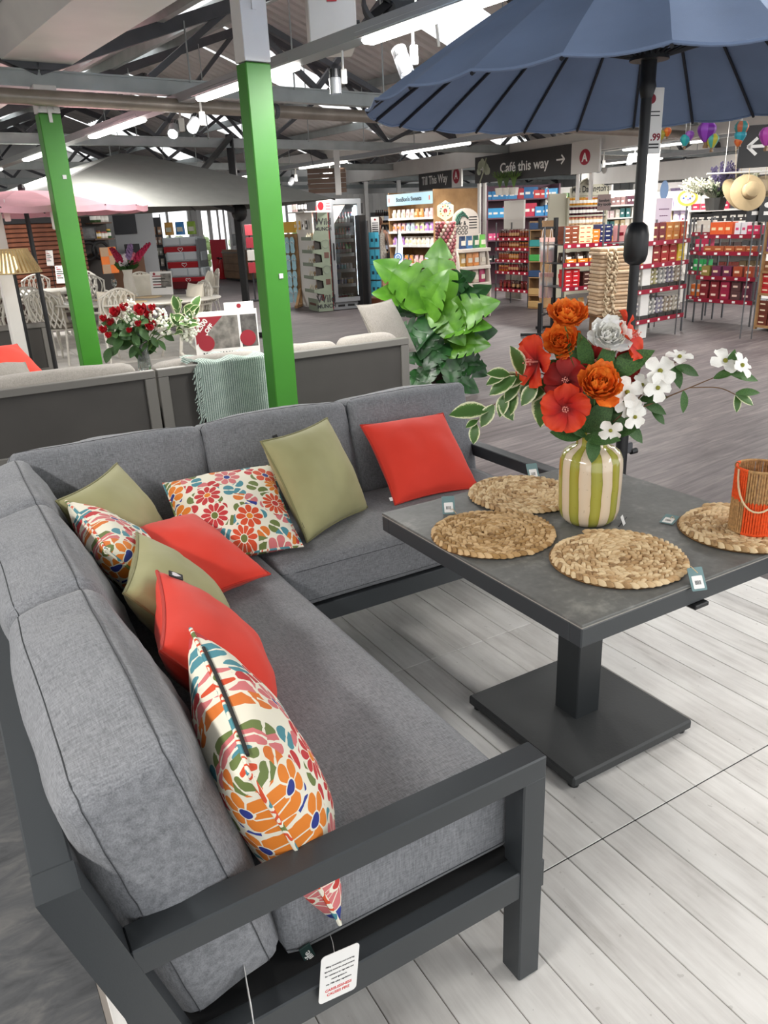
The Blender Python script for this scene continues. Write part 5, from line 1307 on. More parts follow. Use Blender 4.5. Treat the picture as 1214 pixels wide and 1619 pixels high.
def pouch(col, lab='e8e0cc', w=.13, h=.20, d=.06, top=None):
    k = ('pouch', col, lab, w, h, d, top)
    if k not in GM:
        mb = MB()
        sec = [(0, 1.0, 1.0), (.15, 1.0, 1.0), (.7, .96, .55), (.92, .93, .12), (1.0, .93, .08)]
        vs = []; n = 8
        for z, sx, sy in sec:
            vs += [(w/2*sx*math.copysign(abs(cos(a))**.6, cos(a)), d/2+d/2*sy*math.copysign(abs(sin(a))**.8, sin(a)), z*h) for a in [2*pi*i/n for i in range(n)]]
        fs = [(i*n+j, i*n+(j+1) % n, (i+1)*n+(j+1) % n, (i+1)*n+j) for i in range(len(sec)-1) for j in range(n)]+[tuple(range(n))[::-1], tuple(range((len(sec)-1)*n, len(sec)*n))]
        mb.add(vs, fs); mb.mi = 1; mb.b2((-w*.30, -.004, h*.25), (w*.30, .004, h*.60))
        GM[k] = mb.mesh('pouch', [pc_(col, .3), pc_(lab)], True, 50)
    return GM[k]
def can(col, top='c9ccd0', r=.033, h=.13): return jar(col, top, col, r, h)
ORD = ('first', 'second', 'third', 'fourth', 'fifth', 'sixth', 'seventh', 'eighth', 'ninth', 'tenth', 'eleventh', 'twelfth')
import re
def nice(label, i, n, k, stack):
    "shelf numbers as words, then the place in the row and in the stack"
    label = re.sub(r'(?:on |in )?(shelf|row|bin|tray) (\d+)( from the top)?', lambda m: ('in' if m.group(1) in ('bin', 'tray') else 'on')+' the %s %s' % (ORD[int(m.group(2))-1], m.group(1)), label)
    if n > 1 and n < 3*len(ORD):
        j = min(i, n-1-i); suf = '%s from %s' % (ORD[min(j, 11)], 'left' if i <= n-1-i else 'right')
        if len((label+' '+suf).split()) <= 16: label += ', '+suf
    if stack > 1 and len(label.split()) <= 14: label += ', %s up' % ORD[k]
    return label
class FX:
    "a fixture standing on the floor: local x along its front, y away from it"
    def __init__(s, x0, y0, x1, y1, name, label, cat, group=None, loc=None, rz=None, w=None):
        if loc is None: s.loc, s.rz, s.w = base(x0, y0, x1, y1)
        else: s.loc, s.rz, s.w = V(loc), rz, w
        s.M = wm(s.loc, s.rz); s.root = thing(name, label, cat, s.loc, s.rz, group)
    def z(s, px, py): return hz(px, py, s.loc)
    def part(s, name, mb, m, smooth=False, M=None, parent=None): return mb.build(name, m, parent or s.root, smooth, M=M)
    def row(s, name, label, cat, group, meshes, x0, x1, n, y, z, stack=1, dz=0.0, jit=.004, rz=0.0, s_=1.0, depth=1, dy=.09):
        if not isinstance(meshes, (list, tuple)): meshes = [meshes]
        for j in range(depth):
            for i in range(n):
                for k in range(stack):
                    x = x0+(x1-x0)*((i+.5)/n)
                    me = meshes[(i*len(meshes))//n] if len(meshes) > 1 else meshes[0]
                    o = bpy.data.objects.new(name, me); COL.objects.link(o)
                    p = s.M @ V((x+RG.uniform(-jit, jit), y+j*dy+RG.uniform(-jit, jit), z+k*dz)); o.location = p; o.rotation_euler = (0, 0, s.rz+rz+RG.uniform(-.06, .06)); 
                    if s_ != 1.0: o.scale = (s_, s_, s_)
                    tag(o, nice(label, i, n, k, stack), cat, group)
RG = random.Random(99)
M_STRIP = mat('burgundy_strip', '8f1630', .4); M_CHROME = mat('grey_chrome', '6d6f72', .3, .8); M_WIRE = mat('wire_deck', '4b4c4e', .5, .5); M_OAK = mat('oak_board', '97724a', .6, col2='b08a5e', var=.12, vs=4.0); M_SHELFW = mat('white_shelf', 'dfdcd6', .5); M_DARKG = mat('dark_grey_body', '3b3c3f', .5); M_GREYB = mat('grey_body', '8a8d90', .4, .2); M_CARDB = mat('cardboard_sage', '7f8977', .7, var=.05); M_RAWB = mat('raw_board', '9c7a52', .8, var=.15)
def wire_rack(fx, zs, depth=.45, top=None, tick=6, posts=True):
    W = fx.w; top = top or zs[0]+.25
    if posts:
        for x in (0, W):
            for y in (0, depth): fx.part('post', MB().cyl((x, y, 0), (x, y, top), .013, n=8), M_CHROME, True)
    for z in zs:
        d = MB().b2((0, 0, z-.012), (W, depth, z-.004))
        o = fx.part('shelf', d, M_WIRE)
        fx.part('price_strip', MB().cbox((W/2, -.012, z-.022), (W+.02, .006, .056), .001), M_STRIP, parent=o)
        for k in range(tick): fx.part('price_ticket', MB().b2((W*(k+.5)/tick-.022, -.018, z-.038), (W*(k+.5)/tick+.022, -.0155, z-.010)), M_TAGW, parent=o)
    return fx
# ---------------------------------------------------------------- rack of jams and chutneys
jr = FX(783.3, 481.5, 833.9, 487, 'wire_rack', 'burgundy-edged wire rack of small jars left of the wooden crate stand', 'shelf')
zs = [jr.z(785, y) for y in (376, 391.5, 409.5, 428, 455)]; wire_rack(jr, zs, .35)
jc = [('3a1512', '4a3a34'), ('5a1a16', '6a1a1c'), ('7a3a18', '8a7a6c'), ('9a5a1c', '2a2622'), ('6b1420', '6a1a1c')]
for si, (z, h) in enumerate(zip(zs, (.13, .11, .115, .12, .14))):
    ms = [jar(*jc[(si+k) % 5], ('7a3020', 'a8845c', '5a2018')[k], r=.030, h=h) for k in (0, 1, 2)]
    jr.row('jar', 'small dark jar on shelf %d from the top of the jar rack' % (si+1), 'jar', 'jars on the burgundy wire rack', ms, .03, jr.w-.03, 12 if si < 4 else 7, .05, z, depth=1)
    jr.row('jar', 'small dark jar in the second row on shelf %d of the jar rack' % (si+1), 'jar', 'jars on the burgundy wire rack', ms[::-1], .03, jr.w-.03, 10, .15, z)
jp = FX(796, 470, 826, 474, 'blank_panel', 'blank pale board standing above the rack of jars', 'board'); z0 = jr.z(800, 364); z1 = jr.z(800, 316)
jp.part('board', MB().cbox((jp.w/2, 0, (z0+z1)/2), (jp.w, .04, z1-z0), .003), M_SHELFW); jp.part('stand', MB().b2((jp.w*.1, .0, 0), (jp.w*.9, .03, z0)), mat('weathered_board', '8c8880', .8, var=.15))
# crate stand of bins
cs = FX(835, 487, 853, 488, 'crate_stand', 'tall pine stand of coloured bins right of the jar rack', 'shelf'); H = cs.z(836, 350)
for x in (0, cs.w): cs.part('upright', MB().b2((x-.015, 0, 0), (x+.015, .4, H)), M_OAK)
for i, (y, c_) in enumerate(((355, '2a4468'), (382, '2f8a8a'), (405, '3f9a4a'), (430, '2a4468'), (458, 'b0905f'), (478, 'b0905f'))):
    z = cs.z(836, y); cs.part('shelf', MB().b2((0, -.02, z-.10), (cs.w, .35, z-.085)), M_OAK); cs.part('bin', MB().cbox((cs.w/2, .03, z-.03), (cs.w*1.0, .1, .11), .01), pc_(c_))
    cs.row('snack_pack', 'small dark snack packet in bin %d from the top of the pine stand' % (i+1), 'packet', 'packets in the pine bin stand', [pouch('33302c', 'e6dfcf', .06, .09, .03), pouch('6a4a2c', 'e6dfcf', .06, .09, .03)], 0, cs.w, 3, .12, z-.08)
# ---------------------------------------------------------------- sweets shelf
bb = FX(620, 485, 688, 493, 'sweets_shelf', 'tall oak shelf of bagged sweets with pale blue header sign', 'shelf'); H = bb.z(626, 305); W = bb.w; DP = .95
bb.part('side_panel', MB().cbox((W, DP/2, H/2), (.03, DP, H), .003), M_OAK); bb.part('side_panel', MB().cbox((0, .25, H/2), (.03, .5, H), .003), M_OAK); bb.part('back_panel', MB().b2((0, .5, 0), (W, .52, H)), M_OAK)
hz0, hz1 = bb.z(626, 326), bb.z(626, 308)
hd = bb.part('header_sign', MB().cbox((W/2, -.02, (hz0+hz1)/2), (W, .02, hz1-hz0), .002), mat('pale_blue_sign', 'a9cfe0', .5))
text('lettering', "BonBon's Sweets", (hz1-hz0)*.50, mat('slate_ink', '47565e', .6), hd, Matrix.Translation((W/2, -.034, (hz0+hz1)/2)) @ UP, bold=.003, sx=1.18)
for k, x in enumerate((.07, W-.07)): MB().cbox((x, -.032, (hz0+hz1)/2), (.035, .004, .07), .002).build('printed_jar', pc_('c9705a'), hd)
swc = ['e8dcc8', 'f0e6da', 'd9964f', 'e9b9b9', 'c9d9e2', 'f0e3b0', 'b98ad0', 'f3efe6']
for si, (y, n) in enumerate(((345, 9), (365.5, 9), (386.5, 10), (415, 8), (445, 8), (470, 8))):
    z = bb.z(628, y); o = bb.part('shelf', MB().cbox((W/2, .2, z-.02), (W-.03, .46, .04), .002), M_SHELFW)
    for k in range(5): bb.part('price_ticket', MB().b2((W*(k+.5)/5-.03, -.036, z-.035), (W*(k+.5)/5+.03, -.031, z-.008)), M_TAGW, parent=o)
    ms = [pouch(swc[(si*3+k) % 8], swc[(si+k*2+1) % 8], .10, .14, .06) for k in range(4)]
    bb.row('sweet_bag', 'small clear bag of sweets on shelf %d from the top of the sweets shelf' % (si+1), 'packet', "bags on the sweets shelf", ms, .05, W-.05, n, .02, z)
    bb.row('sweet_bag', 'small bag of sweets at the back of shelf %d of the sweets shelf' % (si+1), 'packet', "bags on the sweets shelf", ms[::-1], .05, W-.05, n, .16, z)
# blue flag beside it
fb = P(620, 480, D=14.0); fb.z = 0
fgo = thing('feather_flag', 'blue and white feather flag left of the sweets shelf', 'flag', fb, _y)
fo_ = MB().prism([(.0, .25), (.10, .30), (.20, .7), (.22, 1.15), (.18, 1.4), (.12, 1.25), (.05, .8)], -.004, .004).build('flag_cloth', mat('white_cloth', 'dfe6ee', .8), fgo, M=UP)
for k, rr_ in enumerate((.07, .05, .03, .013)): MB().lathe([(0, 0), (rr_, 0), (rr_, .002), (0, .002)], 16).build('printed_ring', pc_('3f7fc4') if k % 2 == 0 else pc_('dfe6ee'), fo_, M=Matrix.Translation((.13, .95, .004+.002*k)))
MB().cyl((.06, 0, 0), (.14, 0, 1.42), .008, n=6).build('flag_pole', M_CHROME, fgo); MB().lathe([(0, 0), (.15, 0), (.15, .03), (0, .03)], 12).build('flag_base', M_BLACK, fgo)
# lollipop tower
lq2 = P(706, 492, D=12.6); lq2.z = 0
lt2 = thing('lollipop_tower', 'cylindrical tower of pink lollipops with hexagonal header by the sweets shelf', 'display', lq2)
z0, z1 = hz(706, 432, lq2), hz(706, 350, lq2)
MB().cyl((0, 0, z0), (0, 0, z1), .10, n=16).build('core_tube', pc_('d8b9a4'), lt2, True); MB().lathe([(0, .0), (.20, 0), (.20, .45), (.12, .5), (.12, z0), (0, z0)], 20).build('base_drum', pc_('6b3a2a'), lt2, True)
lol = MB().ball((0, 0, 0), .030, 7, 5).mesh('lollipop', pc_('bf8486', .25)); lol2 = MB().ball((0, 0, 0), .030, 7, 5).mesh('lollipop', pc_('e3cdb8', .25)); lol3 = MB().ball((0, 0, 0), .030, 7, 5).mesh('lollipop', pc_('a8545c', .25))
nr = 15
for j in range(nr):
    for i in range(13):
        a = 2*pi*i/13+j*.24
        if cos(a-atan2(-lq2.y, -lq2.x)) < -.25: continue
        o = bpy.data.objects.new('lollipop', (lol, lol2, lol3)[(i*5+j*3) % 3]); COL.objects.link(o); o.location = V(lq2)+V((.135*cos(a), .135*sin(a), z0+(z1-z0)*(j+.5)/nr)); tag(o, 'wrapped lollipop on ring %d from the bottom of the tower, column %d' % (j+1, i+1), 'lollipop', 'lollipops on the tower')
for j in range(4):
    for i in range(16):
        a = 2*pi*i/16+j*.2
        if cos(a-atan2(-lq2.y, -lq2.x)) < -.1: continue
        o = bpy.data.objects.new('lollipop', (lol2, lol, lol2)[(i+j) % 3]); COL.objects.link(o); o.location = V(lq2)+V((.225*cos(a), .225*sin(a), hz(706, 452, lq2)-.02+.05*j)); tag(o, 'wrapped lollipop in base tier %d of the lollipop tower, place %d' % (j+1, i+1), 'lollipop', 'lollipops on the tower')
zc = hz(705, 333, lq2); hx = MB().prism([(.145*cos(pi/3*k+pi/2), .145*sin(pi/3*k+pi/2)) for k in range(6)], -.01, .01).build('header_board', pc_('e6dcb4'), lt2, M=Matrix.Translation((0, 0, zc)) @ Matrix.Rotation(_y-.2, 4, 'Z') @ UP)
MB().lathe([(0, 0), (.03, 0), (.03, .003), (0, .003)], 14).build('printed_dot', pc_('9c3a3a'), hx, M=Matrix.Translation((0, 0, .01)))
for k in range(12): MB().lathe([(0, 0), (.011, 0), (.011, .003), (0, .003)], 8).build('printed_dot', pc_(('c9503a', '4a7a9c', '3a6a4a', 'd8a040')[k % 4]), hx, M=Matrix.Translation((.075*cos(k*.524), .075*sin(k*.524)-.005, .01)))
text('lettering', 'LOLLIPOPS', .035, pc_('4a7a9c'), hx, Matrix.Translation((0, .10, .011)), bold=.001)
MB().cyl((0, 0, z1), (0, 0, zc), .015, n=8).build('header_pole', pc_('d8b9a4'), lt2)
# ---------------------------------------------------------------- pouch stand with arched header
gf = FX(729, 505, 775, 499, 'pouch_stand', 'cream stand of coloured food pouches with arched header board', 'shelf'); W = gf.w; H = gf.z(730, 372)
M_CRM = mat('cream_board', 'd3c9bd', .6)
for x in (0, W): gf.part('side_panel', MB().prism([(0, 0), (.42, 0), (.42, H*1.02), (.20, H*.98), (.06, H*.75), (0, H*.4)], -.015, .015), M_CRM, M=Matrix.Translation((x, 0, 0)) @ Matrix(((0, 0, 1, 0), (1, 0, 0, 0), (0, 1, 0, 0), (0, 0, 0, 1))))
gf.part('back_panel', MB().b2((0, .40, 0), (W, .42, H)), M_CRM)
for si, (y, cs_) in enumerate(((394, ('24406a', '3a6a9a', '1f6a4a', '6ab84a')), (422, ('b08a3a', 'd8924a', 'e0904a', 'c9c0b4')), (449.5, ('4a1028', '6a1838', 'c9b8a8', 'b03060')), (476, ('1f5a34', '2a6a3a', 'd8784a', 'c03a4a')), (497, ('2a4a8a', '3a6aa8', '8ab84a', 'c99a3a')))):
    z = gf.z(732, y); gf.part('shelf', MB().cbox((W/2, .18, z-.03), (W-.03, .40, .05), .003), M_CRM)
    gf.row('food_pouch', 'coloured food pouch on shelf %d from the top of the cream pouch stand' % (si+1), 'pouch', 'pouches on the cream stand', [pouch(c, 'e9e2d0', .13, .20, .06) for c in cs_], .03, W-.03, 4, .06, z)
zc0, zc1 = gf.z(722, 374), gf.z(735, 329); wv = .50
arch = [(-.12, zc0), (.40, zc0), (.40, zc1-.18)]+[(.14+.26*cos(a), zc1-.18+.18*sin(a)) for a in [pi*k/10 for k in range(1, 10)]]+[(-.12, zc1-.18)]
ah = gf.part('header_board', MB().prism(arch, -.012, .012), M_CRM, M=Matrix.Translation((.0, .05, 0)) @ UP)
MT_ = mat('forest_ink', '2f5a4a', .6)
for k in range(3): MB().tube([(-.10+.03*k, zc0+.18, .014), (-.04+.04*k, zc0+.30-.0*k, .014), (.06+.035*k, zc0+.36-.03*k, .014), (.12+.03*k, zc0+.32-.03*k, .014)], .016, 5).build('printed_stroke', MT_, ah)
for k, s_ in enumerate(('Mr &', 'GOOD', 'FOOD')): text('lettering', s_, .085, M_INK, ah, Matrix.Translation((.05, zc0+.19-.07*k, .013)), bold=.002)
for k in range(5): MB().b2((.20, zc0+.27-.04*k, .0125), (.36, zc0+.285-.04*k, .0135)).build('printed_line', M_INK, ah)
# ---------------------------------------------------------------- drinks fridge
fg = FX(530.3, 490, 575, 486, 'drinks_fridge', 'upright glass-door drinks fridge with lit right edge', 'fridge'); W, H, DP = fg.w, fg.z(522, 315), .65
for x in (.0, W): fg.part('side_wall', MB().b2((x-.025, .02, .05), (x+.025, DP, H)), M_GREYB)
fg.part('back_wall', MB().b2((0, DP-.03, .05), (W, DP, H)), mat('fridge_liner', 'c9d2d8', .4)); fg.part('top_panel', MB().b2((-.025, .0, H-.08), (W+.025, DP, H)), M_GREYB); fg.part('base_panel', MB().b2((-.025, .0, .0), (W+.025, DP, .13)), M_GREYB)
for k in range(3): fg.part('vent_slot', MB().b2((.06+k*.2, -.004, .05), (.20+k*.2, .0, .09)), M_BLACK)
dr_ = fg.part('door', MB().b2((-.02, -.05, .14), (.06, 0, H-.01)).b2((W-.06, -.05, .14), (W+.02, 0, H-.01)).b2((.06, -.05, H-.09), (W-.06, 0, H-.01)).b2((.06, -.05, .14), (W-.06, 0, .22)), M_GREYB)
fg.part('pane', MB().b2((.06, -.03, .22), (W-.06, -.024, H-.09)), mat('fridge_glass', 'eef4f6', .03, trans=1.0), parent=dr_)
fg.part('handle', MB().cbox((.02, -.07, 1.05), (.02, .03, .3), .004), M_BLACK, parent=dr_)
fg.part('led_strip', MB().b2((W-.105, -.015, .25), (W-.07, .005, H-.12)), m_lamp('cool_led', 'e6f6ff', 9.0))
fg.part('sticker', MB().add([(.065, -.032, H-.10), (.30, -.032, H-.10), (.065, -.032, H-.42)], [(0, 2, 1)]), pc_('efe9e2'), parent=dr_)
fz = [fg.z(531, y) for y in (355.5, 381, 404, 429, 452.5, 478)]
can_c = (('7a1f1c', 'b33a2c', 'e0dcd4', '3a5a9c'), ('b5302a', 'c9503c', '7a1f2c', '2a1f28'), ('d87a2c', 'c94a3c', '2a9a4a', '3aa85a'), ('3a3f6a', '4aa0a8', 'd8d8d8', 'b0305a'), ('4a6ab0', '6a8ac9', 'd8a03c', 'e6e0d0'), ('b03048', 'b83a4a', '8a6a2c', 'c9b8d0'))
for si, z in enumerate(fz):
    fg.part('shelf', MB().b2((.03, .05, z-.012), (W-.03, DP-.05, z-.004)).b2((.03, .03, z-.03), (W-.03, .05, z+.03)), M_SHELFW)
    ms = [(bottle(c, 'e8e0d4', 'c93a30', .031, .21) if si < 3 else can(c)) for c in can_c[si]]
    fg.row('drink', 'chilled drink on shelf %d from the top of the glass-door fridge' % (si+1), 'drink', 'drinks in the glass-door fridge', ms, .06, W-.09, 7, .10, z, jit=.002)
l_ = bpy.data.lights.new('fridge_led_light', 'AREA'); l_.shape = 'RECTANGLE'; l_.size = .05; l_.size_y = 1.5; l_.energy = 14; l_.color = (.85, .96, 1); lo_ = bpy.data.objects.new('fridge_led_light', l_); COL.objects.link(lo_)
lo_.matrix_world = fg.M @ Matrix.Translation((W-.1, .06, 1.05)) @ Matrix.Rotation(pi/2, 4, 'Y') @ Matrix.Rotation(pi/2, 4, 'Z')
fg.part('red_side', MB().b2((-.03, .0, .02), (-.026, DP, H-.1)), pc_('c8202c'))
hz1_ = H; hz_ = H-.22
cc_ = fg.part('header_card', MB().cbox((0, 0, 0), (.34, .015, .22), .002), M_TAGW, M=Matrix.Translation((-.14, -.1, H-.11)) @ Matrix.Rotation(.35, 4, 'Z'))
MB().lathe([(0, 0), (.07, 0), (.07, .003), (0, .003)], 20).build('printed_roundel', pc_('d2202c'), cc_, M=Matrix.Translation((-.08, -.01, 0)) @ UP)
for k in range(3): MB().b2((.03, -.012, .04-.05*k), (.15, -.009, .055-.05*k)).build('printed_line', pc_('d8606a'), cc_)
# ---------------------------------------------------------------- sage snack stand with zigzag side
ms_ = FX(488.8, 489, 504.4, 493, 'snack_stand', 'sage green cardboard snack stand with stepped side beside the fridge', 'display'); W = ms_.w
cor = P(504.4, 493, z=0); rgt = P(527, 491, z=0); DP = (rgt-cor).length; H = ms_.z(500, 337); ang = atan2(rgt.y-cor.y, rgt.x-cor.x)-ms_.rz
MR = Matrix.Translation((W, 0, 0)) @ Matrix.Rotation(ang, 4, 'Z')
zb = [ms_.z(495, y) for y in (370, 392, 412.5, 432, 452)]
prof = [(0, 0), (DP, 0), (DP, H), (DP*.28, H)]; z_top = ms_.z(500, 362)
prof += [(DP*.28, z_top+.1), (-.02, z_top)]
zc = [z_top]+zb
pts = []
lv = [ms_.z(495, y) for y in (374, 394, 414, 434, 455, 470)]
for i, z in enumerate(lv[:-1]): pts += [(-.03-.01*i, z+.0), (-.03-.01*i, z-.05), (DP*.42, z-.09), (DP*.45, z-.22)]
pts += [(.0, lv[-1])]
side = [(DP, 0), (DP, H), (DP*.30, H), (DP*.28, lv[0]+.22)]+[(x, z) for x, z in pts]+[(0, 0)]
ms_.part('inner_panel', MB().prism([(DP*.05, .3), (DP, .3), (DP, H-.35), (DP*.05, H-.35)], -.05, -.045), pc_('332e28'), M=MR @ UP)
so = ms_.part('side_panel', MB().prism(side, -.008, .008), M_CARDB, M=MR @ UP)
text('lettering', 'Wild', .16, M_INK, so, Matrix.Translation((DP*.66, H-.16, .01)), bold=.003); text('lettering', 'MUNCH', .085, M_INK, so, Matrix.Translation((DP*.66, H-.28, .01)), bold=.003)
text('lettering', 'Wild', .19, M_INK, so, Matrix.Translation((DP*.55, .22, .01)), bold=.003); text('lettering', 'MUNCH', .10, M_INK, so, Matrix.Translation((DP*.55, .09, .01)), bold=.003)
for z in (.75, 1.2):
    MB().tube([(DP*.72+.07*cos(2*pi*k/20), z+.07*sin(2*pi*k/20), .009) for k in range(20)], .006, 4, True).build('printed_ring', pc_('6f786c'), so)
for z in (.48, .95): MB().b2((DP*.6, z, .008), (DP*.92, z+.10, .010)).build('printed_block', pc_('5a3a30'), so)
ms_.part('front_panel', MB().b2((0, -.004, 0), (W, .004, lv[-1])), M_CARDB); MB().b2((W*.15, -.008, .1), (W*.8, -.004, lv[-1]-.08)).build('printed_block', pc_('5a3a30'), ms_.root)
for si, z in enumerate(lv[:5]):
    ms_.part('tray', MB().b2((-.01, -.05, z-.06), (W, .30, z-.045)).b2((-.01, -.055, z-.06), (W, -.045, z)), M_CARDB)
    ms_.row('snack_bag', 'small bag of nuts in tray %d from the top of the sage snack stand' % (si+1), 'packet', 'bags in the sage snack stand', [pouch('e6dcc4', 'f4f0e4', .08, .12, .05), pouch('9a7a4c', 'f4f0e4', .08, .12, .05)], .02, W-.02, 4, .02, z-.045)
bw = FX(474.5, 484, 487, 486, 'white_shelf_unit', 'narrow white shelf unit with hanging bottles left of the sage stand', 'shelf'); H = bw.z(474, 337); bw.part('back_panel', MB().b2((0, .05, 0), (bw.w+.35, .08, H)), M_SHELFW); bw.part('top_shelf', MB().b2((-.02, -.12, H), (bw.w+.4, .2, H+.02)), M_SHELFW)
bw.row('clip_pack', 'hanging accessory pack near the top of the white shelf unit', 'packet', 'packs hanging on the white shelf unit', [pouch('e0b02c', 'f4f0e4', .07, .16, .03), pouch('f0f0f0', '444444', .07, .16, .03), pouch('222222', 'f0f0f0', .07, .16, .03)], .02, bw.w+.3, 4, -.02, H-.3)
bw.row('clip_pack', 'dark bottle standing on top of the white shelf unit', 'bottle', 'bottles on top of the white shelf unit', [bottle('e9c9c9', 'f4f0e4', '222222'), bottle('1a1a1a', 'f0f0f0', '1a1a1a'), bottle('1a1a1a', 'f0f0f0', '1a1a1a')], .02, bw.w+.3, 5, -.02, H+.02)
# ---------------------------------------------------------------- flip-flop rack
ff = FX(440, 485, 476, 484, 'pegboard_rack', 'pine rack hung with pale blue flip-flops beside the near green post', 'display'); W, H = ff.w, ff.z(450, 370)
for x in (0, W): ff.part('upright', MB().b2((x-.03, 0, 0), (x+.03, .07, H)), M_OAK)
ff.part('back_board', MB().b2((0, .04, .3), (W, .06, H)), M_RAWB); ff.part('foot', MB().bar((W, -.35, .02), (W, .05, .35), .05, .05), M_OAK); ff.part('foot', MB().b2((W-.03, -.4, 0), (W+.03, .1, .05)), M_OAK)
yb_ = ff.part('sign_board', MB().cbox((W*.75, .02, H+.12), (W*.55, .015, .2), .002), pc_('d8a83a')); ff.part('sign_board', MB().cbox((W*.3, -.02, H+.16), (W*.28, .012, .22), .002), M_BLACK); MB().b2((W*.18, -.03, H+.07), (W*.42, -.027, H+.25)).build('sign_face', M_TAGW, ff.root)
def sole(c):
    k = ('sole', c)
    if k not in GM:
        mb = MB(); pts = [(.045*s_*(1-.25*abs(t-.45)), .13*(2*t-1)) for t, s_ in ((0, .6), (.15, .95), (.4, .72), (.7, 1.0), (.9, .85), (1, .45))]; pts += [(-x, y) for x, y in pts[::-1]]
        mb.prism(pts, -.008, .008, UP); mb.mi = 1; mb.tube([(-.035, -.012, .02), (0, -.03, .06), (.035, -.012, .02)], .006, 4); GM[k] = mb.mesh('flip_flop', [pc_(c), pc_('e8e8e6')])
    return GM[k]
for j, y in enumerate((388, 415, 441, 466)):
    ff.row('flip_flop', 'pale blue flip-flop on row %d from the top of the pine rack' % (j+1), 'flip-flop', 'flip-flops on the pine rack', [sole('b5d4da'), sole('9cc4cf')], .02, W-.02, 4, -.04, ff.z(448, y), s_=1.15, jit=.012)
# ---------------------------------------------------------------- black cabinet, blue card rack, wine wall
bc = FX(577, 487, 583, 486, 'tall_cabinet', 'black tall cabinet right of the drinks fridge', 'cabinet'); H = bc.z(570, 340); bc.part('body', MB().b2((-.02, .02, 0), (.16, .55, H)), M_BLACK); bc.part('front_post', MB().cbox((.14, -.02, H*.47), (.04, .04, H*.94), .003), M_CHROME); bc.part('foot', MB().b2((-.05, -.12, 0), (.45, -.06, .03)), M_CHROME)
for px2, lab in ((578, 'small dark notice above the black cabinet'), ):
    g_ = bc.M @ V((.12, .1, bc.z(578, 337))); nt = thing('notice', lab, 'sign', g_, bc.rz); MB().cbox((0, 0, .09), (.13, .01, .18), .002).build('board', M_DARKG, nt)
bl = FX(583, 483, 600, 483, 'card_rack', 'rack of bright blue packs standing behind the fridge corner', 'display'); W, H = bl.w+.05, bl.z(584, 372)
bl.part('back_board', MB().b2((0, .03, .25), (W, .05, H)), M_GREYB); bl.part('base_box', MB().b2((0, -.05, 0), (W, .3, .14)), pc_('6a3f2a'))
for j, y in enumerate((391, 418, 442, 467)): bl.row('blue_pack', 'bright blue pack on row %d from the top of the blue card rack' % (j+1), 'packet', 'blue packs on the card rack', carton('4fb0cc', '2a3a4a', .085, .02, .27), .0, W, 3, -.02, bl.z(584, y), jit=.003)
ws = FX(598, 452, 640, 449, 'wine_shelf', 'dark shelf of bottles behind the shopper', 'shelf'); W, H = ws.w, ws.z(610, 335); ws.part('back_board', MB().b2((0, .35, 0), (W, .38, H)), M_DARKG)
for j, y in enumerate((352, 374, 398)):
    z = ws.z(610, y); ws.part('shelf', MB().b2((0, 0, z-.04), (W, .36, z)), M_OAK); ws.row('bottle', 'dark bottle on shelf %d from the top of the shelf behind the shopper' % (j+1), 'bottle', 'bottles behind the shopper', [bottle('2a1a14', 'e8e0d0', '1a1a1a', .038, .30), bottle('1a1410', 'c9d4e8', 'c08030', .038, .30), bottle('3a1a10', 'e8e0d0', 'c08030', .038, .30)], .03, W-.03, 12, .08, z)
ws.part('base_box', MB().b2((0, 0, 0), (W, .36, ws.z(610, 410))), M_OAK)
# partition wall and A4 notice behind the shopper
pw_ = FX(540, 447, 640, 441, 'partition_wall', 'pale ribbed partition wall behind the drinks fridge', 'wall'); H = pw_.z(600, 304); W = pw_.w
pw_.root['kind'] = 'structure'; del pw_.root['category']; pw_.root.name = 'wall_partition'
pw_.part('panel_face', MB().b2((0, .5, 0), (W, .55, H)), M_WALL)
for k in range(10): pw_.part('panel_rib', MB().b2((W*k/10, .48, 0), (W*k/10+.05, .5, H)), M_WALL)
pw_.part('post', MB().b2((W*.46, .3, 0), (W*.46+.10, .4, H+.3)), M_WHITE); pw_.part('post', MB().b2((W*.97, .3, 0), (W*.97+.10, .4, H+.3)), M_WHITE)
a4 = P(593, 360, D=16.2); at_ = thing('notice', 'black framed white notice behind the shopper', 'sign', a4, _y+.1); MB().cbox((0, 0, 0), (.19, .02, .44), .003).build('frame', M_BLACK, at_); MB().b2((-.08, -.014, -.2), (.08, -.011, .2)).build('paper', M_TAGW, at_)
MB().lathe([(0, 0), (.02, 0), (.02, .002), (0, .002)], 10).build('printed_logo', M_BURG, at_, M=Matrix.Translation((0, -.0145, .15)) @ UP)
for k in range(6): MB().b2((-.06, -.0155, .08-.04*k), (.06, -.014, .095-.04*k)).build('printed_line', M_INK, at_)
MB().cyl((0, .03, -1.9), (0, .03, 0), .012, n=6).build('stand', M_BLACK, at_)
# hanging crates above the fridge
cr = P(518, 304, D=14.5); ct_ = thing('ceiling_crate', 'dark brown wooden crate boards hung above the drinks fridge', 'crate', (cr.x, cr.y, 2.0), _y); 
for k in range(5): MB().b2((-.33, -.02, .04+k*.08), (.33, .02, .11+k*.08)).build('board', pc_('5d4738'), ct_)
MB().b2((.14, -.05, .0), (.24, -.02, .75)).build('hanging_post', M_WHITE, ct_); MB().cyl((-.2, 0, .4), (-.3, 0, .9), .005, n=5).build('cord', M_BLACK, ct_)
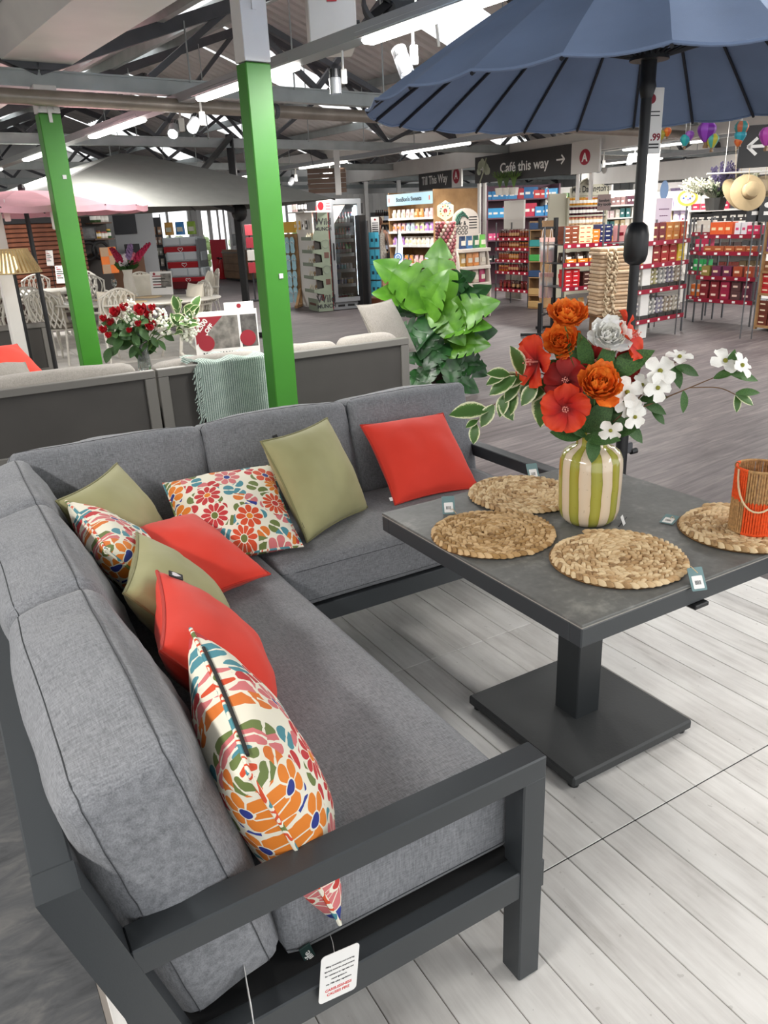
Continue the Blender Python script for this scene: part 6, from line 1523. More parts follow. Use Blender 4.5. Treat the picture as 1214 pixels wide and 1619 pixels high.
# ---------------------------------------------------------------- dresser of preserves with shaped header
md = FX(893, 470, 952, 464, 'preserves_dresser', 'cream dresser of preserve jars with a shaped header sign', 'shelf'); W = md.w; H = md.z(894, 313)
M_SAGE = mat('cream_sage_paint', 'b9b5a2', .6)
md.part('back_panel', MB().b2((0, .4, 0), (W, .42, H)), M_SAGE)
for x in (0, W): md.part('side_panel', MB().b2((x-.02, 0, 0), (x+.02, .42, H)), M_SAGE)
md.part('end_board', MB().b2((-.42, .05, 0), (-.02, .09, H+.08)), M_SAGE)
hw = W/2; pr_ = [(0, 0), (W, 0), (W, .16), (W*.86, .20), (W*.68, .31), (hw, .36), (W*.32, .31), (W*.14, .20), (0, .16)]
hd = md.part('header_board', MB().prism(pr_, -.015, .015), M_SAGE, M=Matrix.Translation((0, -.03, H)) @ UP)
MB().tube([V((hw+(x-hw)*.92, .16+(y-.16)*.86, .017)) for x, y in pr_], .008, 4, True).build('header_moulding', pc_('8f8b78'), hd)
text('lettering', "Mrs Darlington's", .16, M_INK, hd, Matrix.Translation((hw, .14, .018)) @ Matrix.Rotation(.03, 4, 'Z'), bold=.003, sx=.85)
for si, y in enumerate((325.5, 341, 357, 366)):
    z = md.z(895, y); md.part('shelf', MB().b2((0, 0, z-.03), (W, .4, z)), M_SAGE)
    cols = [('c98a2c', 'c9a040'), ('3a1420', '7a2040'), ('d8b48a', 'd85a3a'), ('7a2a1c', 'c9a040')][si]
    md.row('jar', 'preserve jar on shelf %d from the top of the cream dresser' % (si+1), 'jar', 'jars on the cream dresser', [jar(cols[0], cols[1], r=.045, h=.15), jar(cols[0], 'e0a0a0', r=.045, h=.15)], .03, W-.03, 10, .08, z)
# ---------------------------------------------------------------- black garment rack with gift bags
g0, g1 = P(852, 531, z=0), P(873, 519, z=0)
gr = thing('garment_rack', 'black metal stand hung with clear and pink gift bags', 'rack', g0, 0)
d = g1-g0; hh = hz(879, 344, g1); hL = hz(853, 479, g0)
MB().cbox((0, 0, hL/2), (.04, .04, hL), .003).build('short_post', M_BLACK, gr); MB().cbox((d.x, d.y, hh/2), (.05, .05, hh), .003).build('tall_post', M_BLACK, gr)
tl_ = -TORIGHT*.22
MB().bar((d.x, d.y, hh-.13), V((d.x, d.y, hh-.13))+tl_, .035, .035).build('top_bar', M_BLACK, gr); MB().bar(V((d.x, d.y, hh-.13))+tl_, V((d.x, d.y, hh-.0))+tl_, .035, .035).build('hook_post', M_BLACK, gr)
MB().bar((0, 0, .26), (d.x, d.y, .26), .03, .03).build('cross_bar', M_BLACK, gr); MB().bar(-TORIGHT*.24-TOCAM*.05+V((0, 0, .02)), TORIGHT*.12+TOCAM*.05+V((0, 0, .02)), .05, .04).build('foot', M_BLACK, gr); MB().bar(V((d.x, d.y, .02))-TORIGHT*.24, V((d.x, d.y, .02))+TORIGHT*.12, .05, .04).build('foot', M_BLACK, gr)
M_CELLO = mat('cellophane', 'f2eeee', .08, alpha=.32); DGB = hypot(g1.x, g1.y)-.06
def gift_bag(px, py, w, h, label, flower=None):
    c = P(px, py, D=DGB); t = thing('gift_bag', label, 'bag', c, _y, 'gift bags on the black stand')
    MB().cbox((0, 0, 0), (w, .07, h), .01).build('clear_bag', M_CELLO, t); MB().b2((-w/2, -.037, h/2-.055), (w/2, .037, h/2)).build('pink_top', pc_('e6b9b0'), t)
    MB().lathe([(0, -h/2), (w*.42, -h/2), (w*.30, -h*.02), (0, 0)], 10).build('pink_pouch', pc_('dfa9a9'), t)
    for k in range(7): MB().ball((w*.22*cos(k*.9), -.01, h*.06+.02*sin(k*2.0)), .022, 6, 4).build('bloom', pc_(('c9d4e4', 'e9e4d4', '6a8a5a')[k % 3]), t)
    MB().tube([(-w*.25, 0, h/2), (-w*.12, 0, h/2+.10), (0, 0, h/2+.12), (w*.12, 0, h/2+.10), (w*.25, 0, h/2)], .004, 5).build('bag_handle', pc_('e9e4e0'), t)
gift_bag(859, 395, .10, .32, 'pink and clear gift bag upper left on the black stand'); gift_bag(871, 395, .08, .32, 'pink and clear gift bag with blue bloom upper right on the black stand'); gift_bag(858, 451, .10, .34, 'pink and clear gift bag lower left on the black stand'); gift_bag(869, 451, .08, .34, 'pink and clear gift bag lower right on the black stand')
# ---------------------------------------------------------------- burgundy-edged wire racks of biscuits and sweets
rk1 = FX(886, 529, 968, 521, 'wire_rack', 'burgundy-edged wire rack of biscuits and bread behind the bag stack', 'shelf'); zs = [rk1.z(888, y) for y in (387, 417, 455, 500)]; wire_rack(rk1, zs, .5, zs[0]+.22, 6)
def pk(col, lab='f0e6d0', w=.11, h=.055, d=.16): return carton(col, lab, w, d, h)
rk1.row('biscuit_pack', 'brown pack on the top shelf of the biscuit rack', 'packet', 'packs on the biscuit rack', pk('7a3a22'), .02, .25, 2, .04, zs[0], 4, .056)
rk1.row('biscuit_pack', 'cream pack on the top shelf of the biscuit rack', 'packet', 'packs on the biscuit rack', pk('e8d3a4', 'c9402c'), .26, .44, 2, .04, zs[0], 4, .056)
rk1.row('biscuit_pack', 'orange pack on the top shelf of the biscuit rack', 'packet', 'packs on the biscuit rack', pk('e07a2c'), .45, .58, 1, .04, zs[0], 3, .056)
rk1.row('biscuit_pack', 'navy pack on the top shelf of the biscuit rack', 'packet', 'packs on the biscuit rack', pk('1f2a5a'), .58, .74, 2, .04, zs[0], 4, .056)
for j in range(2): rk1.row('loaf', 'dark loaf on the second shelf of the biscuit rack', 'bread', 'loaves on the biscuit rack', pouch('4a3a30', 'f4f0e8', .12, .13, .10), .02, rk1.w-.1, 4, .05+.12*j, zs[1])
rk1.row('snack_box', 'orange box in front of the second shelf of the biscuit rack', 'box', 'boxes on the biscuit rack', carton('e8862c', 'f6f0e0', .14, .05, .05), .04, rk1.w-.1, 4, -.005, zs[1])
rk1.row('wafer_pack', 'red wafer pack on the third shelf of the biscuit rack', 'packet', 'packs on the biscuit rack', carton('c9242c', 'f4f0ec', .11, .16, .055), .05, .28, 2, .03, zs[2], 4, .056)
rk1.row('wafer_pack', 'dark cake pack on the third shelf of the biscuit rack', 'packet', 'packs on the biscuit rack', carton('4a2a24', 'd8c0b0', .12, .16, .06), .32, rk1.w-.06, 3, .03, zs[2], 3, .061)
rk1.row('nut_bag', 'bag of nuts on the bottom shelf of the biscuit rack', 'packet', 'bags on the biscuit rack', [pouch('a3814f', 'e0d4b4', .10, .13, .08), pouch('7d6038', 'e0d4b4', .10, .13, .08)], .04, rk1.w-.06, 6, .02, zs[3], 2, .09, jit=.02)
# pink boxed biscuits at the right end of the rack
rk1.row('biscuit_box', 'pink biscuit box standing right of the navy packs', 'box', 'boxes on the biscuit rack', carton('d99a9a', '7a1f2c', .16, .08, .20), .80, .98, 1, .02, zs[0])
rk2 = FX(996, 539, 1076, 523, 'wire_rack', 'burgundy-edged wire rack of boxed biscuits right of the parasol pole', 'shelf'); zs = [rk2.z(999, y) for y in (384, 420, 461, 509)]; wire_rack(rk2, zs, .5, zs[0]+.24, 5); W = rk2.w
tops = ['d9a0a0', 'c9888a', '6a2024', '6a2024', 'b8702a', 'b8702a', 'b54a20', 'b54a20']
rk2.row('biscuit_box', 'boxed biscuits on the top shelf right of the pole', 'box', 'biscuit boxes right of the parasol pole', [carton(c, 'f0d8a0', .13, .1, .105) for c in tops], .02, W-.02, 7, .03, zs[0], 2, .106, jit=.002)
rk2.row('biscuit_box', 'boxed biscuits on the second shelf right of the pole', 'box', 'biscuit boxes right of the parasol pole', [carton(c, 'f4e0b8', .15, .1, .085) for c in ('d8b050', '8a2424', 'a02c28', 'e0c040')], .02, W-.02, 6, .03, zs[1], 3, .086, jit=.002)
for si in (2, 3):
    for k in range(6):
        x = W*(k+.5)/6; tr_ = carton('33322f', '3f3d39', W/6*.92, .10, .05)
        rk2.row('display_tray', 'dark sweet tray on shelf %d right of the pole, %s from left' % (si+1, ORD[k]), 'tray', 'sweet trays right of the parasol pole', tr_, x-.01, x+.01, 1, .01, zs[si], jit=0)
        rk2.row('sweet_pack', 'sweet pack in %s tray from left on shelf %d right of pole' % (ORD[k], si+1), 'packet', 'sweet packs right of the parasol pole', [pouch(('8f8a98', 'a89a88', 'b8b0a0', '9a9ab0', 'b0a87a', 'a8a8a4')[(k+si) % 6], 'd8d4cc', .06, .075, .06)], x-W/13, x+W/13, 2, .035, zs[si]+.052, 3, .058, jit=.004)
rk3 = FX(1095, 509, 1184, 517, 'wire_rack', 'burgundy-edged wire rack of red cartons at the far right', 'shelf'); zs = [rk3.z(1096, y) for y in (372, 398, 436, 471)]; wire_rack(rk3, zs, .45, zs[0]+.14, 5); W = rk3.w
rk3.row('gift_box', 'bright orange gift box on the top shelf of the red carton rack', 'box', 'boxes on the red carton rack', carton('e8622c', 'f8e0b0', .12, .12, .16), .10, .42, 3, .05, zs[0])
rk3.row('gift_box', 'white and pink pack on the top shelf of the red carton rack', 'box', 'boxes on the red carton rack', [carton('e9e4ea', 'd84a7a', .08, .1, .15), carton('d02c5a', 'f0e0e0', .09, .1, .11)], .46, W-.04, 4, .05, zs[0])
rk3.row('carton', 'flat brown carton on the second shelf of the red carton rack', 'box', 'boxes on the red carton rack', carton('a3522a', 'e9c090', .15, .12, .07), .04, W-.04, 5, .02, zs[1], jit=.003)
rk3.row('carton', 'biscuit carton on the third shelf of the red carton rack', 'box', 'boxes on the red carton rack', [carton(c, 'f0d0b0', .13, .12, .135) for c in ('8a7a3c', '6a2448', '6a2448', 'a3482c', 'a3482c')], .03, W-.03, 5, .02, zs[2], jit=.003)
rk3.row('carton', 'red carton on the lowest shelf of the red carton rack', 'box', 'boxes on the red carton rack', [carton(c, 'f0d0c0', .13, .12, .12) for c in ('7a1c24', '7a1c24', '9a2040', '5a3a3a', '5a2438')], .03, W-.03, 5, .02, zs[3], 2, .121, jit=.003)
rk4 = FX(1083, 503, 1109, 506, 'wire_rack', 'narrow burgundy-edged wire rack between the two biscuit racks', 'shelf'); zs = [rk4.z(1085, y) for y in (368, 397, 428, 467)]; wire_rack(rk4, zs, .4, zs[0]+.2, 2); W = rk4.w
for si, (c_, lab) in enumerate((('e9e0d4', 'white bottle'), ('d02c5a', 'pink pack'), ('35b060', 'bright green box'), ('d8702c', 'orange tin'))):
    rk4.row('pack', '%s on the narrow wire rack between the biscuit racks' % lab, 'packet', 'goods on the narrow wire rack', carton(c_, 'f4f0e8', .10, .08, .16), .02, W-.02, 3, .04, zs[si], 1)
rk5 = FX(1189, 520, 1245, 527, 'crate_shelf', 'wooden shelf of red boxes cut by the right picture edge', 'shelf'); W = rk5.w
for si, (y, c_, n, st, dz) in enumerate(((360, 'b06a50', 3, 1, .1), (398, '7a4a8a', 3, 2, .10), (428, '8a5a3c', 3, 1, .12), (463, 'c02c30', 3, 3, .085), (513, '6a3428', 3, 4, .078))):
    z = rk5.z(1190, y); rk5.part('shelf', MB().b2((0, 0, z-.03), (W, .45, z)), M_OAK)
    rk5.row('boxed_goods', 'boxed goods stacked on shelf %d from the top at the right picture edge' % (si+1), 'box', 'goods at the right picture edge', carton(c_, 'f0dcc0', .15, .1, dz*.97), .02, W-.02, n, .03, z, st, dz, jit=.003)
for x in (0.02, W-.02): rk5.part('upright', MB().b2((x-.02, .4, 0), (x+.02, .45, rk5.z(1190, 350))), M_OAK); rk5.part('upright', MB().b2((x-.02, .0, 0), (x+.02, .04, rk5.z(1190, 350))), M_OAK)
# ---------------------------------------------------------------- stack of jute bags on a wooden block
sk0 = P(958, 545, z=0); skb = thing('wooden_plinth', 'rough wooden block under the stack of folded jute bags', 'plinth', sk0, _y+.15); zt_ = hz(958, 498, sk0)
MB().b2((-.17, -.15, 0), (-.06, .15, zt_)).build('board', pc_('6b4d30'), skb); MB().b2((.06, -.15, 0), (.17, .15, zt_)).build('board', pc_('6b4d30'), skb); MB().b2((-.06, -.12, 0), (.06, .15, zt_-.02)).build('board', pc_('8a6642'), skb); MB().b2((-.2, -.17, zt_), (.2, .17, zt_+.02)).build('board', pc_('8a6642'), skb)
M_BAG = mat('jute_bag', 'bfa384', .95, var=.12, vs=20, bump=.25, bs=60); M_BAG2 = mat('jute_bag_pale', 'd0b79a', .95, var=.12, vs=20, bump=.25, bs=60); M_TW = mat('bag_cord', 'cbb89a', .9)
n = 18; ztop = hz(955, 391, sk0); dz = (ztop-zt_-.02)/n; rnd = random.Random(8)
bgm = []
for v_ in range(5):
    mb = MB(); rbox(mb, (.42+.012*(v_ % 3), .30+.01*(v_ % 2), dz*1.02), dz*.46, (0, 0, .002), (12, 8, 4), .005, v_*7); bgm.append(mb.mesh('bag_cloth', (M_BAG, M_BAG2)[v_ % 2], True, 180))
crm = []
for v_ in range(3):
    mb = MB()
    for k in range(2): mb.tube([(-.12+.1*k, -.155, .005), (-.13+.1*k, -.185, -.02-.01*k), (-.10+.09*k, -.18, -.05), (-.12+.12*k, -.16, -.07)], .009, 5)
    mb.ball((-.1+.03*v_, -.175, -.01), .024, 6, 4); crm.append(mb.mesh('cord', M_TW, True, 180))
for k in range(n):
    lab = 'topmost folded jute bag of the stack' if k == n-1 else ('lowest folded jute bag of the stack' if k == 0 else 'folded jute bag in the tall stack, %s from the %s' % ((ORD[min(k, 11)], 'bottom') if k < n/2 else (ORD[min(n-1-k, 11)], 'top')))
    t = thing('jute_bag', lab, 'bag', (sk0.x+rnd.uniform(-.012, .012), sk0.y+rnd.uniform(-.012, .012), zt_+.02+dz*(k+.5)), _y+.15+rnd.uniform(-.05, .05), 'stack of folded jute bags')
    link('bag_cloth', bgm[k % 5], t); link('drawstring', crm[k % 3], t)
# ---------------------------------------------------------------- deeper shelves filling the shop
def gondola(fx, label, ys, goods, depth=.5, col=None, px=None, back=True, n=None, strip=None, nm='gift_box'):
    W = fx.w; col = col or M_SHELFW; H = fx.z(px, ys[0])+.30
    if back: fx.part('back_panel', MB().b2((0, depth, 0), (W, depth+.03, H)), col)
    for x in (0, W): fx.part('upright', MB().b2((x-.02, 0.02, 0), (x+.02, depth, H)), col)
    for si, y in enumerate(ys):
        z = fx.z(px, y); fx.part('shelf', MB().b2((0, 0, z-.03), (W, depth, z)), col)
        if strip: fx.part('price_strip', MB().b2((0, -.008, z-.035), (W, 0, z)), strip)
        ms = goods[si % len(goods)]; wn = n or max(3, int(W/.13))
        fx.row(nm, '%s on shelf %d of the %s' % (('box', 'pack', 'item')[si % 3], si+1, label), 'packet', 'goods on the '+label, ms, .04, W-.04, wn, .06, z, jit=.015)
C_ = lambda *a, w=.11, h=.18: [carton(c, 'f0ece4', w, .08, h*(.8+.1*(i % 4))) for i, c in enumerate(a)]
BT = lambda *a: [bottle(c, 'f0ece4', 'f0ece4', .036, .2) for c in a]
toy = FX(770, 452, 880, 445, 'toy_shelf', 'tall shelf of boxed toys behind the jar rack', 'shelf'); gondola(toy, 'toy shelf behind the jar rack', (316, 345, 380, 415), [C_('2a7ab0', '3a8ac0', 'b02c3a', '2a6aa0', 'c93a3a', '3a9ad0', w=.22, h=.22), C_('3a9ad0', 'e05a8a', 'e9e0d0', 'c02c4a', '3a8ac0', '2a7ab0', w=.2, h=.26), C_('e05a8a', '7ab0d8', '3a3a3a', 'd84a6a', 'c9c0b0'), C_('2a2a2a', '3f3a38', '5a5550', '7a2a3a')], col=mat('plum_shelf', '6a4a58', .6), px=772)
gift = FX(950, 452, 1010, 447, 'gift_shelf', 'shelf of cream and blue books behind the preserves dresser', 'shelf'); gondola(gift, 'shelf behind the preserves dresser', (325, 345, 362, 385, 410), [C_('8a6a68', '8a6a68', '4a2030', 'c9b0a0'), C_('e0c8c8', 'd8d0c4', '2f6a6a', 'e9e4dc', '3a5a6a'), C_('2f6a6a', 'c9b48a', 'e9e0d0', '8a8a8a'), C_('e8a020', 'e8a020', '5a5560', 'c9b48a', 'c9c0b4'), C_('c9b48a', 'e0d4c0', '7a6a58')], px=952)
g3 = FX(1015, 470, 1085, 472, 'gift_shelf', 'shelf of yellow and lilac soaps behind the boxed biscuits', 'shelf'); gondola(g3, 'shelf of soaps behind the boxed biscuits', (332, 350, 364, 390, 420), [C_('c9c0d8', 'b0a0c0', 'e9e4f0', '5a4a6a'), C_('a8a098', 'c9b48a', 'b0a0c0', '9a6ab0'), BT('e0d870', 'a8d8d0', 'e9e08a', '8a2a3a', 'e0dcd0'), BT('8a2a3a', 'e0dcd0', 'e0d870', 'c9c0b0'), C_('4a4a4a', '8a2a2a', '6a6a5a')], px=1018)
g4 = FX(1075, 478, 1200, 482, 'gift_shelf', 'long low shelf of bottles and white tickets behind the red carton rack', 'shelf'); gondola(g4, 'long shelf behind the red carton rack', (333, 352, 368, 400, 430), [C_('a82040', 'c02c50', 'a82040', '3a3a3a', '3a3a3a', 'e0c0c8', h=.12), C_('2a2a2c', '2f2f31', '2a2a2c', '333335', h=.16, w=.16), BT('e0dcd0', 'e9e08a', 'f0e0d8', '7a6a58', 'e9e4dc'), C_('2a2a2a', '4a3a38', '3a3a3a'), C_('2a2a2a', '6a2a20', '5a4a30')], px=1078)
g5 = FX(640, 447, 770, 443, 'far_shelf', 'far pale shelf of mixed goods behind the sweets shelf', 'shelf'); gondola(g5, 'far shelf behind the sweets shelf', (322, 345, 372, 400), [C_('c9c4ba', '3a3a3c', '5a5560', 'd8a0a0', '7a9a6a'), C_('2f2f31', '8a4a5a', 'c9c0b4', '4a5a6a'), C_('3a3a3c', 'c93a4a', '6a8a9a', 'c9b48a'), C_('4a3a38', '2a2a2a', 'a8a098')], px=645)
g6 = FX(860, 446, 960, 441, 'far_shelf', 'far pale shelf of mixed goods behind the cream dresser', 'shelf'); gondola(g6, 'far shelf behind the cream dresser', (318, 345, 372), [C_('c9c4ba', '7a9a6a', '5a5560', 'd8a0a0', 'c9a04a'), C_('2f2f31', '8a4a5a', 'c9c0b4', '4a5a6a'), C_('3a3a3c', 'c93a4a', '6a8a9a', 'c9b48a')], px=865)
g7 = FX(1000, 440, 1214, 432, 'far_shelf', 'far wall shelf of mixed goods at the right of the shop', 'shelf'); gondola(g7, 'far wall shelf at the right', (312, 335, 360), [C_('c9c4ba', '7a6a8a', '5a5560', 'd8a0a0', 'c9a04a'), C_('6a5a78', '8a4a5a', 'c9c0b4', '4a5a6a'), C_('3a3a3c', 'c93a4a', '6a8a9a', 'c9b48a')], px=1005, n=26)
# grasses and bright packs on top of the toy shelf
for k, (x, y, c_) in enumerate(((790, 308, '4f6a2c'), (812, 306, '5a7a34'), (800, 309, '3f5a28'))):
    p = P(x, y, D=15.3); t = thing('grass_pot', ['left', 'right', 'middle'][k]+' pot of tall artificial grass on top of the toy shelf', 'plant', (p.x, p.y, toy.z(772, 316)), 0, 'grass pots on the toy shelf')
    MB().lathe([(0, 0), (.07, 0), (.09, .12), (0, .12)], 10).build('pot', pc_('e0dcd4'), t)
    gm = MB()
    for j in range(50): a = j*2.4; r_ = .05+.05*(j % 5)/5; gm.tube([(0, 0, .1), (r_*.6*cos(a), r_*.6*sin(a), .28), (r_*1.7*cos(a), r_*1.7*sin(a), .30+.12*((j*7) % 5)/5)], .005, 3)
    o = gm.build('blades', pc_(c_), t); o['kind'] = 'stuff'
# hats, dried flowers and oval sign at the right
def hat(px, py, D, rz, tilt, label, col):
    p = P(px, py, D=D); t = thing('sun_hat', label, 'hat', p, rz, 'sun hats hanging at the right'); M = Matrix.Rotation(tilt, 4, 'X')
    MB().lathe([(.085, .0), (.15, -.012), (.20, -.03), (.205, -.028), (.15, -.004), (.09, .012)], 24, cap=False).build('brim', col, t, True, M=M)
    MB().lathe([(.090, 0), (.092, .03), (.085, .085), (.06, .105), (0, .11)], 24, cap=False).build('crown', col, t, True, M=M); MB().lathe([(.094, .008), (.095, .03)], 24, cap=False).build('hat_band', pc_('8a7a5c'), t, True, M=M)
    MB().cyl((0, .03, .05), (0, .10, .55), .003, n=5).build('hanging_cord', M_TW, t)
M_HAT = mat('khaki_cotton', 'c2ab84', .9, var=.08); M_HATD = mat('olive_felt', '6b6a55', .9, var=.08)
hat(1184, 303, 10.3, _y, 1.25, 'khaki sun hat facing us at the top right', M_HAT); hat(1166, 305, 10.5, _y+.5, 1.0, 'khaki sun hat behind the front one', M_HAT); hat(1174, 290, 10.7, _y+.3, .9, 'olive sun hat peeking above the khaki ones', M_HATD); hat(1207, 300, 10.7, _y-.5, 1.0, 'brownish sun hat at the right picture edge', mat('taupe_cotton', '8f8068', .9))
hr = P(1186, 272, D=10.55); hrt = thing('hanging_rail', 'thin white rail from which the sun hats hang', 'rail', hr, _y); MB().cyl((-.5, 0, 0), (.6, 0, 0), .01, n=6).build('rail_bar', M_WHITE, hrt)
for x in (-.3, .4): MB().cyl((x, 0, 0), (x, 0, .9), .004, n=5).build('hanging_wire', M_WHITE, hrt)
dfp = P(1130, 330, D=10.6); t = thing('dried_flower_bunch', 'big bunch of lavender and white dried flowers right of the parasol pole', 'flowers', (dfp.x, dfp.y, g4.z(1078, 333)+.0))
MB().lathe([(0, 0), (.10, 0), (.13, .14), (0, .14)], 12).build('pot', pc_('4a4a48'), t)
rnd = random.Random(21)
for nm, col, nn, sx, zz in (('lavender_spikes', '4a4260', 46, (-.05, .25), .48), ('white_sprays', 'c9cab4', 60, (-.42, -.02), .34), ('pale_sprays', 'b5b79c', 40, (.2, .5), .38), ('green_foliage', '3f4f30', 50, (-.2, .4), .26)):
    mb = MB()
    for k in range(nn):
        e = TORIGHT*rnd.uniform(*sx)+TOCAM*rnd.uniform(-.15, .15)+V((0, 0, zz*rnd.uniform(.7, 1.1))); s0 = V((0, 0, .1)); mb.tube([s0, s0*.4+e*.6+V((0, 0, .05)), e], .003, 3)
        for j in range(6): q = e+(s0-e)*(.05*j); mb.ball(q+V((rnd.uniform(-.012, .012), rnd.uniform(-.012, .012), 0)), .013, 4, 3)
    o = mb.build(nm, pc_(col), t); o['kind'] = 'stuff'
def stand_sign(name, px, py, D, w, h, label, m, oval=False, txt=None, tm=None, zf=0.0):
    p = P(px, py, D=D); t = thing(name, label, 'sign', p, _y-.15)
    if oval: MB().prism([(w/2*cos(2*pi*k/24), h/2*sin(2*pi*k/24)) for k in range(24)], -.008, .008).build('board', m, t, M=UP)
    else: MB().cbox((0, 0, 0), (w, .015, h), .002).build('board', m, t)
    if txt:
        for i, s_ in enumerate(txt): text('lettering', s_, h*.24, tm or M_INK, t, Matrix.Translation((0, -.010, h*(.12-.24*i))) @ UP, bold=.002)
    MB().cyl((0, .02, -p.z+zf), (0, .02, 0), .008, n=6).build('support_rod', M_CHROME, t)
    return t
so_ = stand_sign('oval_sign', 1087, 313, 10.9, .24, .19, 'yellow rimmed oval sign beside the dried flowers', pc_('e6d25a'), True); MB().prism([(.09*cos(2*pi*k/20), .065*sin(2*pi*k/20)) for k in range(20)], 0, .003).build('sign_face', M_TAGW, so_, M=Matrix.Translation((0, -.009, 0)) @ UP)
for k in range(5): MB().ball((-.05+.025*k, -.014, .02*sin(k*2)), .012, 6, 4).build('printed_motif', pc_(('4a6ac9', 'e6c43a', 'd8a0c0')[k % 3]), so_)
stand_sign('header_sign', 955, 320, 12.6, .19, .22, 'dusty pink sign reading london dry tools by the cream dresser', pc_('8f7a76'), txt=('london', 'dry tools'), tm=M_INK)
stand_sign('header_sign', 1031, 331, 11.8, .17, .18, 'pale sign reading kind right of the parasol pole', pc_('d8dcd8'), txt=('kind',))
stand_sign('header_sign', 1049, 335, 11.6, .20, .34, 'lilac card with printed lines right of the kind sign', pc_('c9bccb'), txt=('-----', '----', '---'), tm=pc_('6a4a68'))
bs_ = stand_sign('header_sign', 1050, 301, 12.4, .11, .26, 'blue bottle-shaped sign above the lilac card', pc_('8fb0dc'), True)
for k in range(4):
    for s_ in (0, 1): pass
for k, x in enumerate((1195, 1214)):
    s2 = stand_sign('shelf_ticket', x, 331, 10.6, .20, .27, ['left', 'right'][k]+' black shelf ticket with white oval under the hats', M_BLACK); MB().prism([(.05*cos(2*pi*j/16), .032*sin(2*pi*j/16)) for j in range(16)], 0, .002).build('printed_oval', M_TAGW, s2, M=Matrix.Translation((0, -.009, .05)) @ UP); MB().b2((-.045, -.011, -.06), (.045, -.0085, -.02)).build('printed_label', M_TAGW, s2)
